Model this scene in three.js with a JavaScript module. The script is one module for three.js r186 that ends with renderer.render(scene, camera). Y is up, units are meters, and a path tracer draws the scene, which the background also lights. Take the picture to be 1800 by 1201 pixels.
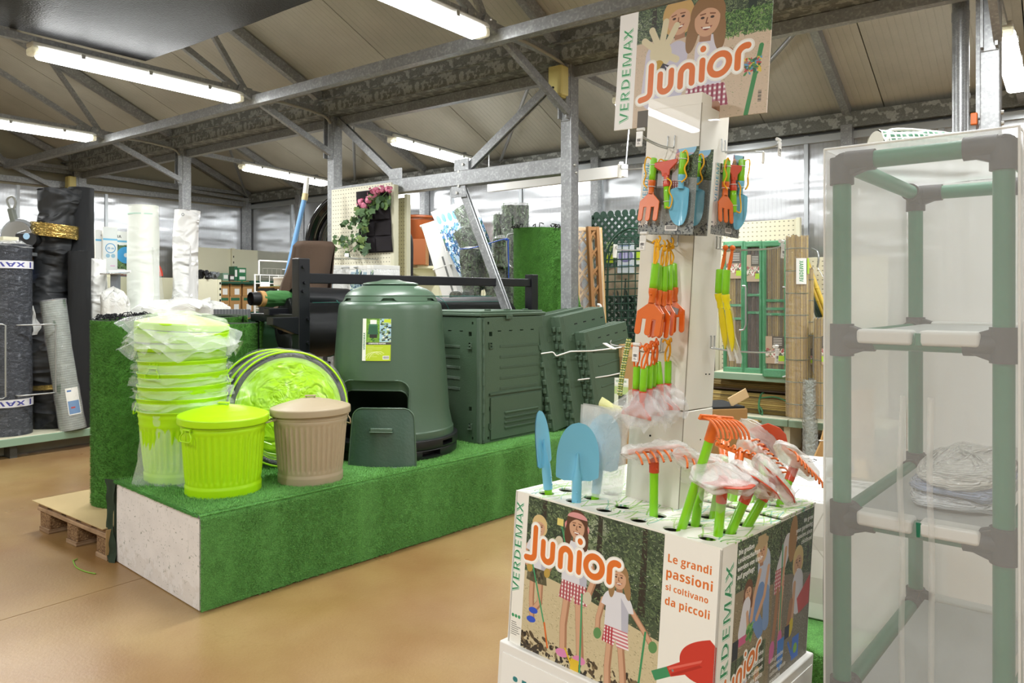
import * as THREE from 'three';
import { RoundedBoxGeometry } from 'three/addons/geometries/RoundedBoxGeometry.js';
import { mergeGeometries, mergeVertices } from 'three/addons/utils/BufferGeometryUtils.js';
import { RectAreaLightUniformsLib } from 'three/addons/lights/RectAreaLightUniformsLib.js';
import { Brush, Evaluator, SUBTRACTION } from 'three-bvh-csg';

// ---------------------------------------------------------------- camera, light and exposure
const EYE = 1.25, FOCAL = 1330, HORIZON = 521;                    // lens height (m), focal length and horizon in pixels of the 1800 x 1201 frame
const VX = .6018, VD = .7986;                                     // the building's long axis, turned 53 degrees from the lens
const scene = new THREE.Scene();
scene.background = new THREE.Color(0x0b0c0e);
const W = (x, y, d) => new THREE.Vector3(x * VX + d * VD, y, x * VD - d * VX);       // metres to the side of, and ahead of, the tripod -> world
const camera = new THREE.PerspectiveCamera(2 * Math.atan(600.5 / FOCAL) * 180 / Math.PI, 1800 / 1201, .05, 80);
camera.position.set(0, EYE, 0);
camera.lookAt(W(0, EYE, 10));
camera.setViewOffset(1800, 1201, 0, 600.5 - HORIZON, 1800, 1201); // shifted lens: verticals stay upright
camera.updateMatrixWorld();
const renderer = new THREE.WebGLRenderer({ antialias: true });
renderer.toneMapping = THREE.LinearToneMapping;
renderer.toneMappingExposure = 2.15;
renderer.shadowMap.enabled = true;
RectAreaLightUniformsLib.init();
const LAMP_NITS = 54, LAMP_COLOR = new THREE.Color(.985, 1, 1), LAMP_GLOW = 6;

// ---------------------------------------------------------------- helpers
const YAW = -Math.atan2(VD, VX);                                   // turn that makes a group face the tripod
const P = (px, py, d) => W((px - 900) / FOCAL * d, EYE + (HORIZON - py) / FOCAL * d, d);
const G = (px, py, h = 0) => P(px, py, FOCAL * (EYE - h) / (py - HORIZON));          // the point at height h
let seed = 7;
const R = (a = 1, b) => { seed = (seed * 1664525 + 1013904223) >>> 0; const t = seed / 4294967296; return b === undefined ? t * a : a + t * (b - a); };
const V = (x, y, z) => new THREE.Vector3(x, y, z);
const taken = {};
const numbered = n => { const k = taken[n] = (taken[n] ?? -1) + 1; return k ? n + '_' + String(k).padStart(3, '0') : n; };
function mesh(name, g, m, parent, label) {
  const o = new THREE.Mesh(g, m); o.name = numbered(name); o.castShadow = o.receiveShadow = true;
  if (label) o.userData.label = label;
  (parent || scene).add(o); return o;
}
function thing(name, label, category, pos, ry = 0, group) {
  const o = new THREE.Group(); o.name = numbered(name); scene.add(o);
  if (pos) o.position.copy(pos.isVector3 ? pos : V(...pos)); o.rotation.y = ry;
  o.userData = { label, category }; if (group) o.userData.group = group; return o;
}
function tag(o, label, category, group) { Object.assign(o.userData, { label, category }); if (group) o.userData.group = group; return o; }
function struct(name, pos) { const o = new THREE.Group(); o.name = numbered(name); scene.add(o); o.userData.kind = 'structure'; if (pos) o.position.copy(pos); return o; }
function copyOf(o, label, pos, quat) {
  const c = o.clone(); c.name = numbered(o.name.replace(/_\d+$/, '')); scene.add(c); c.userData = { ...o.userData, label };
  c.traverse(k => { if (k !== c) k.name = numbered(k.name.replace(/_\d+$/, '')); });
  if (pos) c.position.copy(pos); if (quat) { quat.isQuaternion ? c.quaternion.copy(quat) : c.rotation.set(...quat); } return c;
}
const tf = (g, x = 0, y = 0, z = 0, rx = 0, ry = 0, rz = 0) => { g.applyMatrix4(new THREE.Matrix4().compose(V(x, y, z), new THREE.Quaternion().setFromEuler(new THREE.Euler(rx, ry, rz)), V(1, 1, 1))); return g; };
const box = (w, h, d, x = 0, y = 0, z = 0, rx, ry, rz) => tf(new THREE.BoxGeometry(w, h, d), x, y, z, rx, ry, rz);
const rbox = (w, h, d, r, x = 0, y = 0, z = 0, rx, ry, rz, s = 2) => tf(new RoundedBoxGeometry(w, h, d, s, Math.min(r, w / 2.01, h / 2.01, d / 2.01)), x, y, z, rx, ry, rz);
const cyl = (r0, r1, h, x = 0, y = 0, z = 0, rx, ry, rz, n = 20, open = false) => tf(new THREE.CylinderGeometry(r1, r0, h, n, 1, open), x, y, z, rx, ry, rz);
const ball = (r, x = 0, y = 0, z = 0, sx = 1, sy = 1, sz = 1, n = 16) => { const g = new THREE.SphereGeometry(r, n, Math.ceil(n * .7)); g.scale(sx, sy, sz); return tf(g, x, y, z); };
const tube = (pts, r, n = 24, k = 6, closed = false, tension = .5) => new THREE.TubeGeometry(new THREE.CatmullRomCurve3(pts.map(p => p.isVector3 ? p : V(...p)), closed, 'catmullrom', tension), n, r, k, closed);
const lathe = (pts, n = 48) => new THREE.LatheGeometry(pts.map(p => new THREE.Vector2(p[0], p[1])), n);
function bar(p, q, w, h = w, up = V(0, 1, 0)) {                    // a straight member from p to q; h is measured along up
  p = p.isVector3 ? p : V(...p); q = q.isVector3 ? q : V(...q);
  const z = q.clone().sub(p), L = z.length(); z.normalize();
  const x = new THREE.Vector3().crossVectors(up, z).normalize(), y = new THREE.Vector3().crossVectors(z, x);
  const g = new THREE.BoxGeometry(w, h, L); g.applyMatrix4(new THREE.Matrix4().makeBasis(x, y, z).setPosition(p.clone().add(q).multiplyScalar(.5))); return g;
}
function rod(p, q, r, n = 8) {
  p = p.isVector3 ? p : V(...p); q = q.isVector3 ? q : V(...q);
  const z = q.clone().sub(p), g = new THREE.CylinderGeometry(r, r, z.length(), n);
  g.applyQuaternion(new THREE.Quaternion().setFromUnitVectors(V(0, 1, 0), z.clone().normalize())); g.translate((p.x + q.x) / 2, (p.y + q.y) / 2, (p.z + q.z) / 2); return g;
}
function merge(list) {
  const any = list.some(g => !g.index); return mergeGeometries(list.map(g => { const h = any && g.index ? g.toNonIndexed() : g; for (const k of Object.keys(h.attributes)) if (!['position', 'normal', 'uv'].includes(k)) h.deleteAttribute(k); return h; }));
}
function prism(pts, depth, bevel = 0, holes = []) {                // outline in x/y, thickness along z (centred)
  const s = new THREE.Shape(pts.map(p => new THREE.Vector2(p[0], p[1])));
  for (const h of holes) s.holes.push(h.getPoints ? h : new THREE.Path(h.map(p => new THREE.Vector2(p[0], p[1]))));
  const g = new THREE.ExtrudeGeometry(s, { depth: depth - 2 * bevel, bevelEnabled: bevel > 0, bevelSize: bevel, bevelThickness: bevel, bevelSegments: 2, bevelOffset: -bevel, curveSegments: 12 });
  g.translate(0, 0, -depth / 2 + bevel); return g;
}
function grid(nu, nv, f, closeU = false) {                         // surface f(u, v) -> [x, y, z]
  const pos = [], uv = [], idx = [];
  for (let j = 0; j <= nv; j++) for (let i = 0; i <= nu; i++) { pos.push(...f(i / nu, j / nv)); uv.push(i / nu, j / nv); }
  for (let j = 0; j < nv; j++) for (let i = 0; i < nu; i++) { const a = j * (nu + 1) + i, b = a + 1, c = a + nu + 1, d = c + 1; idx.push(a, b, d, a, d, c); }
  const g = new THREE.BufferGeometry(); g.setAttribute('position', new THREE.Float32BufferAttribute(pos, 3)); g.setAttribute('uv', new THREE.Float32BufferAttribute(uv, 2)); g.setIndex(idx); g.computeVertexNormals();
  if (closeU) { const n = g.attributes.normal; for (let j = 0; j <= nv; j++) { const a = j * (nu + 1), b = a + nu; const t = V(n.getX(a) + n.getX(b), n.getY(a) + n.getY(b), n.getZ(a) + n.getZ(b)).normalize(); n.setXYZ(a, t.x, t.y, t.z); n.setXYZ(b, t.x, t.y, t.z); } }
  return g;
}
function metric(g, s = 1) {                                        // uv in metres from the dominant direction of each face
  g = g.index ? g.toNonIndexed() : g; if (!g.attributes.normal) g.computeVertexNormals();
  const p = g.attributes.position, uv = new Float32Array(p.count * 2), a = V(), b = V(), c = V(), n = V();
  for (let i = 0; i < p.count; i += 3) {
    a.fromBufferAttribute(p, i); b.fromBufferAttribute(p, i + 1); c.fromBufferAttribute(p, i + 2); n.copy(b).sub(a).cross(c.clone().sub(a));
    const x = Math.abs(n.x), y = Math.abs(n.y), z = Math.abs(n.z);
    [a, b, c].forEach((q, k) => { const t = x > y && x > z ? [q.z, q.y] : y > z ? [q.x, q.z] : [q.x, q.y]; uv[(i + k) * 2] = t[0] * s; uv[(i + k) * 2 + 1] = t[1] * s; });
  }
  g.setAttribute('uv', new THREE.BufferAttribute(uv, 2)); return g;
}
function planar(g, x0, x1, y0, y1) {                                // a print laid flat on x/y
  const p = g.attributes.position, uv = new Float32Array(p.count * 2);
  for (let i = 0; i < p.count; i++) { uv[2 * i] = (p.getX(i) - x0) / (x1 - x0); uv[2 * i + 1] = (p.getY(i) - y0) / (y1 - y0); }
  g.setAttribute('uv', new THREE.BufferAttribute(uv, 2)); return g;
}
// value noise that tiles
const hash = (x, y, s) => { let h = Math.imul(x | 0, 374761393) ^ Math.imul(y | 0, 668265263) ^ Math.imul(s | 0, 2246822519); h = Math.imul(h ^ (h >>> 13), 1274126177); return ((h ^ (h >>> 16)) >>> 0) / 4294967296; };
const sm = t => t * t * (3 - 2 * t);
function noise(u, v, nx, ny, s = 1) {
  const x = u * nx, y = v * ny, i = Math.floor(x), j = Math.floor(y), fx = sm(x - i), fy = sm(y - j), m = (a, n) => ((a % n) + n) % n;
  const a = hash(m(i, nx), m(j, ny), s), b = hash(m(i + 1, nx), m(j, ny), s), c = hash(m(i, nx), m(j + 1, ny), s), d = hash(m(i + 1, nx), m(j + 1, ny), s);
  return a + (b - a) * fx + (c - a) * fy + (a - b - c + d) * fx * fy;
}
const fbm = (u, v, n, o = 4, s = 1, ny = n) => { let t = 0, a = .5, k = 1; for (let i = 0; i < o; i++) { t += a * noise(u, v, n * k, ny * k, s + i); a *= .5; k *= 2; } return t / (1 - a * 2 + a); };
function n3(x, y, z) {                                              // smooth value noise in space, -1 to 1
  const i = Math.floor(x), j = Math.floor(y), k = Math.floor(z), a = sm(x - i), b = sm(y - j), c = sm(z - k), h = (p, q, r) => hash(i + p, j + q, 77 + (k + r) * 131);
  const l = (p, q, t) => p + (q - p) * t;
  return 2 * l(l(l(h(0, 0, 0), h(1, 0, 0), a), l(h(0, 1, 0), h(1, 1, 0), a), b), l(l(h(0, 0, 1), h(1, 0, 1), a), l(h(0, 1, 1), h(1, 1, 1), a), b), c) - 1;
}
function tex(w, h, f, srgb = true, rx = 1, ry = 1) {
  const d = new Uint8Array(w * h * 4);
  for (let y = 0, o = 0; y < h; y++) for (let x = 0; x < w; x++, o += 4) { const c = f(x / w, y / h, x, y); if (typeof c === 'number') { d[o] = d[o + 1] = d[o + 2] = Math.max(0, Math.min(255, c)); } else for (let k = 0; k < 3; k++) d[o + k] = Math.max(0, Math.min(255, c[k])); d[o + 3] = 255; }
  const t = new THREE.DataTexture(d, w, h); t.wrapS = t.wrapT = THREE.RepeatWrapping; t.magFilter = t.minFilter = THREE.LinearFilter; if (srgb) t.colorSpace = THREE.SRGBColorSpace; t.repeat.set(rx, ry); t.needsUpdate = true; return t;
}
const rep = (t, x, y = x) => { const c = t.clone(); c.repeat.set(x, y); c.needsUpdate = true; return c; };
function canvas(w, h, draw) {
  const c = document.createElement('canvas'); c.width = w; c.height = h; const x = c.getContext('2d'); draw(x, w, h);
  const t = new THREE.CanvasTexture(c); t.colorSpace = THREE.SRGBColorSpace; t.magFilter = THREE.LinearFilter; return t;
}
const mat = (color, roughness = .6, o = {}) => new THREE.MeshStandardMaterial({ color, roughness, ...o });
const phy = (color, roughness = .6, o = {}) => new THREE.MeshPhysicalMaterial({ color, roughness, ...o });

// shared materials
const T = {};
T.grain = tex(256, 256, (u, v) => 120 + 120 * (fbm(u, v, 32, 3, 3) - .5), false);
T.fine = tex(256, 256, (u, v, x, y) => 255 * (.5 * hash(x, y, 9) + .5 * noise(u, v, 64, 64, 4)), false);
T.galv = tex(512, 512, (u, v) => { const a = noise(u, v, 60, 60, 2), b = noise(u, v, 17, 17, 8), k = (a - .5) * 16 + (b - .5) * 14 + (a > .78 ? 12 : 0) + 10 * (noise(u, v, 200, 200, 6) - .5); const c = 152 + k; return [c, c + 2, c + 3]; });
T.spangle = tex(512, 512, (u, v) => { const a = fbm(u, v, 14, 3, 12), k = a > .55 ? 1 : a > .5 ? .5 : 0; const c = 112 + 44 * k + 22 * noise(u, v, 90, 90, 3); return [c, c + 2, c - 2]; });
T.crumple = tex(512, 512, (u, v) => { const w = fbm(u, v, 5, 3, 21); const a = Math.abs(fbm(u + w * .15, v, 6, 4, 31) - .5), b = Math.abs(fbm(u, v + w * .2, 9, 3, 41) - .5); return 255 * (1 - Math.min(1, 3.2 * Math.min(a, b * 1.3))); }, false);
const M = {
  galv: mat(0xffffff, .42, { metalness: .55, map: rep(T.galv, 1.6) }),
  spangle: mat(0xffffff, .45, { metalness: .5, map: rep(T.spangle, 2.2) }),
  steel: mat(0x9fa3a5, .35, { metalness: .8 }), chrome: mat(0xc9cccd, .22, { metalness: .9 }),
  wire: mat(0xb9bcbb, .32, { metalness: .75 }), bolt: mat(0xb5b4ae, .4, { metalness: .7 }),
  whitePlastic: mat(0xe9e8e2, .4), black: mat(0x17181a, .5), blackGloss: phy(0x0d0e10, .22), rubber: mat(0x232427, .75),
  cream: mat(0xd6d3b8, .5), greenShelf: mat(0x8ca890, .45), darkGreenShelf: mat(0x2c5a45, .45),
  lime: mat(0xaae000, .38), limeGloss: phy(0x8fd711, .26, { clearcoat: .4 }), taupe: mat(0xa8987c, .48),
  orange: phy(0xdc6a1c, .4, { clearcoat: .15, clearcoatRoughness: .2 }), red: phy(0xcf4f2d, .3, { clearcoat: .4 }), blue: phy(0x73bcd9, .3, { clearcoat: .4 }), yellow: phy(0xe9dc1c, .35),
  cordYellow: mat(0xf0b41e, .7), cordOrange: mat(0xe8701c, .7),
  film: phy(0xf3f5f4, .16, { transparent: true, opacity: .24, side: THREE.DoubleSide, bumpMap: rep(T.crumple, 3), bumpScale: .0012 }),
  filmThick: phy(0xf1f2ee, .22, { transparent: true, opacity: .46, side: THREE.DoubleSide, bumpMap: rep(T.crumple, 2.5), bumpScale: .0012 }),
  clear: phy(0xffffff, .06, { transparent: true, opacity: .14, side: THREE.DoubleSide, bumpMap: rep(T.crumple, 4), bumpScale: .0025 }),
  card: mat(0xb98e58, .8, { bumpMap: rep(T.grain, 4), bumpScale: .0006 }), white: mat(0xe8e6e0, .55), paper: mat(0xefeee8, .7),
};
// ---------------------------------------------------------------- the building
const COLX = 4.40, FARX = 6.90, GABLEZ = -10.32, RIDGEX = .4, BACKX = -3.6, ENDZ = 4.6, BAY = 2.463;
const bayZ = k => -.36 - BAY * k;
const SLOPE = .4366, roofY = x => 2.965 + SLOPE * (x > RIDGEX ? COLX - x : x - BACKX), APEXX = 5.69;
const nave2Y = x => x < APEXX ? 2.95 + .33 * (x - COLX) : 2.95 + .33 * (APEXX - COLX) - SLOPE * (x - APEXX);
{ // floor: cast slabs with sawn joints
  const f = struct('floor');
  const cloud = tex(1024, 1024, (u, v, x, y) => {
    const a = fbm(u, v, 3, 5, 61), b = fbm(u + .3 * a, v, 7, 4, 71), c = fbm(u, v, 24, 3, 81), sp = hash(x, y, 5) > .9994 ? -40 : 0;
    const vein = Math.abs(fbm(u, v, 34, 3, 95) - .5) < .01 && b > .58 ? -6 : 0;
    const k = (a - .5) * 44 + (b - .5) * 38 + (c - .5) * 12 + sp + vein + (hash(x, y, 1) - .5) * 9;
    return [150 + k * .75, 120 + k * .8 + (b - .5) * 12, 78 + k * .75 + (a - .5) * 22];
  });
  const m = phy(0xffffff, .42, { map: rep(cloud, .34), roughnessMap: rep(tex(512, 512, (u, v) => 150 + 105 * fbm(u, v, 6, 4, 33), false), .5), bumpMap: rep(T.fine, 2), bumpScale: .0004 });
  const zs = [GABLEZ, -7.2, -3.33, .6, ENDZ], xs = [BACKX, .9, FARX];
  for (let i = 0; i < xs.length - 1; i++) for (let j = 0; j < zs.length - 1; j++) {
    const g = .0025, w = xs[i + 1] - xs[i] - 2 * g, d = zs[j + 1] - zs[j] - 2 * g;
    mesh('slab', metric(box(w, .1, d, (xs[i] + xs[i + 1]) / 2, -.05, (zs[j] + zs[j + 1]) / 2)), m, f);
  }
  mesh('joint_bed', box(FARX - BACKX, .05, ENDZ - GABLEZ, (FARX + BACKX) / 2, -.13, (GABLEZ + ENDZ) / 2), mat(0x3c3026, .9), f);
}
{ // roof: sandwich panels a metre wide, fine ribs
  const c = struct('ceiling');
  const ribs = tex(512, 64, u => { const t = (u * 20) % 1; return t < .1 ? 40 : 200; }, false), tone = tex(512, 256, (u, v, x, y) => { const t = (u * 20) % 1, k = (t < .1 ? -5 : 0) + (fbm(u, v, 5, 4, 7) - .5) * 22 + (hash(x, y, 2) - .5) * 8; return [180 + k, 177 + k, 164 + k]; });
  const ms = [0, 1, 2].map(i => mat(new THREE.Color(1, 1, 1).multiplyScalar(.94 + .04 * i), .5, { map: rep(tone, 1), bumpMap: rep(ribs, 1), bumpScale: .0022 }));
  const back = mat(0x26241f, .9);
  function slope(xa, ya, xb, yb) {                                 // panels along Z between two heights
    const dx = xb - xa, dy = yb - ya, L = Math.hypot(dx, dy);
    for (let z = GABLEZ, i = 0; z < ENDZ; z += 1.0, i++) {
      const w = Math.min(1.0, ENDZ - z) - .008, g = new THREE.BoxGeometry(w, L, .05);
      const uv = g.attributes.uv; for (let k = 0; k < uv.count; k++) uv.setXY(k, uv.getX(k) * w, uv.getY(k) * L);
      const X = V(0, 0, 1), Y = V(dx / L, dy / L, 0), Z = new THREE.Vector3().crossVectors(X, Y);
      g.applyMatrix4(new THREE.Matrix4().makeBasis(X, Y, Z).setPosition((xa + xb) / 2, (ya + yb) / 2 + .025, z + w / 2 + .004));
      mesh('panel', g, ms[i % 3], c);
    }
    mesh('deck', bar(V((xa + xb) / 2, (ya + yb) / 2 + .085, GABLEZ - .1), V((xa + xb) / 2, (ya + yb) / 2 + .085, ENDZ + .1), L + .1, .04, V(-dy / L, dx / L, 0)), back, c);
  }
  slope(COLX - .1, roofY(COLX - .1), RIDGEX, roofY(RIDGEX)); slope(BACKX - .05, roofY(BACKX - .05), RIDGEX, roofY(RIDGEX));
  slope(COLX + .1, nave2Y(COLX + .1), APEXX, nave2Y(APEXX)); slope(APEXX, nave2Y(APEXX), FARX + .06, nave2Y(FARX + .06));
  mesh('valley_deck', box(.5, .05, ENDZ - GABLEZ, COLX, 3.12, (ENDZ + GABLEZ) / 2), back, c);
}
// walls: twin-wall sheets in aluminium frames, glossy and slightly wavy
const sheetWave = tex(512, 512, (u, v) => { return 240 * fbm(u, v, 2, 3, 17, 9); }, false);
const sheetTone = tex(256, 256, (u, v, x, y) => { const k = ((x % 5) < 1 ? -10 : 0) + (fbm(u, v, 6, 4, 5, 12) - .5) * 30; return [196 + k, 198 + k, 200 + k]; });
M.sheet = phy(0xffffff, .24, { metalness: .85, map: rep(sheetTone, .5), bumpMap: rep(sheetWave, .5), bumpScale: .012, anisotropy: .92, anisotropyRotation: 0 });
M.alu = mat(0xb4b8ba, .35, { metalness: .7 });
M.gablePanel = mat(0xa9a28c, .6, { map: rep(tex(128, 128, (u, v) => { const k = (fbm(u, v, 4, 3, 3) - .5) * 30; return [225 + k, 225 + k, 222 + k]; }), .5) });
{
  const w = struct('wall_far');                                    // runs along the back of the second nave
  for (let z = GABLEZ + .06, i = 0; z < ENDZ - .1; z += 1.04, i++) mesh('sheet', metric(box(.02, 2.66, 1.0, FARX, 1.33, z + .52)), M.sheet, w);
  for (let z = GABLEZ + .06; z < ENDZ; z += 1.04) mesh('glazing_bar', box(.03, 2.66, .035, FARX - .015, 1.33, z), M.alu, w);
  mesh('outer_skin', box(.04, 3.0, ENDZ - GABLEZ, FARX + .06, 1.4, (ENDZ + GABLEZ) / 2), mat(0x8c9092, .6), w);
  mesh('top_rail', box(.05, .06, ENDZ - GABLEZ, FARX - .02, 2.62, (ENDZ + GABLEZ) / 2), M.alu, w);
  mesh('eave_beam', metric(box(.07, .13, ENDZ - GABLEZ, FARX - .04, 2.745, (ENDZ + GABLEZ) / 2)), M.spangle, w);
}
{
  const w = struct('wall_gable'); const X0 = BACKX, X1 = FARX;
  for (let x = X1 - .06; x > X0; x -= 1.04) { mesh('sheet', metric(box(1.0, 2.6, .02, x - .52, 1.3, GABLEZ)), M.sheet, w); mesh('glazing_bar', box(.035, 2.6, .03, x, 1.3, GABLEZ + .015), M.alu, w); }
  mesh('outer_skin', box(X1 - X0 + .2, 3.0, .04, (X0 + X1) / 2, 1.5, GABLEZ - .06), mat(0x8c9092, .6), w);
  const s = [[X0, 2.6], [X1, 2.6], [X1, nave2Y(X1)], [APEXX, nave2Y(APEXX)], [COLX, 2.95], [RIDGEX, roofY(RIDGEX)], [X0, roofY(X0)]];
  mesh('gable_panel', tf(metric(prism(s, .03)), 0, 0, GABLEZ - .01), M.gablePanel, w);
  mesh('cross_rail', metric(box(X1 - X0, .07, .06, (X0 + X1) / 2, 2.66, GABLEZ + .05)), M.galv, w);
  mesh('cross_rail', metric(box(X1 - X0, .05, .05, (X0 + X1) / 2, 2.82, GABLEZ + .05)), M.galv, w);
  mesh('corner_post', metric(box(.1, 2.75, .1, X1 - .08, 1.375, GABLEZ + .08)), M.galv, w);
  mesh('gable_rafter', metric(bar(V(COLX, 2.88, GABLEZ + .09), V(APEXX, nave2Y(APEXX) - .07, GABLEZ + .09), .07, .09)), M.galv, w);
  mesh('gable_rafter', metric(bar(V(APEXX, nave2Y(APEXX) - .07, GABLEZ + .09), V(X1 - .05, nave2Y(X1 - .05) - .07, GABLEZ + .09), .07, .09)), M.galv, w);
}
{ // the sides behind the tripod: plain panels that close the hall
  const m = mat(0xb9b4a6, .7);
  const b = struct('wall_back'); mesh('panel', box(.06, 3.2, ENDZ - GABLEZ, BACKX - .05, 1.6, (ENDZ + GABLEZ) / 2), m, b);
  const e = struct('wall_end');
  const s = [[BACKX, 0], [FARX, 0], [FARX, nave2Y(FARX)], [APEXX, nave2Y(APEXX)], [COLX, 3], [RIDGEX, roofY(RIDGEX)], [BACKX, roofY(BACKX)]];
  mesh('panel', tf(prism(s, .06), 0, 0, ENDZ + .03), m, e);
}
{ // columns, valley gutter and trusses
  const bolts = (pts, ax) => merge(pts.map(p => cyl(.011, .009, .012, p[0], p[1], p[2], ax === 'z' ? Math.PI / 2 : 0, 0, ax === 'x' ? Math.PI / 2 : 0, 8)));
  for (let k = -1; k <= 4; k++) {
    const z = bayZ(k), c = struct('column_' + (k + 2)), x = COLX;
    mesh('post', metric(rbox(.085, 2.9, .085, .006, x, 1.45, z)), M.galv, c);
    mesh('flange', metric(box(.012, 2.9, .11, x + .046, 1.45, z - .012)), M.galv, c);
    mesh('bracket', metric(merge([box(.05, .40, .012, x - .066, 2.66, z + .03), box(.05, .40, .012, x - .066, 2.66, z - .03), box(.012, .42, .07, x - .045, 2.66, z)])), M.galv, c);
    mesh('bolt', bolts([[x - .066, 2.82, z + .04], [x - .066, 2.51, z + .04], [x, 2.15, z + .048], [x + .02, 2.1, z + .048]], 'z'), M.bolt, c);
  }
  const gut = struct('beam_gutter');
  mesh('gutter', metric(merge([box(.012, .19, ENDZ - GABLEZ, COLX - .15, 2.93, (ENDZ + GABLEZ) / 2), box(.30, .012, ENDZ - GABLEZ, COLX, 2.837+.0, (ENDZ + GABLEZ) / 2), box(.012, .14, ENDZ - GABLEZ, COLX + .15, 2.905, (ENDZ + GABLEZ) / 2), box(.05, .012, ENDZ - GABLEZ, COLX - .17, 2.935, (ENDZ + GABLEZ) / 2)])), M.spangle, gut);
  mesh('valley_beam', metric(box(.06, .075, ENDZ - GABLEZ, COLX + .03, 2.79, (ENDZ + GABLEZ) / 2)), M.galv, gut);
  const pur = struct('beam_purlin');
  mesh('purlin', metric(merge([box(.012, .07, bayZ(-2) - bayZ(4), COLX - .86, 2.80, (bayZ(-2) + bayZ(4)) / 2), box(.06, .012, bayZ(-2) - bayZ(4), COLX - .835, 2.769, (bayZ(-2) + bayZ(4)) / 2), box(.06, .012, bayZ(-2) - bayZ(4), COLX - .835, 2.831, (bayZ(-2) + bayZ(4)) / 2)])), M.galv, pur);
  for (let k = -1; k <= 4; k++) {                                  // main-hall trusses
    const z = bayZ(k), t = struct('beam_truss_' + (k + 2)), X = a => COLX - a;
    mesh('chord', metric(bar(V(X(.05), 2.865, z), V(BACKX + .05, 2.865, z), .045, .045)), M.galv, t);
    mesh('rafter', metric(bar(V(X(.1), roofY(X(.1)) - .06, z), V(RIDGEX, roofY(RIDGEX) - .06, z), .06, .08)), M.galv, t);
    mesh('rafter', metric(bar(V(BACKX + .1, roofY(BACKX + .1) - .06, z), V(RIDGEX, roofY(RIDGEX) - .06, z), .06, .08)), M.galv, t);
    mesh('knee_brace', metric(bar(V(X(.07), 2.5, z + .035), V(X(.98), 2.88, z + .035), .035, .05)), M.galv, t);
    mesh('web', metric(bar(V(X(.86), 2.87, z - .03), V(X(1.3), roofY(X(1.3)) - .08, z - .03), .035, .04)), M.galv, t);
    mesh('web', metric(bar(V(X(.92), 2.87, z - .03), V(X(2.9), 3.85, z - .03), .035, .045)), M.galv, t);
    mesh('web', metric(bar(V(X(2.5), 2.87, z - .03), V(X(2.9), roofY(X(2.9)) - .08, z - .03), .03, .035)), M.galv, t);
    mesh('gusset', metric(box(.26, .05, .01, X(.98), 2.87, z + .028)), M.galv, t);
    mesh('bolt', bolts([[X(.93), 2.875, z + .058], [X(1.06), 2.87, z + .038]], 'z'), M.bolt, t);
    // second nave: chord, tie and rafters
    mesh('chord', metric(bar(V(COLX + .05, 2.83, z), V(FARX - .05, 2.72, z), .045, .045)), M.galv, t);
  }
  for (let k = -1; k < 4; k++) for (const f of [.5]) {              // mid-bay frames of the second nave
    const z = bayZ(k) - BAY * f, t = struct('beam_rafter_' + (k + 2));
    mesh('rafter', metric(bar(V(APEXX, nave2Y(APEXX) - .06, z), V(FARX - .06, nave2Y(FARX - .06) - .06, z), .06, .08)), M.galv, t);
    mesh('post', metric(box(.08, 2.7, .09, FARX - .06, 1.35, z)), M.galv, t);
    mesh('brace_rod', rod(V(APEXX, nave2Y(APEXX) - .1, z), V(FARX - .1, 2.8, z - BAY / 2), .018), M.galv, t);
    mesh('rafter', metric(bar(V(COLX + .05, 2.9, z - BAY / 2), V(APEXX, nave2Y(APEXX) - .06, z), .055, .07)), M.galv, t);
  }
  const ridge = struct('beam_ridge'); mesh('ridge_purlin', metric(box(.12, .1, ENDZ - GABLEZ, APEXX, nave2Y(APEXX) - .09, (ENDZ + GABLEZ) / 2)), M.spangle, ridge);
  // portal beam and braces between the two middle columns
  const b = struct('beam_portal'), za = bayZ(2), zc = bayZ(1), zm = (za + zc) / 2;
  mesh('cross_beam', metric(rbox(.09, .115, zc - za - .08, .006, COLX, 2.15, zm)), M.galv, b);
  const brace = (p, q) => mesh('brace', metric(merge([bar(p, q, .012, .06), bar(p.clone().add(V(.03, 0, 0)), q.clone().add(V(.03, 0, 0)), .012, .06), bar(p.clone().add(V(.015, 0, 0)), q.clone().add(V(.015, 0, 0)), .03, .008)])), M.galv, b);
  brace(V(COLX - .01, 2.8, za + .05), V(COLX - .01, 2.22, za + .78)); brace(V(COLX - .01, 2.8, zc - .05), V(COLX - .01, 2.22, zc - .92));
  brace(V(COLX - .01, 2.1, zc - .98), V(COLX - .01, .1, zc - .06));
  mesh('gusset', metric(merge([box(.012, .13, .14, COLX - .03, 2.23, zc - .95), box(.012, .13, .14, COLX - .03, 2.07, zc - .98), box(.012, .13, .14, COLX - .03, 2.23, za + .8)])), M.galv, b);
  mesh('bolt', merge([[2.25, -.93], [2.2, -.97], [2.09, -.97], [2.04, -.99]].map(q => cyl(.012, .01, .014, COLX - .04, q[0], zc + q[1], 0, 0, Math.PI / 2, 8))), M.bolt, b);
}
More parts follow.
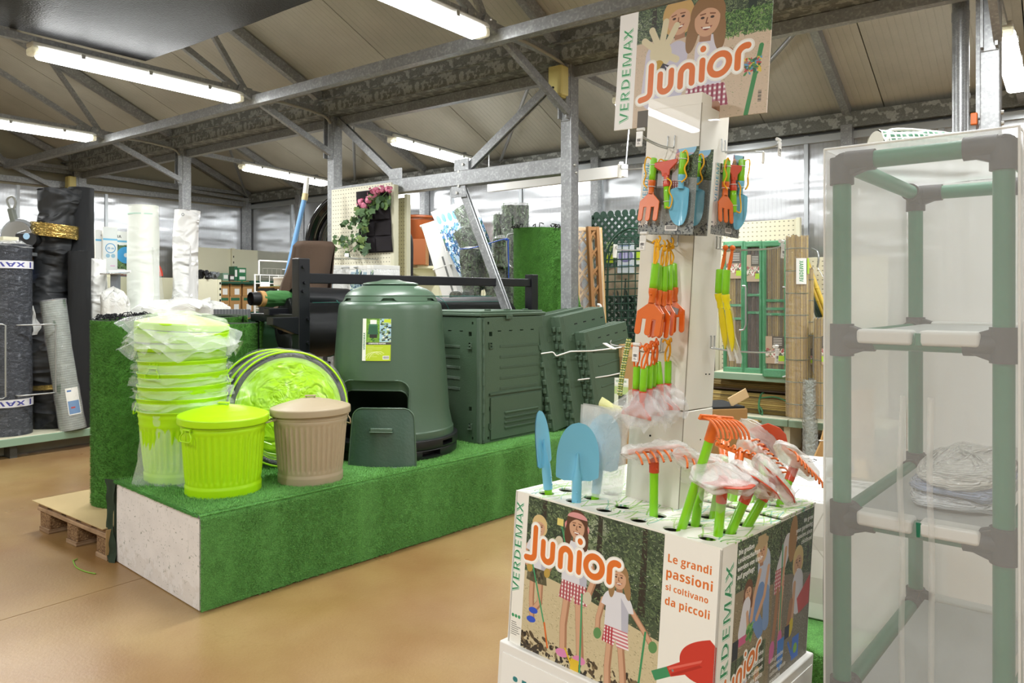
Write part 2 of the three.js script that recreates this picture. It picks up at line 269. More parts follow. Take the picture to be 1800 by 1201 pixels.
{ // sealed fluorescent battens under the trusses
  const glow = mat(0xffffff, .4, { emissive: LAMP_COLOR, emissiveIntensity: LAMP_GLOW });
  const house = mat(0xcfcfc8, .5), cap = phy(0xe9e6da, .35, { transmission: .3, thickness: 0 });
  function batten(x, y, z, L, label, tilt = 0) {
    const o = thing('fluorescent_lamp', label, 'lamp', V(x, y, z), 0, 'sealed strip lights under the roof'); o.rotation.z = tilt;
    mesh('housing', rbox(L, .035, .1, .012, 0, .045, 0), house, o);
    const d = rbox(L - .09, .065, .12, .028, 0, .0, 0, 0, 0, 0, 3); mesh('lamp_diffuser', d, glow, o);
    for (const s of [-1, 1]) mesh('end_cap', rbox(.045, .052, .104, .015, s * (L / 2 - .022), .006, 0), cap, o);
    for (const a of [-.3, 0, .3]) for (const s of [-1, 1]) mesh('clip', box(.025, .03, .008, a * L, .03, s * .058), M.bolt, o);
    for (const a of [-.35, .35]) mesh('hanger', box(.03, .035, .06, a * L, .075, 0), M.galv, o);
    const l = new THREE.RectAreaLight(LAMP_COLOR, LAMP_NITS, L - .1, .1); l.position.y = -.038; l.rotation.x = -Math.PI / 2; o.add(l);
  }
  const where = ['over the aisle beside the end frame', 'beside the end column, out of shot', 'under the truss of the speaker column', 'under the truss that meets the pegboard column', 'under the truss over the white film rolls'];
  for (let k = -1; k <= 3; k++) {
    batten(COLX - 1.68, 2.79, bayZ(k), 1.5, 'long glowing strip light, main hall row, ' + where[k + 1]);
    batten(COLX - 5.4, 2.79, bayZ(k), 1.5, 'long glowing strip light, far hall row, ' + where[k + 1]);
    batten(COLX + 1.31, 2.715, bayZ(k), 1.26, 'shorter glowing strip light of the side nave, ' + where[k + 1], -.044);
  }
}
{ // black shade cloth lying on the truss chords
  const g = grid(40, 30, (u, v) => { const x = COLX - 1.70 - u * 2.6, z = bayZ(2) + .02 + v * 3.6; return [x, 2.9 + .006 * n3(x * 3, 1, z * 3), z]; });
  const weave = tex(256, 256, (u, v, x, y) => 40 + 70 * ((x % 3) / 2) * ((y % 4) / 3) + 90 * hash(x >> 1, y, 4), false);
  const g2 = g.clone(); g2.translate(0, .006, 0);
  mesh('shade_net', merge([g, g2]), phy(0x1d1f22, .42, { side: THREE.DoubleSide, bumpMap: rep(weave, 3, 4), bumpScale: .004, map: rep(tex(256, 256, (u, v, x, y) => { const k = 110 + 145 * hash(x >> 1, y >> 3, 8); return [k, k, k]; }), 2.5, 3.5) }));
  tag(scene.children.at(-1), 'black woven shade net stretched flat over the roof trusses', 'shade net');
}
// ---------------------------------------------------------------- the turf-covered platform and what stands on it
const A0 = V(-1.232, 0, 2.99), PL = V(.672, 0, .74), PB = V(-.744, 0, .668), PH = .385, PTURN = YAW + Math.atan2(.74, .672);
const onPlat = (a, b, y = PH) => W(A0.x + PL.x * a + PB.x * b, y, A0.z + PL.z * a + PB.z * b);      // a along the front edge, b back from it
T.turf = tex(512, 512, (u, v, x, y) => { const k = (fbm(u, v, 10, 3, 3) - .5) * 36 + (hash(x, y, 6) - .5) * 60 + (noise(u, v, 150, 150, 4) - .5) * 40; return [98 + k * .7, 160 + k, 78 + k * .6]; });
M.turf = mat(0xffffff, .95, { map: rep(T.turf, 2.5), bumpMap: rep(T.fine, 7), bumpScale: .006 });
M.turfDark = mat(new THREE.Color(.62, .72, .42), .95, { map: rep(T.turf, 2.5), bumpMap: rep(T.fine, 7), bumpScale: .006 });
const bladeGeo = (() => { const g = new THREE.BufferGeometry(); const p = []; for (let i = 0; i < 3; i++) { const a = i * 2.1, c = Math.cos(a), s = Math.sin(a), w = .0011, l = .4 + .25 * i; p.push(-w * s, 0, w * c, w * s, 0, -w * c, c * l * .006, .011 - .002 * i, s * l * .006); } g.setAttribute('position', new THREE.Float32BufferAttribute(p, 3)); g.computeVertexNormals(); return g; })();
const bladeMat = phy(0xffffff, .8, { side: THREE.DoubleSide });
function pile(parent, n, at, tone) {                                // short plastic pile; at() gives a point and a normal
  const im = new THREE.InstancedMesh(bladeGeo, bladeMat, n); im.name = numbered('turf_pile'); im.userData.kind = 'stuff';
  const m = new THREE.Matrix4(), q = new THREE.Quaternion(), q2 = new THREE.Quaternion(), c = new THREE.Color(), up = V(0, 1, 0);
  for (let i = 0; i < n; i++) {
    const [p, nn] = at(i); const v = nn.clone().add(V(R(-.5, .5), R(-.5, .5), R(-.5, .5))).normalize();
    q.setFromUnitVectors(up, v); q2.setFromAxisAngle(up, R(6.28)); q.multiply(q2); const s = R(.75, 1.25);
    m.compose(p, q, V(s, s, s)); im.setMatrixAt(i, m);
    const t = R(.7, 1.25); c.setRGB(tone[0] * t, tone[1] * t, tone[2] * t); im.setColorAt(i, c);
  }
  im.castShadow = im.receiveShadow = true; parent.add(im); return im;
}
{
  const L = 2.58, D = .852, o = thing('display_platform', 'long low display platform wrapped in bright green turf with a bare white end', 'platform', W(A0.x, 0, A0.z), PTURN);
  // local x along the front edge, z towards the viewer (front face at 0), body behind at -z
  const osb = tex(512, 512, (u, v, x, y) => { const f1 = noise(u + .2 * fbm(u, v, 4, 2, 3), v, 120, 22, 2), f2 = noise(u, v + .1 * noise(u, v, 5, 5, 1), 24, 120, 4), k = (f1 > .9 || f2 > .91) && noise(u, v, 20, 20, 7) > .38 ? -62 : 0; const st = v < .2 && fbm(u, v, 9, 4, 6) > .53 ? -7 : 0; const c = 222 + k + st + (fbm(u, v, 7, 4, 9) - .5) * 16; return [c, c - 5 - k * .1 + st * .2, c - 9 + st * .5]; });
  mesh('end_panel', metric(box(.018, PH - .02, D - .012, .009, PH / 2 - .006, -D / 2 - .002)), mat(0xffffff, .8, { map: rep(osb, 2.1), bumpMap: rep(T.grain, 3), bumpScale: .001 }), o);
  mesh('core', box(L - .06, PH - .03, D - .06, L / 2 + .01, PH / 2 - .005, -D / 2), mat(0x6b5a44, .9), o);
  const sag = x => .004 * n3(x * 5, 3, 1);
  const prof = []; const r = .022;
  prof.push([0, .006], [.001, .1], [.002, .2], [.0015, PH - r - .03], [0, PH - r]); for (let i = 1; i <= 5; i++) { const a = i / 5 * Math.PI / 2; prof.push([-r + r * Math.cos(a), PH - r + r * Math.sin(a)]); } for (let i = 1; i <= 14; i++) prof.push([-r - (D - r) * i / 14, PH]);
  const skin = grid(90, prof.length - 1, (u, v) => { const q = prof[Math.round(v * (prof.length - 1))], x = -.006 + u * (L + .006); return [x, q[1] + (v > .3 ? sag(x + q[0] * 3) : 0), q[0] + .012 + (v < .3 ? sag(x * 2) : 0)]; });
  mesh('turf_cover', metric(skin), M.turf, o);
  mesh('turf_flap', metric(merge([tf(grid(6, 30, (u, v) => [-.01 - .02 * u + .006 * n3(v * 9, u * 3, 2), v * (PH + .004), -D - .015 - .02 * n3(v * 5, 1, u) - u * .05]), 0, 0, .02), box(.05, PH, .012, .02, PH / 2, -D - .012)])), mat(0x2b3a2a, .95, { side: THREE.DoubleSide }), o, 'dark underside of the folded turf edge');
  const far = skin.attributes.position;
  pile(o, 62000, () => { const x = -.006 + R() * L * (R() < .85 ? .8 : 1), f = R(); if (f < .42) return [V(x, R(.004, PH - .015), .012), V(0, .25, 1)]; if (f < .47) return [V(x, PH - r * .4, .012 - r * .3), V(0, 1, 1)]; return [V(x, PH + sag(x), .0 - R() ** 1.3 * D), V(0, 1, .1)]; }, [.18, .43, .105]);
  pile(o, 1500, () => [V(-.008, PH - R(.012), -R() * D), V(-1, .6, 0)], [.13, .38, .09]);
}
// ---- dustbins
function ribbedBody(rb, rt, h, ribs, y0, y1, amp) {                 // rolled rims, fluted wall, plain bands at top and bottom
  const rows = []; const add = (y, k, e = 0) => rows.push([y, rb + (rt - rb) * y / h + e, k]);
  add(0, 0, .004); add(.006, 0, .006); add(.03, 0, .004); add(.038, 0, .004); add(.044, 0, -.001); add(y0 - .012, 0); add(y0, .2); add(y0 + .012, 1); for (let i = 1; i < 6; i++) add(y0 + .012 + (y1 - y0 - .024) * i / 6, 1); add(y1 - .012, 1); add(y1, .2); add(y1 + .01, 0); add(y1 + .018, 0, .003); add(y1 + .026, 0, 0); add(h - .035, 0, 0); add(h - .03, 0, .003); add(h - .022, 0, 0); add(h - .012, 0, .001); add(h - .006, 0, .006); add(h, 0, .005); add(h, 0, -.001); add(h - .02, 0, -.003);
  const n = ribs * 8;
  return grid(n, rows.length - 1, (u, v) => { const q = rows[Math.round(v * (rows.length - 1))], a = u * Math.PI * 2, w = Math.cos(a * ribs), f = q[2] * amp * (Math.sign(w) * Math.sqrt(Math.abs(w)) - .6); const r = q[1] + f; return [r * Math.cos(a), q[0], -r * Math.sin(a)]; }, true);
}
function bail(o, m, r, y, a, up) {                                   // bracket and trapezoid wire handle at angle a
  const g = new THREE.Group(); g.name = numbered('handle'); g.rotation.y = a; o.add(g);
  mesh('bracket', merge([rbox(.006, .028, .046, .003, r + .003, y + .012, 0), cyl(.005, .005, .05, r + .009, y - .002, 0, Math.PI / 2, 0, 0, 10), cyl(.003, .003, .008, r + .006, y + .019, .012, 0, 0, Math.PI / 2, 8), cyl(.003, .003, .008, r + .006, y + .019, -.012, 0, 0, Math.PI / 2, 8)]), m, g);
  const pts = [[0, 0, -.022], [.0, -.012, -.022], [.004, -.025, -.034], [.006, -.042, -.035], [.007, -.048, -.028], [.007, -.049, 0], [.007, -.048, .028], [.006, -.042, .035], [.004, -.025, .034], [0, -.012, .022], [0, 0, .022]];
  mesh('bail', tube(pts.map(p => up ? [r + .011 - p[1] * 1.2, y - .004 + .1 * p[1], p[2]] : [r + .011 + p[0], y - .002 + p[1], p[2]]), .0032, 48, 8, false), m, g);
}
function lidGeo(r) {
  return lathe([[0, .052], [.02, .052], [.022, .05], [r * .3, .046], [r * .32, .044], [r * .55, .036], [r * .57, .034], [r * .8, .023], [r * .82, .0215], [r * .97, .012], [r * .995, .009], [r, .004], [r, -.018], [r - .001, -.022], [r - .004, -.022], [r - .006, -.002], [r * .8, .018], [0, .045]], 96);
}
function makeBin(label, m, pos, rb, rt, h, handleA, up, lidTilt) {
  const o = thing('dustbin', label, 'dustbin', pos, YAW, null);
  delete o.userData.group;
  mesh('body', ribbedBody(rb, rt, h, 40, .062, h - .062, .0032), m, o);
  mesh('bottom', cyl(rb, rb, .004, 0, .012, 0, 0, 0, 0, 48), m, o);
  bail(o, m, rb + (rt - rb) * (h - .03) / h, h - .028, handleA, up); bail(o, m, rb + (rt - rb) * (h - .03) / h, h - .028, handleA + Math.PI, false);
  const lid = mesh('lid', lidGeo(rt + .014), m, o); lid.position.y = h + .006; lid.rotation.set(lidTilt[0], 0, lidTilt[1]);
  mesh('lid_handle', merge([rbox(.05, .006, .024, .003, 0, .06, 0), cyl(.003, .003, .012, -.02, .054, 0, 0, 0, 0, 8), cyl(.003, .003, .012, .02, .054, 0, 0, 0, 0, 8)]), m, lid);
  return o;
}
makeBin('lime green fluted dustbin with its lid on, at the platform corner', M.lime, G(393, 862, PH), .155, .179, .325, Math.PI * 1.33, false, [.02, -.02]);
makeBin('taupe brown fluted dustbin with its lid on, beside the lime bin', M.taupe, G(546, 843, PH), .143, .171, .33, Math.PI * 1.2, true, [-.01, .02]);
function sleeve(r0, h, amp, s, m, flare = 0, y0 = 0) {              // loose crumpled polythene round something
  return grid(72, 10, (u, v) => { const a = u * Math.PI * 2, k = n3(Math.cos(a) * 2.2 + s, v * 3, Math.sin(a) * 2.2 - s), k2 = n3(Math.cos(a) * 6 + s, v * 7, Math.sin(a) * 6); const r = r0 + amp * (.5 + k) + amp * .35 * k2 + flare * (1 - v) ** 2 * Math.max(0, n3(Math.cos(a) * 1.5 + s * 3, 0, Math.sin(a) * 1.5) + .3); return [r * Math.cos(a), y0 + h * v + amp * .8 * n3(Math.cos(a) * 3, v * 2 + s, Math.sin(a) * 3) * Math.sin(v * 3.1), -r * Math.sin(a)]; }, true);
}
{ // six nested lime bins in polythene with loose lids on top
  const base = G(322, 838, PH), lean = i => W(-.002 * i, 0, .004 * i);
  const names = ['bottom of the nested stack, fluted wall in a loose bag', 'second in the nested stack, tag hanging at its rim', 'third in the nested stack, handle showing at one side', 'fourth in the nested stack, plain lime band', 'fifth in the nested stack, handle facing out', 'topmost open bin of the nested stack'];
  let proto;
  for (let i = 0; i < 6; i++) {
    const y = i * .058, p = base.clone().add(lean(i)).add(V(0, y, 0));
    const o = thing('wrapped_dustbin', 'lime dustbin, ' + names[i], 'dustbin', p, YAW + (i * .7) % 2, 'nested lime dustbins in polythene');
    const rt = .198, rb = .165, h = .335;
    if (!proto) proto = { body: ribbedBody(rb, rt, h, 40, .062, h - .085, .0035) };
    mesh('body', proto.body, M.lime, o);
    const ha = [2.5, 3.4, 3.1, .6, 4.1, 1][i] - ((i * .7) % 2);
    bail(o, M.lime, rt - .004, h - .03, ha + (i === 4 ? .35 : 0), false); 
    mesh('plastic_bag', i ? sleeve(rt + .001, .04, .026, i * 1.7, 0, .02, h - .058) : sleeve(rb + .012, h - .015, .02, 3.3, 0, .13, .0), M.film, o);
  }
  const tops = [[.335 + 5 * .058 + .014, .03, .02, 'lowest of the four loose lids'], [.335 + 5 * .058 + .043, -.02, -.03, 'second of the four loose lids'], [.335 + 5 * .058 + .072, .02, -.075, 'third of the four loose lids'], [.335 + 5 * .058 + .103, -.01, -.06, 'topmost of the four loose lids, tilted']];
  const lg = lidGeo(.212);
  tops.forEach((t, i) => {
    const o = thing('dustbin_cover', 'lime round dustbin lid in crumpled polythene, ' + t[3], 'lid', base.clone().add(lean(6)).add(V(0, t[0], 0)), YAW, 'loose lids on the nested bins'); o.rotation.set(t[1], YAW, t[2], 'YXZ');
    mesh('lid', lg, M.lime, o); mesh('plastic_bag', grid(80, 14, (u, v) => { const a = u * 6.2832, rr = .02 + v * .225, e = v > .8 ? (v - .8) * 5 : 0, k = n3(Math.cos(a) * 3 + i * 2, v * 2, Math.sin(a) * 3); const r = rr + e * .035 * (k + .4 + (a > 2.4 && a < 3.6 ? .5 : 0)); return [r * Math.cos(a), .064 - .05 * (rr / .235) ** 2 + e * (-.05 + .05 * k) + .008 * n3(r * 30 * Math.cos(a), i, r * 30 * Math.sin(a)), -r * Math.sin(a)]; }, true), M.film, o);
  });
}
// ---- pop-up garden bags: flat wrapped rings leaning behind the bins
{
  const face = phy(0xaae01a, .3, { bumpMap: rep(T.crumple, 1.6, .6), bumpScale: .008, clearcoat: .6, clearcoatRoughness: .15, side: THREE.DoubleSide });
  const c0 = G(508, 822, PH);
  [[0, 0, 'front one with its lime face in full view'], [-.055, .075, 'middle one, only its rim in view'], [-.125, .15, 'rearmost one, only its rim in view']].forEach((q, i) => {
    const o = thing('folded_garden_bag', 'flat round lime bag with dark rim, ' + q[2], 'garden bag', c0.clone().add(W(q[0], 0, q[1])), YAW, 'folded round garden bags behind the dustbins');
    o.rotation.set(-.2, YAW + .3, 0, 'YXZ'); const Rr = .283, k = new THREE.Group(); k.name = 'disc_' + (i + 1); 
    const disc = grid(72, 12, (u, v) => { const a = u * 6.2832, r = v * (Rr - .02); return [r * Math.cos(a), Rr + .012 + r * Math.sin(a), .012 * (1 - v) + .004 * n3(r * 20 * Math.cos(a), i, r * 20 * Math.sin(a))]; }, true); disc.translate(0, 0, .008);
    mesh('face', disc, face, o);
    mesh('back_face', tf(lathe([[0, 0], [Rr - .02, 0]], 64), 0, Rr + .012, -.018, Math.PI / 2, 0, 0), face, o);
    const ring = (r, t, z, sy = 1) => { const g = new THREE.TorusGeometry(r, t, 10, 90); g.scale(1, 1, sy); g.translate(0, Rr + .012, z); return g; };
    mesh('rim_band', ring(Rr - .006, .017, 0, 1.1), phy(0x3a3d40, .3, { bumpMap: rep(T.crumple, 14, 2), bumpScale: .003 }), o);
    mesh('piping', ring(Rr + .008, .006, .012), M.lime, o); mesh('piping', ring(Rr + .009, .005, -.016), M.lime, o);
    mesh('clear_wrap', grid(72, 8, (u, v) => { const a = u * 6.2832, r = (.235 + v * .07) + .006 * n3(Math.cos(a) * 8, v * 5, Math.sin(a) * 8); return [r * Math.cos(a), Rr + .012 + r * Math.sin(a), .026 - .02 * v * v + .006 * n3(a * 5, v * 6, i)]; }, true), phy(0xffffff, .06, { transparent: true, opacity: .1, side: THREE.DoubleSide, bumpMap: rep(T.crumple, 6, 1), bumpScale: .002 }), o);
  });
}
{ // beige parcel in crackled film behind the rings
  const o = thing('wrapped_parcel', 'beige folded fabric parcel in crackling clear film beside the round bags', 'parcel', onPlat(.83, .66), PTURN + .3);
  const lump = (s, a, b, c, dy) => grid(40, 20, (u, v) => { const t = u * 6.2832, p = (v - .5) * 3.1416; const k = 1 + .08 * n3(Math.cos(t) * 3 + s, Math.sin(p) * 4, Math.sin(t) * 3); const ex = x => Math.sign(x) * Math.abs(x) ** .6; return [a * k * ex(Math.cos(t) * Math.cos(p)), dy + b * k * ex(Math.sin(p)), -c * k * ex(Math.sin(t) * Math.cos(p))]; }, true);
  mesh('folded_fabric', lump(1, .14, .11, .09, .115), mat(0xa99680, .85), o); mesh('folded_fabric', lump(4, .13, .05, .085, .26), mat(0xb2a08c, .85), o);
  mesh('film', lump(9, .155, .16, .105, .165), phy(0xffffff, .1, { transparent: true, opacity: .3, bumpMap: rep(T.crumple, 3), bumpScale: .005, side: THREE.DoubleSide }), o);
  mesh('film_end', grid(20, 8, (u, v) => [.06 + .12 * (u - .3), .30 + .05 * v + .02 * n3(u * 6, v * 4, 3), .03 * n3(u * 5, v * 3, 7) + .04]), M.film, o);
}
// ---- the conical composter
M.bin = phy(0x48604c, .38, { clearcoat: .25, clearcoatRoughness: .3, bumpMap: rep(T.grain, 3), bumpScale: .0006 });
M.bin2 = phy(0x485f49, .5, { bumpMap: rep(T.fine, 5), bumpScale: .0012 });
M.dark = mat(0x121413, .9);
{
  const C = onPlat(1.33, .47), o = thing('conical_composter', 'tall rounded dark green composter with an open hatch arch and a paper label', 'composter', C, YAW);
  // base ring
  const rb = .352, b0 = .10, prof = [[rb - .075, .0], [rb + .012, 0], [rb + .02, .004], [rb + .022, .045], [rb + .014, .05], [rb + .014, .052], [rb + .026, .055], [rb + .026, .098], [rb + .02, .103], [rb - .06, .103]];
  const ev = new Evaluator(); ev.attributes = ['position', 'normal'];
  const clean = g => { for (const k of Object.keys(g.attributes)) if (!['position', 'normal'].includes(k)) g.deleteAttribute(k); return g; };
  let ringB = new Brush(clean(lathe([...prof, prof[0]], 80))); 
  for (const [a, y, w, hh] of [[.28, .03, .12, .028], [.62, .075, .1, .026], [-2.2, .02, .1, .03], [2.5, .03, .1, .03]]) { const c = new Brush(clean(box(w, hh, .09))); c.position.set(Math.sin(a + .5) * (rb + .01), y, Math.cos(a + .5) * (rb + .01)); c.rotation.y = a + .5; c.updateMatrixWorld(); ringB = ev.evaluate(ringB, c, SUBTRACTION); }
  mesh('base_ring', metric(ringB.geometry), phy(0x191b1c, .4), o);
  // shell: outer and inner wall, arch cut out
  const rt = .29, yT = .835, wall = [];
  wall.push([rb - .012, b0 - .02], [rb + .004, b0 - .02], [rb + .003, .135], [rb, .14], [rb - .003, .145]); for (let i = 1; i <= 8; i++) { const y = .145 + (yT - .19) * i / 8; wall.push([rb - .003 + (rt - rb) * (y / yT), y]); }
  wall.push([rt - .004, yT - .02], [rt - .012, yT - .006], [rt - .03, yT + .004], [rt - .05, yT + .006], [rt - .05, yT - .004], [rt - .03, yT - .012]); for (let i = 8; i >= 0; i--) { const y = .145 + (yT - .19) * i / 8; wall.push([rb - .018 + (rt - rb) * (y / yT), y]); } wall.push(wall[0]);
  let shell = new Brush(clean(lathe(wall, 120)));
  const archPts = (w, y1, r, y0) => { const p = [[-w / 2, y0], [w / 2, y0]]; for (let i = 0; i <= 8; i++) { const a = i / 8 * Math.PI / 2; p.push([w / 2 - r + r * Math.cos(a), y1 - r + r * Math.sin(a)]); } for (let i = 0; i <= 8; i++) { const a = Math.PI / 2 + i / 8 * Math.PI / 2; p.push([-w / 2 + r + r * Math.cos(a), y1 - r + r * Math.sin(a)]); } return p; };
  const cut = new Brush(clean(prism(archPts(.37, .42, .06, .07), .3))); cut.position.set(0, 0, .33); cut.updateMatrixWorld(); 
  const hA = -.14, H = new THREE.Group(); H.name = 'hatch_surround'; H.rotation.y = hA; o.add(H);
  shell = ev.evaluate(shell, cut, SUBTRACTION); const sg = shell.geometry; sg.rotateY(hA); mesh('shell', metric(toSmooth(sg)), M.bin, o);
  // recessed surround of the arch: a sloping band back to a smaller opening
  const out = archPts(.37, .42, .06, .07), inn = archPts(.352, .365, .05, .07);
  const rAt = y => rb - .003 + (rt - rb) * (y / yT), onShell = (x, y, e) => [x, y, Math.sqrt(Math.max(.001, rAt(y) ** 2 - x * x)) + e];
  const N = out.length; const band = grid(N - 2, 3, (u, v) => { const i = 1 + Math.round(u * (N - 2)), a = out[i], b = inn[i], t = v; const x = a[0] + (b[0] - a[0]) * t, y = a[1] + (b[1] - a[1]) * t; return onShell(x, y, .004 - .03 * Math.sin(t * Math.PI / 2)); });
  mesh('hatch_band', band, M.bin, H); mesh('hatch_lip', tube(inn.slice(1).map(q => onShell(q[0], q[1], -.024)), .005, 60, 6, false, .1), M.bin, H); mesh('hatch_lip', tube(out.slice(1).map(q => onShell(q[0], q[1], .002)), .004, 60, 6, false, .1), M.bin, H);
  mesh('seam', tube([onShell(.19, .142, .002), onShell(.24, .15, .002), onShell(.3, .152, .0)], .004, 20, 5), M.bin, H);
  // lid
  const lid = new THREE.Group(); lid.name = 'lid'; lid.position.y = .836; o.add(lid);
  mesh('lid_dome', lathe([[0, .09], [.15, .09], [.165, .085], [.2, .072], [.235, .052], [.25, .035], [.252, .03], [.246, .026], [.2, .05], [0, .07]], 96), M.bin, lid);
  mesh('lid_skirt', grid(144, 3, (u, v) => { const a = u * 6.2832, s = ((u * 6) % 1), cutn = s < .22 ? 1 : s < .26 ? 1 - (s - .22) / .04 : s > .96 ? (s - .96) / .04 : 0; const r = .25 + v * .016 * (1 - .6 * cutn), y = .032 - v * (.03 - .016 * cutn) ; return [r * Math.sin(a), y, r * Math.cos(a)]; }, true), phy(0x48604c, .38, { side: THREE.DoubleSide, clearcoat: .25 }), lid);
  mesh('lid_knob', merge([lathe([[0, .122], [.05, .122], [.058, .119], [.075, .114], [.13, .108], [.152, .102], [.157, .097], [.155, .093], [.14, .09], [.1, .088]], 72)]), M.bin, lid);
  mesh('neck', lathe([[.252, -.004], [.246, .02], [.22, .03]], 80), M.bin, lid);
  // label
  const lab = canvas(280, 400, (x, w, h) => {
    x.fillStyle = '#f4f5ee'; x.fillRect(0, 0, w, h); x.fillStyle = '#b8cf2a'; x.fillRect(38, 0, w - 38, h); x.fillStyle = '#6b9a35'; x.fillRect(40, 0, 130, 222); x.fillStyle = '#48803a'; for (let i = 0; i < 60; i++) { x.fillStyle = ['#5d8f33', '#7fae3a', '#3f6f30', '#89b84a'][i % 4]; x.fillRect(40 + R(128), R(220), 10 + R(20), 6 + R(12)); }
    x.fillStyle = '#2f5f46'; x.beginPath(); x.moveTo(66, 66); x.lineTo(148, 66); x.lineTo(158, 150); x.lineTo(56, 150); x.fill(); x.fillStyle = '#3a7357'; x.fillRect(64, 52, 86, 18); x.fillStyle = '#2a2a26'; x.fillRect(74, 150, 74, 34); x.fillStyle = '#f5f6f0'; x.fillRect(78, 12, 64, 40);
    x.fillStyle = '#a4c8d8'; x.fillRect(172, 0, 108, 222); for (let i = 0; i < 70; i++) { x.fillStyle = ['#2b3d2c', '#e3ead8', '#6d8a52', '#3c4b40', '#b6c98f', '#1f2d30'][i % 6]; x.fillRect(172 + R(96), R(210), 8 + R(20), 5 + R(14)); }
    x.fillStyle = '#c4d92e'; x.fillRect(212, 4, 66, 34); x.fillStyle = '#4b4b44'; x.fillRect(40, 224, 240, 24); x.fillStyle = '#fff'; x.font = 'bold 17px sans-serif'; x.fillText('COMPOSTER RAPIDO', 64, 242);
    x.fillStyle = '#dbe58a'; for (let i = 0; i < 9; i++) x.fillRect(52, 262 + i * 12, 50 + R(110), 3); x.strokeStyle = '#e6efae'; x.lineWidth = 4; for (let i = 0; i < 3; i++) { x.beginPath(); x.arc(110 + i * 26, 410 - i * 4, 90, 3.4, 5.4); x.stroke(); }
    x.fillStyle = '#fff'; x.fillRect(206, 352, 60, 34); x.fillStyle = '#222'; for (let i = 0; i < 18; i++) x.fillRect(210 + i * 3, 356, 1 + (i * 7) % 2, 24);
    x.save(); x.translate(30, 296); x.rotate(-Math.PI / 2); x.fillStyle = '#1d6a3e'; x.font = 'bold 31px sans-serif'; x.fillText('VERDEMAX', 0, 0); x.restore();
  });
  const la = -.09, lw = .155, lh = .222, ly = .525; mesh('paper_label', grid(12, 2, (u, v) => { const y = ly + lh * v, r = rAt(y) + .0035, a = la + (u - .5) * lw / r; return [r * Math.sin(a), y, r * Math.cos(a)]; }), mat(0xffffff, .5, { map: lab }), o);
}
function toSmooth(g) { const h = mergeVertices(g.index ? g.toNonIndexed() : g, 1e-4); return h; }
{ // its hatch door, lifted off and leaning in front
  const o = thing('composter_hatch', 'loose dark green hatch panel with a grip ledge leaning on the round composter', 'hatch', G(669, 822, PH), YAW); o.rotation.set(-.12, YAW - .06, 0, 'YXZ');
  const w = .345, h = .295, r = .055, pts = [[-w / 2, 0], [w / 2, 0]]; for (let i = 0; i <= 8; i++) { const a = i / 8 * Math.PI / 2; pts.push([w / 2 - .012 - r + r * Math.cos(a), h - r + r * Math.sin(a)]); } for (let i = 0; i <= 8; i++) { const a = Math.PI / 2 + i / 8 * Math.PI / 2; pts.push([-w / 2 + .012 + r + r * Math.cos(a), h - r + r * Math.sin(a)]); }
  const bend = g => { const p = g.attributes.position; for (let i = 0; i < p.count; i++) p.setZ(i, p.getZ(i) - p.getX(i) ** 2 * 1.1); g.computeVertexNormals(); return g; };
  const plate = grid(30, 30, (u, v) => { const y = v * h, top = Math.max(0, y - (h - r)), hw = w / 2 - .012 * v - (r - Math.sqrt(Math.max(0, r * r - top * top))); return [(u * 2 - 1) * hw, y, 0]; });
  mesh('plate', bend(merge([plate, plate.clone().translate(0, 0, -.006)])), phy(0x40594c, .3, { clearcoat: .4, side: THREE.DoubleSide, bumpMap: rep(T.grain, 1), bumpScale: .0015 }), o);
  mesh('edge_lip', bend(tube(pts.map(p => [p[0], p[1], 0]), .004, 120, 6, true, .05)), M.bin, o);
  mesh('grip_ledge', bend(merge([rbox(.115, .022, .022, .006, .0, .185, .01), rbox(.12, .006, .026, .003, 0, .175, .012)])), M.bin, o);
}
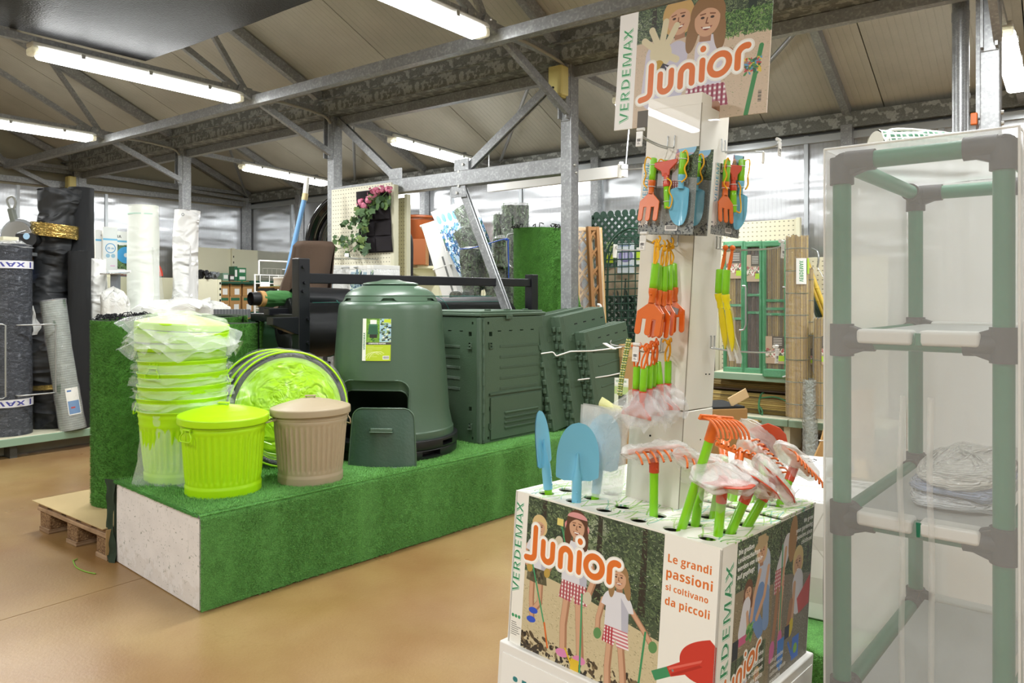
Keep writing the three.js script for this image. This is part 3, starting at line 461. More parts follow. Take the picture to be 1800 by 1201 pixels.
// ---- the square panel composter
const slot = (w, h, x, y, z = 0) => box(w, h, .01, x, y, z);
function panelFace(w, h, m, o, flip, hatch) {                        // one ribbed wall in x/y, facing +z, from x = 0
  const t = .03; const g = [];
  const ev = new Evaluator(); ev.attributes = ['position', 'normal'];
  const clean = q => { for (const k of Object.keys(q.attributes)) if (!['position', 'normal'].includes(k)) q.deleteAttribute(k); return q; };
  let b = new Brush(clean(rbox(w, h, t, .006, w / 2, h / 2, -t / 2)));
  const cuts = []; for (let i = 0; i < 4; i++) cuts.push([.03, .006, flip * (.13 + i * .1), h - .085]);
  for (const y of [h - .1, h - .165, .2, .1]) cuts.push([.026, .026, flip * .055, y]); cuts.push([.014, .016, flip * .035, h - .035], [.014, .016, flip * .035, .03]);
  for (const c of cuts) { const x = c[2] < 0 ? w + c[2] : c[2]; if (x > w - .02 || x < .02) continue; const q = new Brush(clean(box(c[0], c[1], .08, x, c[3], 0))); q.updateMatrixWorld(); b = ev.evaluate(b, q, SUBTRACTION); }
  mesh('wall_panel', metric(b.geometry), m, o);
  const ribs = []; for (let i = 0; i < 5; i++) ribs.push(rbox(w * .66, .018, .008, .003, flip > 0 ? w * .58 : w * .42, h * .42 + i * h * .085, -.001)); for (const r of ribs) mesh('rib', r, m, o);
  for (const y of [h - .165, .1]) { mesh('latch', merge([rbox(.034, .008, .014, .002, flip > 0 ? .055 : w - .055, y - .02, .004), rbox(.008, .03, .012, .002, (flip > 0 ? .04 : w - .04), y, .003), rbox(.014, .012, .02, .002, flip > 0 ? .055 : w - .055, y, -.004)]), m, o); }
  if (hatch) {
    mesh('ledge', rbox(w - .06, .014, .016, .004, w / 2 + .01, h * .385, .004), m, o);
    const hg = mesh('lower_hatch', rbox(w - .07, h * .335, .014, .004, w / 2 + .012, h * .19, .003), m, o);
    for (let i = 0; i < 4; i++) mesh('louvre', merge([tf(rbox(w * .58, .016, .012, .003), w / 2 + .05, h * .1 + i * .03, .012, .5), box(w * .54, .006, .004, w / 2 + .05, h * .1 + i * .03 - .013, .0102)]), i % 2 ? m : m, hg);
  }
}
{
  const o = thing('square_composter', 'boxy dark green panel composter with hinge knuckles and a flat lid', 'composter', onPlat(1.765, .175), PTURN);
  const w = .535, dd = .56, h = .742;
  const right = new THREE.Group(); right.name = 'front_side'; right.position.set(.02, 0, 0); o.add(right); panelFace(w, h, M.bin2, right, 1, true);
  const left = new THREE.Group(); left.name = 'left_side'; left.rotation.y = -Math.PI / 2; left.position.set(-.012, 0, -.03); o.add(left);
  const leftIn = new THREE.Group(); leftIn.name = 'side_wall'; left.add(leftIn); leftIn.position.set(-dd, 0, 0); panelFace(dd, h, M.bin2, left, -1, false); left.children.forEach(c => { if (c !== leftIn) c.position.x -= dd; }); left.remove(leftIn);
  mesh('back_wall', rbox(w, h, .03, .005, w / 2 + .02, h / 2, -dd - .02), M.bin2, o); mesh('far_wall', rbox(.03, h, dd, .005, w + .02, h / 2, -dd / 2 - .02), M.bin2, o);
  for (const x of [-.002]) mesh('corner_post', rbox(.04, h, .04, .012, x + .004, h / 2, -.012), M.bin2, o);
  for (let i = 0; i < 9; i++) mesh('hinge_knuckle', merge([cyl(.009, .009, .052, .006, .05 + i * .08, .012, 0, 0, 0, 12), cyl(.006, .006, .08, .006, .05 + i * .08, .012, 0, 0, 0, 8)]), M.bin2, o);
  const lid = mesh('lid', merge([rbox(w + .06, .022, dd + .06, .008, w / 2 + .01, h + .014, -dd / 2 - .02), rbox(w + .03, .012, dd + .03, .006, w / 2 + .01, h + .03, -dd / 2 - .02)]), M.bin2, o);
  mesh('lid_tab', rbox(.05, .028, .014, .004, w * .42, h - .002, .014), M.bin2, lid); for (let i = 0; i < 3; i++) mesh('lid_hinge', rbox(.04, .012, .02, .004, .1 + i * .17, h + .04, -.05), M.bin2, lid);
}
{ // white straps round the flat packs
  for (const [pts, l] of [[[[951, 622], [972, 619], [978, 626], [1003, 618], [1040, 617], [1092, 611]], 'white packing strap round the rear and middle green panel bundles'], [[[1016, 668], [1040, 665], [1068, 661], [1096, 655]], 'white packing strap round the front green panel bundle']]) { const o = thing('packing_strap', l, 'strap', V(0, 0, 0)); mesh('strap', tube(pts.map((q, i) => P(q[0], q[1], 4.78 + Math.max(0, q[0] - 1003) * .0038)), .0045, 60, 6, false, .1), M.whitePlastic, o); }
}
{ // flat-packed composter walls tied in three bundles
  const m = M.bin2; let proto;
  function flat() {
    const o = thing('composter_board', 'x', 'composter board', V(0, 0, 0), 0, 'flat-packed composter panels'); const w = .50, h = .74, t = .034;
    const g = [rbox(w, h, t, .005, w / 2, h / 2, 0)];
    mesh('sheet', merge(g), m, o);
    mesh('edge_rail', merge([rbox(.05, h, t * 1.3, .006, .02, h / 2, .0)]), m, o);
    for (let i = 0; i < 12; i++) mesh('knuckle', rbox(.02, .034, .024, .005, -.008, .04 + i * .056, .006 * (i % 2 ? 1 : -1)), m, o);
    for (let i = 0; i < 4; i++) mesh('slot_bar', box(.03, .007, .004, .16 + i * .1, h - .07, t / 2), M.dark, o);
    mesh('stiffener', merge([rbox(w * .7, .014, .01, .004, w * .55, h * .82, t / 2), rbox(w * .7, .014, .01, .004, w * .55, h * .62, t / 2), rbox(w * .7, .014, .01, .004, w * .55, h * .4, t / 2)]), m, o);
    mesh('clip_socket', merge([rbox(.03, .036, .008, .003, .085, h - .16, t / 2), box(.012, .02, .006, .085, h - .16, t / 2 + .003)]), M.bin2, o);
    return o;
  }
  const bundles = [[2.36, .13, 1, 3, 'rear bundle'], [2.5, .06, 1, 3, 'middle bundle'], [2.63, -.02, .86, 3, 'front bundle']];
  const which = ['outer panel facing out', 'middle panel', 'innermost panel'];
  const e = new THREE.Euler(0, 0, 0, 'YXZ');
  const tips = [];
  bundles.forEach((b, i) => {
    for (let k = 0; k < b[3]; k++) {
      const p = onPlat(b[0] + k * .004, b[1] + k * .042, PH + .002), q = new THREE.Quaternion().setFromEuler(new THREE.Euler(-.1, PTURN, .12, 'YXZ'));
      const label = 'dark green ribbed panel, ' + which[k] + ' of the ' + b[4];
      if (!proto) { proto = flat(); proto.userData.label = label; proto.position.copy(p); proto.quaternion.copy(q); } else copyOf(proto, label, p, q).scale.y = b[2];
    }
  });
}
// ---------------------------------------------------------------- the children's tool display
const DTILT = .058, DTURN = YAW - .72, DBASE = W(.333, 0, 1.846), DTOP = .758, BX = .2675, BZ = .2525, TW = .0725, TTOP = 1.70;
const DQ = new THREE.Quaternion().setFromAxisAngle(W(0, 0, 1).normalize(), DTILT).multiply(new THREE.Quaternion().setFromAxisAngle(V(0, 1, 0), DTURN));
const DMAT = new THREE.Matrix4().compose(DBASE, DQ, V(1, 1, 1)), DINV = DMAT.clone().invert();
const dw = (x, y, z) => V(x, y, z).applyMatrix4(DMAT);
function DL(px, py, axis, val) {                                    // where the sight line through a pixel meets a plane of the display
  const o = V(0, EYE, 0).applyMatrix4(DINV), q = P(px, py, 3).applyMatrix4(DINV).sub(o);
  return o.clone().add(q.multiplyScalar((val - o[axis]) / q[axis]));
}
function onDisplay(o, p, rx = 0, ry = 0, rz = 0) { o.position.copy(p.clone().applyMatrix4(DMAT)); o.quaternion.copy(DQ).multiply(new THREE.Quaternion().setFromEuler(new THREE.Euler(rx, ry, rz, 'YXZ'))); return o; }
const GREEN = phy(0x84cf17, .3, { clearcoat: .5 });
// ---- prints
function foliage(x, x0, y0, w, h, tones, n, s0, s1) { for (let i = 0; i < n; i++) { x.fillStyle = tones[Math.floor(R(tones.length))]; const s = R(s0, s1); x.beginPath(); x.ellipse(x0 + R(w), y0 + R(h), s * R(.6, 2), s * R(.4, 1), R(3), 0, 7); x.fill(); } }
function sprigs(x, x0, y0, w, h, tones, n, l0, l1, slope) {           // short overlapping strokes, like needles and blades
  x.lineCap = 'round'; for (let i = 0; i < n; i++) { x.strokeStyle = tones[Math.floor(R(tones.length))]; x.lineWidth = R(l0 * .3, l1 * .3); const a = x0 + R(w), b = y0 + R(h), l = R(l0, l1), t = R(-1, 1) * slope + .3; x.beginPath(); x.moveTo(a, b); x.lineTo(a + l * Math.cos(t), b + l * Math.sin(t)); x.stroke(); }
}
function gardenView(x, x0, y0, w, h, hz, ground, dapple) {
  x.save(); x.beginPath(); x.rect(x0, y0, w, h); x.clip(); x.fillStyle = '#46543f'; x.fillRect(x0, y0, w, h);
  for (let i = 0; i < 26; i++) { x.fillStyle = ['#2c382d', '#3a4937', '#55674a', '#6d7f5a', '#8d9b76', '#b6bfa6'][i % 6]; x.globalAlpha = .55; x.beginPath(); x.ellipse(x0 + R(w), y0 + R(hz), w * R(.06, .2), hz * R(.06, .18), R(3), 0, 7); x.fill(); } x.globalAlpha = 1;
  sprigs(x, x0, y0, w, hz * 1.1, ['#253026', '#34432f', '#4b5c40', '#5f7250', '#78895f', '#2d3a30', '#3c4c38'], 2600, h * .008, h * .026, 1.2); sprigs(x, x0, y0, w, hz * .8, ['#c3ccb4', '#a9b592', '#dfe4d6'], 260, h * .004, h * .012, 2);
  x.fillStyle = '#332e26'; for (const t of [.12, .55, .86]) { x.beginPath(); x.moveTo(x0 + w * t, y0); x.lineTo(x0 + w * (t + .03), y0); x.lineTo(x0 + w * (t + .042), y0 + hz); x.lineTo(x0 + w * (t - .01), y0 + hz); x.fill(); }
  sprigs(x, x0, y0, w, hz, ['#2b382c', '#46583f', '#62764f', '#384936', '#7d8f66'], 1500, h * .008, h * .022, 1);
  x.fillStyle = ground; x.beginPath(); x.moveTo(x0, y0 + hz * .96); x.bezierCurveTo(x0 + w * .3, y0 + hz * .9, x0 + w * .6, y0 + hz * 1.1, x0 + w, y0 + hz * 1.2); x.lineTo(x0 + w, y0 + h); x.lineTo(x0, y0 + h); x.fill();
  sprigs(x, x0, y0 + hz * 1.1, w, h - hz, dapple, 1900, h * .003, h * .012, .5); x.restore();
}
const SKIN = '#cfa384', SKIN2 = '#a87b5e';
function limb(x, pts, w, c) { x.strokeStyle = c; x.lineCap = x.lineJoin = 'round'; x.lineWidth = w; x.beginPath(); x.moveTo(...pts[0]); for (let i = 1; i < pts.length; i++) x.lineTo(...pts[i]); x.stroke(); }
function checked(x, path, c, s) { x.save(); x.beginPath(); path(); x.fillStyle = '#efe6e6'; x.fill(); x.clip(); x.fillStyle = c; for (let i = -40; i < 40; i++) { x.fillRect(i * s * 2, -900, s, 1800); } x.globalAlpha = .6; for (let i = -40; i < 40; i++) x.fillRect(-900, i * s * 2, 1800, s); x.restore(); }
function head(x, cx, cy, r, hair, long, tilt = 0) {
  x.save(); x.translate(cx, cy); x.rotate(tilt);
  x.fillStyle = hair; x.beginPath(); x.ellipse(0, -r * .2, r * 1.08, r * 1.15, 0, 0, 7); x.fill(); if (long) { x.beginPath(); x.ellipse(-r * .82, r * .7, r * .38, r * 1.25, .12, 0, 7); x.ellipse(r * .82, r * .7, r * .38, r * 1.25, -.12, 0, 7); x.fill(); } else { x.beginPath(); x.ellipse(0, r * .1, r * 1.1, r * 1.05, 0, 0, 7); x.fill(); }
  x.fillStyle = SKIN2; x.fillRect(-r * .35, r * .6, r * .7, r * .75); x.fillStyle = SKIN; x.beginPath(); x.ellipse(0, r * .1, r * .78, r * .98, 0, 0, 7); x.fill();
  x.fillStyle = hair; x.beginPath(); x.moveTo(-r * .85, r * .1); x.quadraticCurveTo(-r * .7, -r, 0, -r * .98); x.quadraticCurveTo(r * .8, -r, r * .86, r * .1); x.quadraticCurveTo(r * .6, -r * .6, -r * .1, -r * .55); x.quadraticCurveTo(-r * .6, -r * .4, -r * .85, r * .1); x.fill();
  x.fillStyle = '#3a241a'; x.beginPath(); x.ellipse(-r * .3, -r * .02, r * .12, r * .07, 0, 0, 7); x.ellipse(r * .3, -r * .02, r * .12, r * .07, 0, 0, 7); x.fill(); x.strokeStyle = '#7a4a30'; x.lineWidth = r * .07; x.beginPath(); x.moveTo(-r * .45, -r * .2); x.lineTo(-r * .15, -r * .24); x.moveTo(r * .15, -r * .24); x.lineTo(r * .45, -r * .2); x.moveTo(0, 0); x.lineTo(-r * .06, r * .3); x.lineTo(r * .08, r * .32); x.stroke();
  x.fillStyle = '#7c2f28'; x.beginPath(); x.moveTo(-r * .36, r * .48); x.quadraticCurveTo(0, r * .56, r * .36, r * .46); x.quadraticCurveTo(0, r * .95, -r * .36, r * .48); x.fill(); x.fillStyle = '#f4efe6'; x.fillRect(-r * .24, r * .52, r * .48, r * .1); x.restore();
}
function child(x, cx, y0, H, o) {                                    // standing child: y0 crown, H height
  const s = H / 100, g = (a, b) => [cx + a * s, y0 + b * s];
  for (const l of o.legs) limb(x, l.map(q => g(...q)), 6.4 * s, SKIN2); for (const l of o.legs) limb(x, l.map(q => g(q[0] - .8, q[1])), 4.2 * s, SKIN);
  for (const l of o.legs) { const e = l.at(-1); x.fillStyle = o.shoe; x.beginPath(); x.ellipse(...g(e[0] - 1, e[1] + 1.5), 5.5 * s, 3 * s, -.1, 0, 7); x.fill(); }
  for (const l of o.arms) { limb(x, l.map(q => g(...q)), 5 * s, SKIN2); limb(x, l.map(q => g(q[0] - .5, q[1] - .4)), 3.4 * s, SKIN); }
  const path = () => { x.moveTo(...g(-10, 46)); x.lineTo(...g(10, 46)); x.lineTo(...g(12.5, 62)); x.lineTo(...g(1.5, 63)); x.lineTo(...g(0, 57)); x.lineTo(...g(-1.5, 63)); x.lineTo(...g(-12.5, 62)); x.closePath(); };
  if (o.check) checked(x, path, o.check, 1.35 * s); else { x.fillStyle = o.shorts; x.beginPath(); path(); x.fill(); foliage(x, cx - 10 * s, y0 + 47 * s, 20 * s, 14 * s, ['#4d4a3a', '#6e6a53', '#3b3a30'], 30, s, 2.4 * s); }
  x.fillStyle = o.shirt || '#dcdce2'; x.beginPath(); x.moveTo(...g(-4, 20)); x.quadraticCurveTo(...g(-13, 21), ...g(-15, 33)); x.lineTo(...g(-10.5, 34)); x.lineTo(...g(-11, 49)); x.lineTo(...g(11, 49)); x.lineTo(...g(10.5, 34)); x.lineTo(...g(15, 33)); x.quadraticCurveTo(...g(13, 21), ...g(4, 20)); x.fill();
  x.fillStyle = 'rgba(120,124,150,.35)'; x.beginPath(); x.moveTo(...g(3, 24)); x.lineTo(...g(11, 34)); x.lineTo(...g(11, 49)); x.lineTo(...g(5, 49)); x.fill();
  head(x, ...g(0, 9), 8.4 * s, o.hair, o.long, o.tilt || 0);
  for (const l of o.arms) { const e = l.at(-1); x.fillStyle = o.glove; x.beginPath(); x.ellipse(...g(...e), 3.6 * s, 4.6 * s, .3, 0, 7); x.fill(); }
}
function vertical(x, t, cx, y0, L, size, c) { x.save(); x.translate(cx, y0); x.rotate(-Math.PI / 2); x.font = 'bold ' + size + 'px sans-serif'; const w = x.measureText(t).width; x.scale(L / w, 1); x.fillStyle = c; x.fillText(t, 0, 0); x.lineWidth = size * .035; x.strokeStyle = '#e9f3ea'; x.strokeText(t, size * .03, -size * .06); x.restore(); }
function junior(x, x0, y0, s, rise = 0, skew = 0, color = '#e0742a') {      // rounded monoline lettering; s = x-height
  const A = Math.PI, q = [];
  const arc = (cx, cy, rx, ry, a, b) => { const p = []; for (let i = 0; i <= 36; i++) { const t = a + (b - a) * i / 36; p.push([cx + rx * Math.cos(t), cy + ry * Math.sin(t)]); } return p; };
  q.push([[.42, -.62], [.42, .72], ...arc(.14, .78, .28, .26, 0, A * .5), [-.14, 1.05]]);             // J
  q.push([[.98, 0], [.98, .62], ...arc(1.3, .64, .32, .34, A, 0), [1.62, .6], [1.62, 0]]);            // u
  q.push([[2.16, .98], [2.16, .36], ...arc(2.48, .36, .32, .34, A, 2 * A), [2.8, .4], [2.8, .98]]);   // n
  q.push([[3.34, .04], [3.34, .98]]); q.push([[3.34, -.56], [3.345, -.55]]);                          // i
  q.push(arc(4.26, .5, .5, .5, 0, 2 * A));                                                            // o
  q.push([[5.2, .98], [5.2, .34], ...arc(5.56, .36, .36, .34, A, 1.62 * A)]);                         // r
  x.save(); x.translate(x0, y0); x.scale(s, s); x.lineCap = x.lineJoin = 'round';
  const go = (w, c) => { x.strokeStyle = c; x.lineWidth = w; for (const l of q) { x.beginPath(); l.forEach((p, i) => { const u = p[0], v = p[1] + rise * p[0]; i ? x.lineTo(u, v) : x.moveTo(u, v); }); x.stroke(); } };
  go(.66, '#f6f5ef'); go(.6, '#d8d4c8'); go(.56, '#f8f7f2'); go(.32, color); x.restore();
}
function lines(x, t, x0, y0, lh, font, c, align = 'left') { x.font = font; x.fillStyle = c; x.textAlign = align; t.forEach((s, i) => x.fillText(s, x0, y0 + i * lh)); x.textAlign = 'left'; }
const printFront = canvas(1430, 1000, (x, w, h) => {
  x.fillStyle = '#efede4'; x.fillRect(0, 0, w, h); const a = w * .077, b = w * .763;
  gardenView(x, a, 0, b - a, h, h * .5, '#cbbd98', ['#b7a882', '#d9cdac', '#8d8462', '#a39a74', '#c2b48c']);
  x.save(); x.beginPath(); x.rect(a, 0, b - a, h); x.clip(); foliage(x, a, h * .86, b - a, h * .14, ['#3e352a', '#564835', '#2d2721', '#7b6a4d'], 260, 6, 18);
  child(x, a + w * .07, h * .12, h * .66, { legs: [[[-5, 60], [-5, 78], [-3, 97]], [[5, 60], [5, 80], [-1, 88]]], arms: [[[-13, 30], [-17, 44], [-9, 50]], [[13, 31], [16, 42], [12, 50]]], shorts: '#5a563f', hair: '#d7bd87', shoe: '#2f55c8', glove: '#b89a4a' });
  limb(x, [[a + 60, h * .42], [a + 210, h * .86]], 11, '#3f9a67'); limb(x, [[a + 180, h * .76], [a + 214, h * .9]], 13, '#d8692c');
  x.fillStyle = '#d58b8b'; x.beginPath(); x.ellipse(a + w * .27, h * .115, 92, 50, 0, 0, 7); x.fill();
  child(x, a + w * .27, h * .03, h * .86, { legs: [[[-5, 60], [-7, 80], [-6, 99]], [[5, 60], [7, 80], [9, 99]]], arms: [[[-13, 30], [-20, 36], [-15, 24]], [[13, 31], [17, 42], [12, 56]]], check: '#a8474f', hair: '#5b3a28', long: 1, shoe: '#d987b5', glove: '#cfc6ad' });
  x.fillStyle = '#d99a98'; x.beginPath(); x.ellipse(a + w * .27, h * .06, 74, 34, 0, Math.PI, 0); x.fill(); limb(x, [[a + w * .315, h * .5], [a + w * .325, h * .96]], 12, '#3f9a67'); limb(x, [[a + w * .19, h * .13], [a + w * .22, h * .26]], 9, '#3f9a67'); x.fillStyle = '#e2d27a'; x.fillRect(a + w * .165, h * .09, 48, 44);
  child(x, a + w * .49, h * .26, h * .74, { legs: [[[-5, 60], [-6, 80], [-5, 96]], [[5, 60], [8, 80], [10, 96]]], arms: [[[-13, 30], [-17, 46], [-17, 58]], [[13, 31], [24, 42], [33, 52]]], check: '#b02c3a', hair: '#9b7a52', long: 1, shoe: '#d56fae', glove: '#5f8f57', tilt: -.12 });
  limb(x, [[a + w * .625, h * .58], [a + w * .60, h]], 13, '#3b8f5c');
  x.fillStyle = '#dcb931'; x.fillRect(a + w * .275, h * .9, 62, 76); limb(x, [[a + w * .275, h * .93], [a + w * .245, h * .86]], 12, '#dcb931'); x.restore();
  vertical(x, 'VERDEMAX', a * .66, h * .64, h * .58, 78, '#1f8a55');
  junior(x, a * 1.2, h * .27, 118, -.03);
  for (let i = 0; i < 3; i++) { x.fillStyle = '#3f9a67'; x.beginPath(); x.arc(34 + i * 26, h * .79, 11, 0, 7); x.fill(); } x.fillStyle = '#666'; for (let i = 0; i < 7; i++) x.fillRect(24, h * .83 + i * 13, 40 + R(40), 4);
  lines(x, ['Le grandi'], b + 22, h * .15, 0, 'bold 60px sans-serif', '#d9702b'); lines(x, ['passioni'], b + 16, h * .235, 0, 'bold 72px sans-serif', '#d9702b'); lines(x, ['si coltivano'], b + 20, h * .305, 0, 'bold 47px sans-serif', '#d9702b'); lines(x, ['da piccoli'], b + 20, h * .385, 0, 'bold 60px sans-serif', '#d9702b');
  x.save(); x.translate(b + 70, h * .74); x.rotate(-.55); x.scale(.78, .78); x.fillStyle = '#3f8f5f'; x.fillRect(-140, -34, 150, 66); x.fillStyle = '#c93a2c'; x.beginPath(); x.moveTo(0, -34); x.lineTo(120, -40); x.bezierCurveTo(150, -130, 260, -150, 420, -120); x.bezierCurveTo(470, 0, 470, 40, 400, 130); x.bezierCurveTo(270, 160, 170, 130, 120, 44); x.lineTo(0, 34); x.fill(); x.fillStyle = '#b22d22'; x.beginPath(); x.moveTo(10, 16); x.lineTo(260, 10); x.lineTo(280, 28); x.lineTo(10, 34); x.fill(); x.fillStyle = '#e0685a'; x.beginPath(); x.moveTo(10, -26); x.lineTo(300, -14); x.lineTo(280, 0); x.lineTo(10, -10); x.fill(); x.fillStyle = '#8a8a86'; x.beginPath(); x.arc(36, 0, 9, 0, 7); x.fill(); x.restore();
  x.save(); x.translate(b + 130, h * .87); x.fillStyle = '#3a8a5c'; x.fillRect(-26, -70, 60, 120); x.fillStyle = '#e2b92e'; for (let i = 0; i < 3; i++) x.fillRect(70 + i * 44, -46 + i * 6, 22, 90); x.fillRect(60, 0, 150, 24); x.restore();
});
const printSide = canvas(1000, 760, (x, w, h) => {
  x.fillStyle = '#efede4'; x.fillRect(0, 0, w, h); const a = w * .14, m = w * .53;
  gardenView(x, a, 0, m - a, h, h * .3, '#8c7f64', ['#6f6650', '#a69a7e', '#544c3b', '#b9ae95']); gardenView(x, m, 0, w - m, h, h * .36, '#7f796c', ['#5f5b52', '#979288', '#b0aaa0', '#4c483f']);
  x.save(); x.beginPath(); x.rect(a, 0, m - a, h); x.clip();
  limb(x, [[a + 280, 150], [a + 290, 270]], 130, '#b9c2d6'); head(x, a + 250, 90, 50, '#cdb58a', false); x.fillStyle = '#b9a27a'; x.beginPath(); x.ellipse(a + 240, 60, 74, 24, -.2, 0, 7); x.fill(); x.fillRect(a + 200, 20, 84, 40);
  limb(x, [[a + 260, 270], [a + 190, 350], [a + 270, 440]], 80, '#6f8fc0'); limb(x, [[a + 320, 290], [a + 330, 430]], 66, '#7e9bc8'); limb(x, [[a + 240, 180], [a + 190, 290], [a + 175, 370]], 30, SKIN); limb(x, [[a + 330, 180], [a + 300, 300], [a + 230, 380]], 28, SKIN);
  head(x, a + 130, 240, 40, '#6a4530', true); limb(x, [[a + 120, 300], [a + 90, 400]], 78, '#d9d9e0'); limb(x, [[a + 130, 330], [a + 150, 430]], 22, SKIN); x.fillStyle = '#c65a86'; x.fillRect(a + 60, 420, 70, 36); x.fillStyle = '#2b3038'; x.fillRect(a + 4, 420, 54, 80); foliage(x, a + 140, 390, 60, 60, ['#4f8f44', '#7ab45a', '#2f6a34'], 40, 5, 12); x.restore();
  x.save(); x.beginPath(); x.rect(m, 0, w - m, h); x.clip();
  limb(x, [[m + 150, 120], [m + 80, 220]], 96, '#d7d6de'); x.fillStyle = '#a87f52'; x.beginPath(); x.ellipse(m + 210, 110, 50, 110, .1, 0, 7); x.fill(); checked(x, () => x.rect(m + 20, 220, 110, 110), '#b04a58', 9); limb(x, [[m + 60, 320], [m + 50, 440], [m + 30, 560]], 36, SKIN2); limb(x, [[m + 110, 320], [m + 100, 440], [m + 110, 540]], 36, SKIN); limb(x, [[m + 90, 120], [m + 112, 600]], 15, '#5aa07c'); limb(x, [[m + 130, 140], [m + 110, 300]], 24, SKIN);
  x.fillStyle = '#cf6fa6'; x.beginPath(); x.ellipse(m + 24, 590, 30, 50, .2, 0, 7); x.ellipse(m + 110, 560, 26, 46, .1, 0, 7); x.fill(); x.fillStyle = '#4b86d6'; x.beginPath(); x.moveTo(m + 90, 560); x.lineTo(m + 170, 560); x.lineTo(m + 160, 680); x.lineTo(m + 130, 710); x.lineTo(m + 96, 680); x.fill();
  head(x, m + 290, 240, 60, '#d8bf85', false); limb(x, [[m + 300, 340], [m + 310, 430]], 130, '#d5d4dc'); limb(x, [[m + 260, 340], [m + 250, 520]], 34, SKIN); limb(x, [[m + 230, 420], [m + 200, 560]], 46, SKIN2); x.fillStyle = '#c5474b'; x.beginPath(); x.moveTo(m + 300, 420); x.lineTo(w, 330); x.lineTo(w, 480); x.lineTo(m + 330, 500); x.fill(); x.fillStyle = '#d9c43a'; x.beginPath(); x.ellipse(m + 240, 540, 26, 44, .3, 0, 7); x.fill(); x.fillStyle = '#26314e'; x.fillRect(m + 170, 520, 56, 60);
  x.fillStyle = '#3f74d2'; x.fillRect(m + 270, 600, 84, 110); limb(x, [[m + 270, 680], [m + 220, 610]], 18, '#3f74d2'); x.fillStyle = '#86b93c'; x.beginPath(); x.arc(m + 312, 660, 24, 0, 7); x.fill(); x.restore();
  gardenView(x, a, h * .66, (m - a) * .88, h * .34, h * .16, '#8d866c', ['#6d6650', '#a39a7e']); child(x, a + 120, h * .7, h * .4, { legs: [[[-5, 60], [-5, 95]], [[5, 60], [5, 95]]], arms: [[[-13, 30], [-16, 50]], [[13, 30], [16, 50]]], check: '#b04a58', hair: '#8b6742', long: 1, shoe: '#c66', glove: '#ca6' }); child(x, a + 260, h * .8, h * .4, { legs: [[[-5, 60], [-5, 95]], [[5, 60], [5, 95]]], arms: [[[-13, 30], [-16, 50]], [[13, 30], [16, 50]]], shorts: '#556', hair: '#c9a873', shoe: '#c66', glove: '#ca6' });
  lines(x, ['Die großen', 'Leidenschaften', 'werden von klein', 'auf gepflegt'], a + 12, 60, 34, 'bold 29px sans-serif', '#fff'); lines(x, ['We grow', 'your gardening', 'passions since', 'childhood'], w - 14, 60, 34, 'bold 29px sans-serif', '#fff', 'right'); lines(x, ['Les grandes', 'passions', 'se cultivent', 'dès petits'], m - 64, h * .74, 34, 'bold 27px sans-serif', '#fff', 'right'); lines(x, ['Las grandes', 'pasiones se', 'cultivan desde', 'pequeños'], m + 20, h * .84, 32, 'bold 26px sans-serif', '#e9e9e4');
  vertical(x, 'VERDEMAX', a * .8, h * .9, h * .8, 92, '#1f8a55'); junior(x, a * .5, h * .8, 62, -.32, 0, '#dd7a35');
});
const printTray = (t, right) => canvas(700, 500, (x, w, h) => { x.fillStyle = '#efeee9'; x.fillRect(0, 0, w, h); x.strokeStyle = 'rgba(120,118,108,.25)'; for (let i = 0; i < 24; i++) { x.beginPath(); x.moveTo(R(w), R(h)); x.lineTo(R(w), R(h)); x.stroke(); } lines(x, [t], right ? w - 24 : 40, 152, 0, 'bold 118px sans-serif', '#2d7f83', right ? 'right' : 'left'); });
const printTop = canvas(900, 850, (x, w, h) => { x.fillStyle = '#eeede2'; x.fillRect(0, 0, w, h); for (let i = 0; i < 520; i++) { x.strokeStyle = ['#9cc56e', '#b9d68f', '#8fc3b4', '#a9cf7a', '#cfe0b4', '#6fae58'][i % 6]; x.lineWidth = R(2, 7); const a = R(w), b = R(h); x.beginPath(); x.moveTo(a, b); x.quadraticCurveTo(a + R(-40, 40), b - R(60), a + R(-70, 120), b - R(60, 190)); x.stroke(); } });
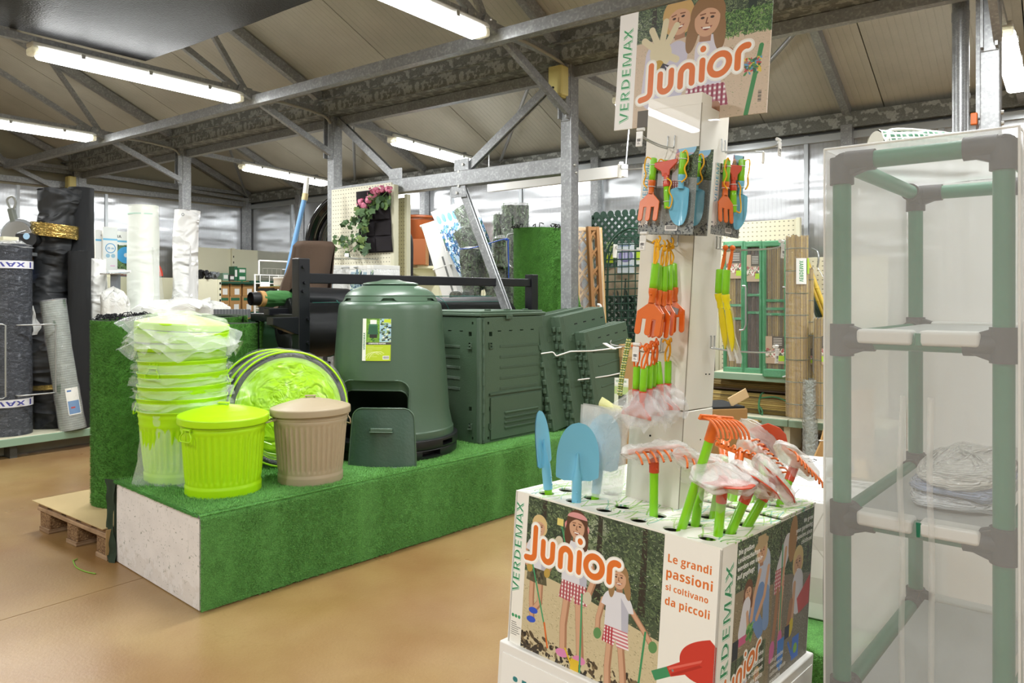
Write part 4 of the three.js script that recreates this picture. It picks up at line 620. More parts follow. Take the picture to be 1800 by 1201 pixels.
const printHeader = canvas(1000, 745, (x, w, h) => {
  x.fillStyle = '#f2f2f0'; x.fillRect(0, 0, w, h); const a = w * .135; gardenView(x, a, 0, w - a, h, h * .3, '#cdb9a2', ['#b8a58d', '#dccbb5', '#a0937a', '#8f9a70', '#c3b29a']);
  x.save(); x.beginPath(); x.rect(a, 0, w - a, h); x.clip(); x.fillStyle = '#26352c'; x.fillRect(w * .86, 0, w * .05, h * .28); sprigs(x, w * .66, h * .17, w * .34, h * .2, ['#4f7a3c', '#6f9a4c', '#3c6230', '#87a862', '#2f4f2a'], 1500, 6, 18, 1.4);
  limb(x, [[w * .3, h * .42], [w * .28, h * .74]], 190, '#ccc9da'); limb(x, [[w * .42, h * .42], [w * .4, h * .72]], 150, '#c5c2d4'); x.fillStyle = '#54493a'; x.fillRect(w * .17, h * .86, w * .22, h * .14); head(x, w * .42, h * .13, 98, '#c7a468', false, -.12);
  limb(x, [[w * .63, h * .44], [w * .63, h * .68]], 180, '#d3d0de'); checked(x, () => { x.moveTo(w * .5, h * .72); x.lineTo(w * .74, h * .72); x.lineTo(w * .77, h * .9); x.lineTo(w * .48, h * .9); }, '#93324a', 15); limb(x, [[w * .56, h * .9], [w * .56, h]], 62, SKIN2); limb(x, [[w * .69, h * .9], [w * .69, h]], 62, SKIN2); head(x, w * .61, h * .18, 104, '#8d6a44', true, .06);
  limb(x, [[w * .76, h * .48], [w * .84, h * .58], [w * .89, h * .64]], 40, SKIN2); limb(x, [[w * .95, h * .48], [w * .88, h]], 27, '#3d8a4f'); foliage(x, w * .86, h * .57, w * .09, h * .12, ['#4f8a4a', '#2f5f4a', '#c04a4a', '#d9c24a', '#5f9ac0'], 70, 6, 13);
  x.fillStyle = '#d8cfae'; x.beginPath(); x.ellipse(w * .31, h * .4, 74, 84, -.4, 0, 7); x.fill(); for (const [b, c, d, e] of [[.255, .34, .19, .27], [.28, .3, .24, .19], [.32, .28, .335, .14], [.36, .31, .41, .19], [.35, .42, .42, .47]]) limb(x, [[w * b, h * c], [w * d, h * e]], 42, '#d8cfae');
  limb(x, [[w * .3, h * .5], [w * .28, h * .54]], 70, '#b9962f'); for (let i = 0; i < 14; i++) limb(x, [[w * .33, h * .49], [w * (.27 + R(.12)), h * (.52 + R(.1))]], 7, '#27222b'); x.restore();
  vertical(x, 'VERDEMAX', a * .76, h * .95, h * .82, 92, '#2a9a5a'); junior(x, w * .2, h * .60, 118, -.16);
  for (let i = 0; i < 14; i++) { x.fillStyle = '#333'; x.fillRect(w * .945, h * .82 + i * 5, 20, 1 + (i * 5) % 4); }
});
const board = (c, t) => mat(c, .42, t ? { map: t } : {});
{
  const o = thing('display_stand', 'white cardboard floor stand printed with children gardening, tools stuck in its top', 'display stand', V(0, 0, 0)); onDisplay(o, V(0, 0, 0));
  const h0 = .384, bh = DTOP - h0;
  const front = planar(rbox(2 * BX, bh, .006, .002, 0, h0 + bh / 2, BZ - .003), -BX, BX, h0, DTOP); mesh('front_panel', front, mat(0xffffff, .5, { map: printFront }), o);
  const sg = rbox(2 * BZ, bh, .006, .002, 0, h0 + bh / 2, 0); planar(sg, -BZ, BZ, h0, DTOP); tf(sg, 0, 0, 0, 0, Math.PI / 2, 0); sg.translate(BX - .003, 0, 0); mesh('side_panel', sg, mat(0xffffff, .5, { map: printSide }), o);
  mesh('side_panel', box(.006, bh, 2 * BZ, -BX + .003, h0 + bh / 2, 0), M.white, o); mesh('back_panel', box(2 * BX, bh, .006, 0, h0 + bh / 2, -BZ + .003), M.white, o);
  // perforated top
  const holes = [[960.6, 868.7], [995, 863], [1008, 882], [1040, 877], [1075, 869.6], [1062, 898], [1094, 892.6], [1123, 916], [1157, 908], [1181, 931.6], [1220, 924], [1243, 910], [1244, 947.7], [1279, 937], [1309, 924]].map(q => DL(q[0], q[1], 'y', DTOP)), holesF = [[1281, 888], [1313, 883], [1341.6, 900], [1363, 891]].map(q => DL(q[0], q[1], 'y', DTOP + .006));
  const circ = p => { const c = new THREE.Path(); c.absarc(p.x, -p.z, .0185, 0, 6.2832, true); return c; };
  const flat = (x0, x1, z0, z1, hs, y, t) => { const g = prism([[x0, -z1], [x1, -z1], [x1, -z0], [x0, -z0]], t, 0, hs.map(circ)); planar(g, -BX, BX, -BZ, BZ); g.rotateX(-Math.PI / 2); g.translate(0, y - t / 2, 0); return g; };
  const topM = mat(0xffffff, .55, { map: printTop }); mesh('top_panel', flat(-BX, BX, -BZ, BZ, holes.filter(p => p.x < BX - .02 && p.z > -BZ + .02), DTOP + .002, .004), topM, o);
  mesh('top_flap', flat(TW + .002, BX + .002, -BZ, -.045, holesF.filter(p => p.z < -.066 && p.x > TW + .022), DTOP + .009, .004), topM, o);
  mesh('inner_liner', merge([box(2 * BX - .02, .01, 2 * BZ - .02, 0, DTOP - .16, 0), box(2 * BX - .03, .15, .004, 0, DTOP - .08, -BZ + .02), box(.004, .15, 2 * BZ - .03, -BX + .02, DTOP - .08, 0)]), M.white, o);
  // lower tray, its foot cut level with the floor
  const tr = .014, low = rbox(2 * (BX + tr), h0 + .012, 2 * (BZ + tr), .004, 0, (h0 + .012) / 2, 0), p = low.attributes.position, q = V();
  for (let i = 0; i < p.count; i++) if (p.getY(i) < .05) { q.fromBufferAttribute(p, i).applyMatrix4(DMAT); q.y = p.getY(i); q.applyMatrix4(DINV); p.setXYZ(i, q.x, q.y, q.z); }
  mesh('tray', low, M.white, o);
  mesh('tray_print', planar(box(2 * BX, h0 * .9, .002, 0, h0 * .52, BZ + tr + .001), -BX, BX, h0 * .07, h0 * .97), mat(0xffffff, .55, { map: printTray('il Giardino', false) }), o);
  const tg = box(2 * BZ, h0 * .9, .002, 0, h0 * .52, 0); planar(tg, -BZ, BZ, h0 * .07, h0 * .97); tf(tg, 0, 0, 0, 0, Math.PI / 2, 0); tg.translate(BX + tr + .001, 0, 0); mesh('tray_print', tg, mat(0xffffff, .55, { map: printTray('dei bambini', true) }), o);
  // column with a slot for the header
  const tm = phy(0xe6e2d6, .36, { clearcoat: .25 }); const th = TTOP - DTOP, seam = .985;
  mesh('column_sleeve', rbox(2 * TW, seam - DTOP, 2 * TW, .002, 0, (seam + DTOP) / 2, 0), tm, o); mesh('column_sleeve', rbox(2 * TW - .002, TTOP - seam - .002, 2 * TW - .002, .002, 0, (seam + TTOP) / 2 + .001, 0), tm, o); mesh('column_lip', box(2 * TW - .003, .026, .05, 0, TTOP + .012, TW - .026), tm, o);
  mesh('corner_crease', box(.0016, th, .0016, TW - .0004, DTOP + th / 2, TW - .0004), mat(0x8f897a, .8), o);
  for (const [x, y] of [[1143, 766], [1136, 883]].map(k => DL(k[0], k[1], 'z', TW)).map(k => [k.x, k.y])) mesh('pin_hole', cyl(.0025, .0025, .002, x, y, TW, Math.PI / 2, 0, 0, 10), M.dark, o);
  for (const k of [[1241, 658], [1247, 658], [1231, 773]].map(k => DL(k[0], k[1], 'x', TW))) mesh('pin_hole', cyl(.0016, .0016, .002, TW, k.y, k.z, 0, 0, Math.PI / 2, 8), M.dark, o);
  const zs = -.02, a = DL(1080, 230, 'z', zs), b = DL(1348, 194, 'z', zs), hh = .305;
  const sign = planar(box(b.x - a.x, hh, .004, (a.x + b.x) / 2, a.y + hh / 2, zs), a.x, b.x, a.y, a.y + hh); mesh('header_board', sign, mat(0xffffff, .4, { map: printHeader }), o);
}
// ---- hanging hooks
const hookMat = M.wire;
function hook(px, py, face, len, label, tagged, double = true) {      // chromed prong out of the column
  const p = DL(px, py, face === 'x' ? 'x' : 'z', TW), o = thing('display_hook', label, 'hook', V(0, 0, 0), 0, 'wire hooks on the display column');
  onDisplay(o, p, 0, face === 'x' ? Math.PI / 2 : 0, 0);
  const prong = s => tube([[s, .028, .001], [s, .03, .003], [s, .004, .004], [s * .9, .0, .01], [s * .5, -.002, len * .5], [s * .25, .004, len], [0, .018, len + .008]], .0016, 40, 6);
  mesh('prong', merge([prong(-.009), prong(.009)]), hookMat, o);
  if (tagged) { mesh('price_tag_holder', merge([rbox(.017, .034, .002, .002, 0, -.004, len + .012), cyl(.004, .004, .018, 0, .018, len + .008, 0, 0, Math.PI / 2, 10)]), phy(0xf4f4f0, .2, { transparent: true, opacity: .75 }), o); mesh('price_label', box(.012, .018, .001, 0, -.01, len + .0135), mat(0xffffff, .6, { map: barcode }), o); }
  return o;
}
const barcode = canvas(64, 96, (x, w, h) => { x.fillStyle = '#f6f6f2'; x.fillRect(0, 0, w, h); x.fillStyle = '#222'; for (let i = 0; i < 20; i++) x.fillRect(8 + i * 2.4, 14, 1 + (i % 3) * .6, 34); for (let i = 0; i < 3; i++) x.fillRect(10, 58 + i * 10, 30 + i * 6, 4); });
hook(1180, 262, 'z', .13, 'topmost wire hook of the broad face with a clear tag holder', true); hook(1186, 434, 'z', .13, 'middle wire hook of the broad face, strung with yellow cords', true); hook(1168, 618, 'z', .115, 'lowest wire hook of the broad face, strung with orange cords', true);
hook(1269, 268, 'x', .13, 'topmost wire hook of the narrow face holding a carded set', true); hook(1260, 438, 'x', .15, 'middle wire hook of the narrow face holding two trowels', true); hook(1250, 612, 'x', .15, 'empty lowest wire hook of the narrow face', true);
for (const [py, n] of [[293, 'top'], [438, 'middle'], [612, 'bottom']]) { const y = DL(1120, py, 'z', 0).y, o = thing('display_hook', 'wire hook on the far face of the column, ' + n + ' row, tag pointing aside', 'hook', V(0, 0, 0), 0, 'wire hooks on the display column'); onDisplay(o, V(-TW, y, -.02), 0, -Math.PI / 2, 0); const l = .12; mesh('prong', tube([[0, .02, .001], [0, .004, .004], [0, 0, .01], [0, 0, l], [0, .012, l + .008]], .0017, 24, 6), hookMat, o); mesh('price_tag_holder', rbox(.018, .036, .003, .002, 0, -.004, l + .012, n === 'bottom' ? 1.2 : 0), M.whitePlastic, o); }
{ const o = thing('display_hook', 'thin wire hook end with a white sleeve beside the topmost narrow-face hook', 'hook', V(0, 0, 0), 0, 'wire hooks on the display column'); const y = DL(1290, 268, 'x', TW).y; onDisplay(o, V(.02, y, -TW), 0, Math.PI, 0); mesh('prong', tube([[0, .01, 0], [0, 0, .01], [-.07, .006, .06], [-.1, .01, .1]], .0017, 24, 6), hookMat, o); mesh('price_tag_holder', rbox(.007, .03, .007, .002, -.1, -.006, .1), M.whitePlastic, o); }
// ---- small hand tools
function cord(o, m, pts, r = .0022) { mesh('cord', tube(pts, r, 40, 6), m, o); }
function handleGeo(l, r = .0072) { return lathe([[0, l], [r * .7, l], [r, l - .002], [r, .012], [r * .95, 0], [0, 0]], 20); }
function forkHead(w, l) {                                             // plate and three flat tines, neck at the top (y = 0), tines down
  const t = w * .235, c = w / 2 - t / 2, g = [prism([[-.006, 0], [.006, 0], [.0075, -l * .12], [w / 2, -l * .36], [w / 2, -l * .5], [w / 2 - t, -l * .55], [t / 2, -l * .55], [-t / 2, -l * .55], [-w / 2 + t, -l * .55], [-w / 2, -l * .5], [-w / 2, -l * .36], [-.0075, -l * .12]], .0034, .001)];
  for (const x of [-c, 0, c]) { const s = [[x - t / 2, -l * .44], [x - t / 2, -l + t / 2]]; for (let i = 0; i <= 8; i++) { const a = Math.PI + i / 8 * Math.PI; s.push([x + t / 2 * Math.cos(a), -l + t / 2 + t / 2 * Math.sin(a)]); } s.push([x + t / 2, -l * .44]); g.push(prism(s, .0036, .0011)); }
  return tf(merge(g), 0, 0, 0, -.12, 0, 0);
}
function trowelBlade(w, l, neck = .02) {
  return merge([1, -1].map(s => grid(20, 30, (u, v) => { const t = v, hw = w / 2 * (t < .08 ? .2 + t * 9.6 : t < .45 ? .97 + .03 * Math.sin(t * 3.4) : Math.sqrt(Math.max(0, 1 - ((t - .45) / .55) ** 2.3))); const x = (u * 2 - 1) * hw; return [x, -l * t, s * .0007 + (x / w) ** 2 * w * .7 - .004 - .012 * t * (1 - t) * Math.exp(-((x / w * 5) ** 2))]; })));
}
function neckGeo(l, r) { return tf(lathe([[r * .9, -l], [r * .8, -l * .6], [r * 1.1, -l * .3], [r * 1.15, 0], [r * .95, 0]], 18), 0, 0, 0); }
function handTool(kind, label, group, hand, head, s = 1) {
  const o = thing(kind, label, kind.includes('fork') ? 'hand fork' : kind.includes('trowel') ? 'trowel' : 'hoe', V(0, 0, 0), 0, group);
  mesh('handle', tf(handleGeo(.05 * s, .0078 * s), 0, 0, 0), GREEN, o);
  if (kind === 'hand_fork') { mesh('socket', merge([neckGeo(.028 * s, .0074 * s), ball(.0022, 0, -.012 * s, .008 * s, 1, 1, 1, 8)]), head, o); mesh('fork_head', tf(forkHead(.052 * s, .07 * s), 0, -.022 * s, 0), head, o); }
  if (kind === 'hand_trowel') { const ln = 1.25; mesh('socket', merge([neckGeo(.03 * s, .0074 * s), ball(.0022, 0, -.012 * s, .008 * s, 1, 1, 1, 8)]), head, o); mesh('trowel_blade', tf(trowelBlade(.036 * s, .074 * s * ln), 0, -.024 * s, 0), head, o); }
  if (kind === 'hand_hoe') { mesh('socket', neckGeo(.03 * s, .0074 * s), head, o); mesh('hoe_head', tf(prism([[-.009, 0], [.009, 0], [.011, -.012], [.03, -.026], [.031, -.033], [-.031, -.033], [-.03, -.026], [-.011, -.012]].map(q => [q[0] * s, q[1] * s]), .004 * s, .0012), 0, -.024 * s, .003), head, o); }
  return o;
}
const redM = phy(0xcf4a2a, .3, { clearcoat: .4 });
const cardPrint = canvas(420, 620, (x, w, h) => {
  gardenView(x, 0, 0, w, h, h * .3, '#8b8f8a', ['#6e7478', '#a9b0b0', '#c9cfcc', '#596066']); x.fillStyle = '#e3e1dc'; x.fillRect(0, 0, w * .17, h * .92); x.fillStyle = 'rgba(214,214,220,.85)'; x.fillRect(w * .3, h * .16, w * .2, h * .28); x.fillRect(w * .56, h * .14, w * .2, h * .24); head(x, w * .4, h * .1, 34, '#8f7aa0', true); head(x, w * .66, h * .09, 34, '#9a86a6', true);
  checked(x, () => x.rect(w * .56, h * .38, w * .2, h * .12), '#8a4a48', 8); x.fillStyle = '#5f5a50'; x.fillRect(w * .28, h * .46, w * .2, h * .2); x.fillStyle = '#4a4c50'; foliage(x, 0, h * .84, w, h * .16, ['#5d6266', '#84898c', '#3c4044'], 160, 3, 9);
  x.fillStyle = '#8fc0df'; x.beginPath(); x.arc(w * .8, 0, 66, 0, Math.PI); x.fill(); vertical(x, 'VERDEMAX', w * .135, h * .62, h * .54, 58, '#2f8fc0'); junior(x, w * .22, h * .2, 30, -.02, 0, '#ea9a86'); lines(x, ['Attrezzi da', 'giardinaggio per bambini'], w * .42, h * .05, 22, 'bold 17px sans-serif', '#e6a0a8');
  x.fillStyle = '#e9e7e2'; x.fillRect(w * .5, h * .9, w * .22, h * .06); x.fillStyle = '#222'; for (let i = 0; i < 26; i++) x.fillRect(w * .52 + i * 3, h * .905, 1.4, h * .04);
});
const cardM = mat(0xffffff, .45, { map: cardPrint });
function toolCard(pos, ry, w, h, label) {                             // backing card with fork, upturned hoe and trowel
  const o = thing('tool_set_card', label, 'tool set', V(0, 0, 0), 0, 'carded tool sets on the column'); onDisplay(o, pos, 0, ry, -.02);
  const tab = h * .14; mesh('backing_card', planar(prism([[0, 0], [w, 0], [w, h], [w * .62, h - .004], [w * .58, h - tab], [0, h - tab * 1.2]], .0012), 0, w, 0, h), cardM, o);
  const put = (k, hm, x, y, rz, s, ry2 = 0) => { const t = new THREE.Group(); t.name = numbered('mounted_' + k); t.position.set(x, y, .012); t.rotation.set(0, ry2, rz); o.add(t); const add = (n, g, m) => mesh(n, g, m, t); add('handle', handleGeo(.05 * s, .0078 * s), GREEN); add('socket', neckGeo(.03 * s, .0074 * s), hm); if (k === 'fork') add('fork_head', tf(forkHead(.05 * s, .07 * s), 0, -.022 * s, 0), hm); if (k === 'trowel') add('trowel_blade', tf(trowelBlade(.046 * s, .086 * s), 0, -.024 * s, 0), hm); if (k === 'hoe') add('hoe_head', tf(prism([[-.009, 0], [.009, 0], [.011, -.012], [.03, -.026], [.031, -.034], [-.031, -.034], [-.03, -.026], [-.011, -.012]].map(q => [q[0] * s, q[1] * s]), .004 * s, .0012), 0, -.024 * s, .003), hm); add('tie', merge([tf(new THREE.TorusGeometry(.0088 * s, .0008, 6, 20), 0, .034 * s, 0, Math.PI / 2, 0, 0), tf(new THREE.TorusGeometry(.0085 * s, .0008, 6, 20), 0, -.014 * s, 0, Math.PI / 2, 0, 0)]), M.whitePlastic);
    add('cord', tube([[0, .046 * s, .006], [-.012 * s * (k === 'trowel' ? -1 : 1), .05 * s, .01], [-.017 * s * (k === 'trowel' ? -1 : 1), .03 * s, .008], [-.011 * s * (k === 'trowel' ? -1 : 1), .012 * s, .01], [-.016 * s * (k === 'trowel' ? -1 : 1), -.006 * s, .008], [-.006 * s * (k === 'trowel' ? -1 : 1), -.018 * s, .01]], .0017, 30, 6), M.cordYellow); return t; };
  put('fork', M.orange, w * .25, h * .62, 0, 1); put('hoe', redM, w * .53, h * .54, Math.PI + .12, .98); put('trowel', M.blue, w * .78, h * .67, 0, 1);
  return o;
}
{
  let z = TW + .11, a = DL(1121, 411, 'z', z), b = DL(1218, 404, 'z', z); toolCard(a, 0, b.x - a.x, .19, 'front carded set of orange fork, red hoe and blue trowel on the broad face');
  z = TW + .045; b = DL(1234, 411, 'z', z); toolCard(V(b.x - .138, b.y, z), .18, .14, .195, 'second carded set tucked behind the front one, its blue trowel seen on edge');
  const x = TW + .06, p = DL(1249, 411, 'x', x); toolCard(p, Math.PI / 2 - .22, .098, .19, 'carded set hanging on the narrow face with fork, hoe and trowel');
}
{ // forks strung on the middle hook
  const g = 'orange hand forks strung on one hook'; const list = [[1148, 507, .125, -.05, .2, 'front fork of the orange bunch, plain back shown'], [1157, 511, .1, .1, -.5, 'second fork of the orange bunch, mostly covered'], [1166, 513, .085, .05, -.35, 'third fork of the orange bunch with a white price tag'], [1176, 511, .06, .12, -.5, 'fourth fork of the orange bunch with a grey sticker'], [1185, 506, .03, .12, -.15, 'fork of the orange bunch lying flat at the column']];
  list.forEach(([px, py, off, rz, ry, label], i) => {
    const o = handTool('hand_fork', label, g, GREEN, M.orange, 1.14), p = DL(px, py, 'z', TW + off); onDisplay(o, p, 0, ry, rz);
    const top = .052 * 1.14; cord(o, i > 3 ? M.cordYellow : M.cordYellow, [[.002, top - .006, .008], [.006, top + .012, .006], [-.002 * i, top + .034, 0], [-.006, top + .044, -.004], [-.004, top + .02, .004], [-.001, top - .006, .008]]);
    mesh('knot', merge([ball(.005, 0, top + .036, 0, 1, 1.2, 1, 8), tube([[0, top + .038, 0], [.006, top + .05, .004], [.004, top + .056, .008]], .0022, 10, 5), tube([[0, top + .038, 0], [-.008, top + .046, -.002], [-.012, top + .04, .004]], .0022, 10, 5)]), M.cordYellow, o);
    if (i > 1) mesh('sticker', tf(box(.03, .014, .0006), 0, -.052, .007, 0, 0, -.3), mat(0x8f9392, .5), o); if (i === 2) mesh('price_tag', box(.011, .014, .0006, -.004, -.044, .011, 0, 0, .2), mat(0xffffff, .5, { map: barcode }), o);
  });
  const list2 = [[1263, 520, .062, 'first yellow hand trowel in a clear sleeve on the narrow face'], [1275, 522, .088, 'second yellow hand trowel in a clear sleeve on the narrow face']];
  list2.forEach(([px, py, off, label], i) => {
    const o = handTool('hand_trowel', label, 'yellow hand trowels on the narrow face', GREEN, M.yellow, 1.1), p = DL(px, py - 4, 'x', off + TW); onDisplay(o, p, -.2, Math.PI / 2 + .62, 0);
    o.children.forEach(c => { if (c.name.startsWith('handle')) c.rotation.x = .2; }); mesh('film_sleeve', grid(8, 8, (u, v) => [(u - .5) * .056, -.028 - v * .125, .006 + .006 * Math.sin(u * 6 + v * 9) * v]), M.filmThick, o);
    cord(o, M.cordOrange, [[.0, .046, .012], [.004, .07, .02], [.001, .098, .03], [-.004, .07, .022], [0, .046, .012]], .0024); mesh('knot', ball(.0065, .0, .1, .03, 1.6, 1, 1, 8), M.cordOrange, o);
  });
}
{ // bagged hoes strung low on the broad face
  const list = [[1118, 672, .105, .02, .1], [1130, 676, .12, -.02, -.2], [1141, 671, .095, .03, .3], [1148, 668, .07, 0, 0], [1160, 664, .06, .22, -.2], [1174, 662, .03, .05, 0]], who = ['first of the bagged red hoes', 'second of the bagged red hoes, short handle', 'third of the bagged red hoes, front of the bunch', 'fourth of the bagged red hoes, half covered', 'fifth of the bagged red hoes, leaning out', 'last of the bagged red hoes with a yellow cord'];
  list.forEach(([px, py, off, rz, ry], i) => {
    const o = handTool('hand_hoe', who[i], 'red hand hoes in polythene bags', GREEN, redM, 1.05), p = DL(px, py + 12, 'z', TW + off); onDisplay(o, p, 0, ry, rz);
    const t = .05, cm = i > 4 ? M.cordYellow : M.cordOrange; cord(o, cm, [[.003, t, .007], [.007, t + .022, .004], [0, t + .042, -.004], [-.005, t + .02, .004], [-.003, t, .007]], .0023); mesh('knot', merge([ball(.006, 0, t + .044, 0, 1, 1, 1, 8), tube([[0, t + .044, 0], [.008, t + .054, .004], [.011, t + .046, .006]], .0024, 10, 5), tube([[0, t + .044, 0], [-.008, t + .05, .004], [-.013, t + .044, .004]], .0024, 10, 5)]), cm, o);
    mesh('plastic_bag', grid(40, 14, (u, v) => { const a = u * 6.2832, r = .01 + .036 * Math.min(1, v * 1.6) ** .8 + .012 * n3(Math.cos(a) * 3 + i, v * 4, Math.sin(a) * 3); return [r * 1.1 * Math.cos(a) + .012 * v * n3(i, 2, 3), -.002 - .066 * v + .02 * v * v * n3(Math.cos(a) * 2, i, Math.sin(a) * 2), r * .8 * Math.sin(a)]; }, true), M.film, o);
    mesh('bag_end', grid(14, 6, (u, v) => [(u - .5) * .085, -.062 - .012 * v + .012 * n3(u * 4, v * 3, i), (v - .4) * .05 + .01 * n3(u * 5, i, v * 3)]), M.film, o);
  });
  const r = thing('skipping_rope', 'green and yellow flecked rope hanging beside the bagged hoes', 'rope', V(0, 0, 0)); onDisplay(r, DL(1106, 602, 'z', TW + .02)); for (const dx of [-.004, .003]) mesh('strand', tube([[dx, .01, 0], [dx - .006, -.04, .004], [dx - .014, -.09, .002], [dx - .018, -.13, 0]], .0034, 40, 6), mat(0xffffff, .7, { map: rep(tex(64, 64, (u, v, x, y) => ((x >> 3) + (y >> 4)) % 3 ? ((x >> 3) + (y >> 4)) % 2 ? [210, 205, 90] : [225, 228, 190] : [50, 110, 60]), 8, 1) }), r);
  const l = thing('seed_leaflet', 'printed leaflet card hanging behind the bagged hoes', 'leaflet', V(0, 0, 0)); onDisplay(l, DL(1092, 690, 'z', -.05), 0, -.2, .06); mesh('card', planar(box(.05, .075, .001, 0, 0, 0), -.025, .025, -.0375, .0375), mat(0xffffff, .5, { map: canvas(200, 300, (x, w, h) => { x.fillStyle = '#dfe5d2'; x.fillRect(0, 0, w, h); x.fillStyle = '#f1f2ea'; x.fillRect(0, 0, w, 70); lines(x, ['VERDEMAX'], 18, 44, 0, 'bold 30px sans-serif', '#3c8a4a'); x.fillStyle = '#b9cf8a'; x.fillRect(0, 90, w, 80); x.fillStyle = '#3d4a36'; x.fillRect(60, 170, 120, 120); x.fillStyle = '#d8b6b0'; x.beginPath(); x.arc(60, 130, 24, 0, 7); x.fill(); }) }), l);
  const y = thing('yellow_packet', 'pale yellow packet in film poking out behind the bagged hoes', 'packet', V(0, 0, 0)); onDisplay(y, DL(1082, 718, 'z', .0), 0, .1, -.25); mesh('film', grid(12, 6, (u, v) => [(u - .5) * .09, (v - .5) * .022 * (1 - .5 * u) + .004 * n3(u * 5, v * 3, 1), .01 * Math.sin(v * 3)]), phy(0xecebaa, .35, { side: THREE.DoubleSide }), y);
}
// ---- long-handled tools standing in the holes
function stick(kind, label, group, b, tipPx, depth, spin, cat) {
  const base = DL(b[0], b[1], 'y', DTOP).applyMatrix4(DMAT); const d = base.clone().sub(V(0, EYE, 0)).dot(W(0, 0, 1).normalize()) + depth, tip = P(tipPx[0], tipPx[1], d);
  const dir = tip.clone().sub(base), L = dir.length(); dir.normalize(); const o = thing(kind, label, cat, base, 0, group);
  const f = W(0, 0, -1).normalize(), x = new THREE.Vector3().crossVectors(dir, f).normalize(), z = new THREE.Vector3().crossVectors(x, dir); o.quaternion.setFromRotationMatrix(new THREE.Matrix4().makeBasis(x, dir, z)).multiply(new THREE.Quaternion().setFromAxisAngle(V(0, 1, 0), spin)); o.userData.L = undefined; delete o.userData.L; return [o, L];
}
function spade(label, b, tip, spin, wpx, bag, sy = 1) {
  const [o, L] = stick('child_spade', label, 'blue spades stuck in the display', b, tip, 0, spin, 'spade'); const k = .135 * sy, sock = .075;
  mesh('handle', rod([0, -.12, 0], [0, L - k - .045, 0], .0095, 20), GREEN, o);
  mesh('socket', merge([tf(lathe([[.0112, 0], [.0116, .04], [.0108, .06], [.006, .085], [.002, .12]], 20), 0, L - k - .055, 0), ...[.012, .03].map(y => ball(.0028, 0, L - k - .055 + y, .0115, 1, 1, .5, 8))]), M.blue, o);
  const g = merge([1, -1].map(s => grid(28, 34, (u, v) => { const t = v, hw = .5 * wpx * (t < .06 ? .62 + t * 6 : t < .35 ? .985 + .015 * Math.sin(t * 8) : Math.sqrt(Math.max(0, 1 - ((t - .3) / .7) ** 2.4))); const x = (u * 2 - 1) * hw; return [x, L - k + k * t, s * .0008 + 1.5 * x * x - .006 + .012 * Math.exp(-((x / .009) ** 2)) * Math.max(0, 1 - t * 2.2)]; })));
  mesh('blade', g, M.blue, o); if (bag) mesh('plastic_bag', merge([1, -1].map(s => grid(16, 20, (u, v) => [(u - .5) * (wpx + .03) * (1 + .05 * Math.sin(v * 7)), L - k - .06 + (k + .075) * v, s * (.012 + .008 * Math.sin(u * 3.14)) + .006 * n3(u * 5, v * 6, s)]))), M.filmThick, o); return o;
}
spade('blue child spade at the corner, seen nearly on edge', [964, 868], [952, 722], 1.08, .078, false); spade('blue child spade facing out, blade broad and pointed', [1013, 884], [1018, 744], 0, .1, false); spade('blue child spade sleeved in cloudy polythene', [1046, 877], [1066, 728], -.3, .088, true);
function rakeHead(n, w, tl) { const gs = [rbox(w, .012, .006, .002, 0, 0, 0)]; for (let i = 0; i < n; i++) gs.push(tube([[(-.5 + (i + .5) / n) * w, 0, 0], [(-.5 + (i + .5) / n) * w * 1.02, .004, tl * .4], [(-.5 + (i + .5) / n) * w * 1.06, -.004, tl * .8], [(-.5 + (i + .5) / n) * w * 1.08, -.016, tl]], .0027, 10, 6)); return gs; }
function bagAround(w, h, d, s, y0 = 0) { return grid(48, 18, (u, v) => { const a = u * 6.2832, t = v * 2 - 1, e = Math.sqrt(Math.max(0, 1 - Math.abs(t) ** 3)); const k = 1 + .16 * n3(Math.cos(a) * 2 + s, t * 3, Math.sin(a) * 2) + .07 * n3(Math.cos(a) * 6, t * 7 + s, Math.sin(a) * 6); const sq = q => Math.sign(q) * Math.abs(q) ** .7; return [w / 2 * t * (1 + .08 * n3(s, a, 2)), y0 + h / 2 * e * k * sq(Math.sin(a)) + .006 * n3(t * 5, s, a), d / 2 * e * k * sq(Math.cos(a))]; }, true); }
const bagPink = M.filmThick;
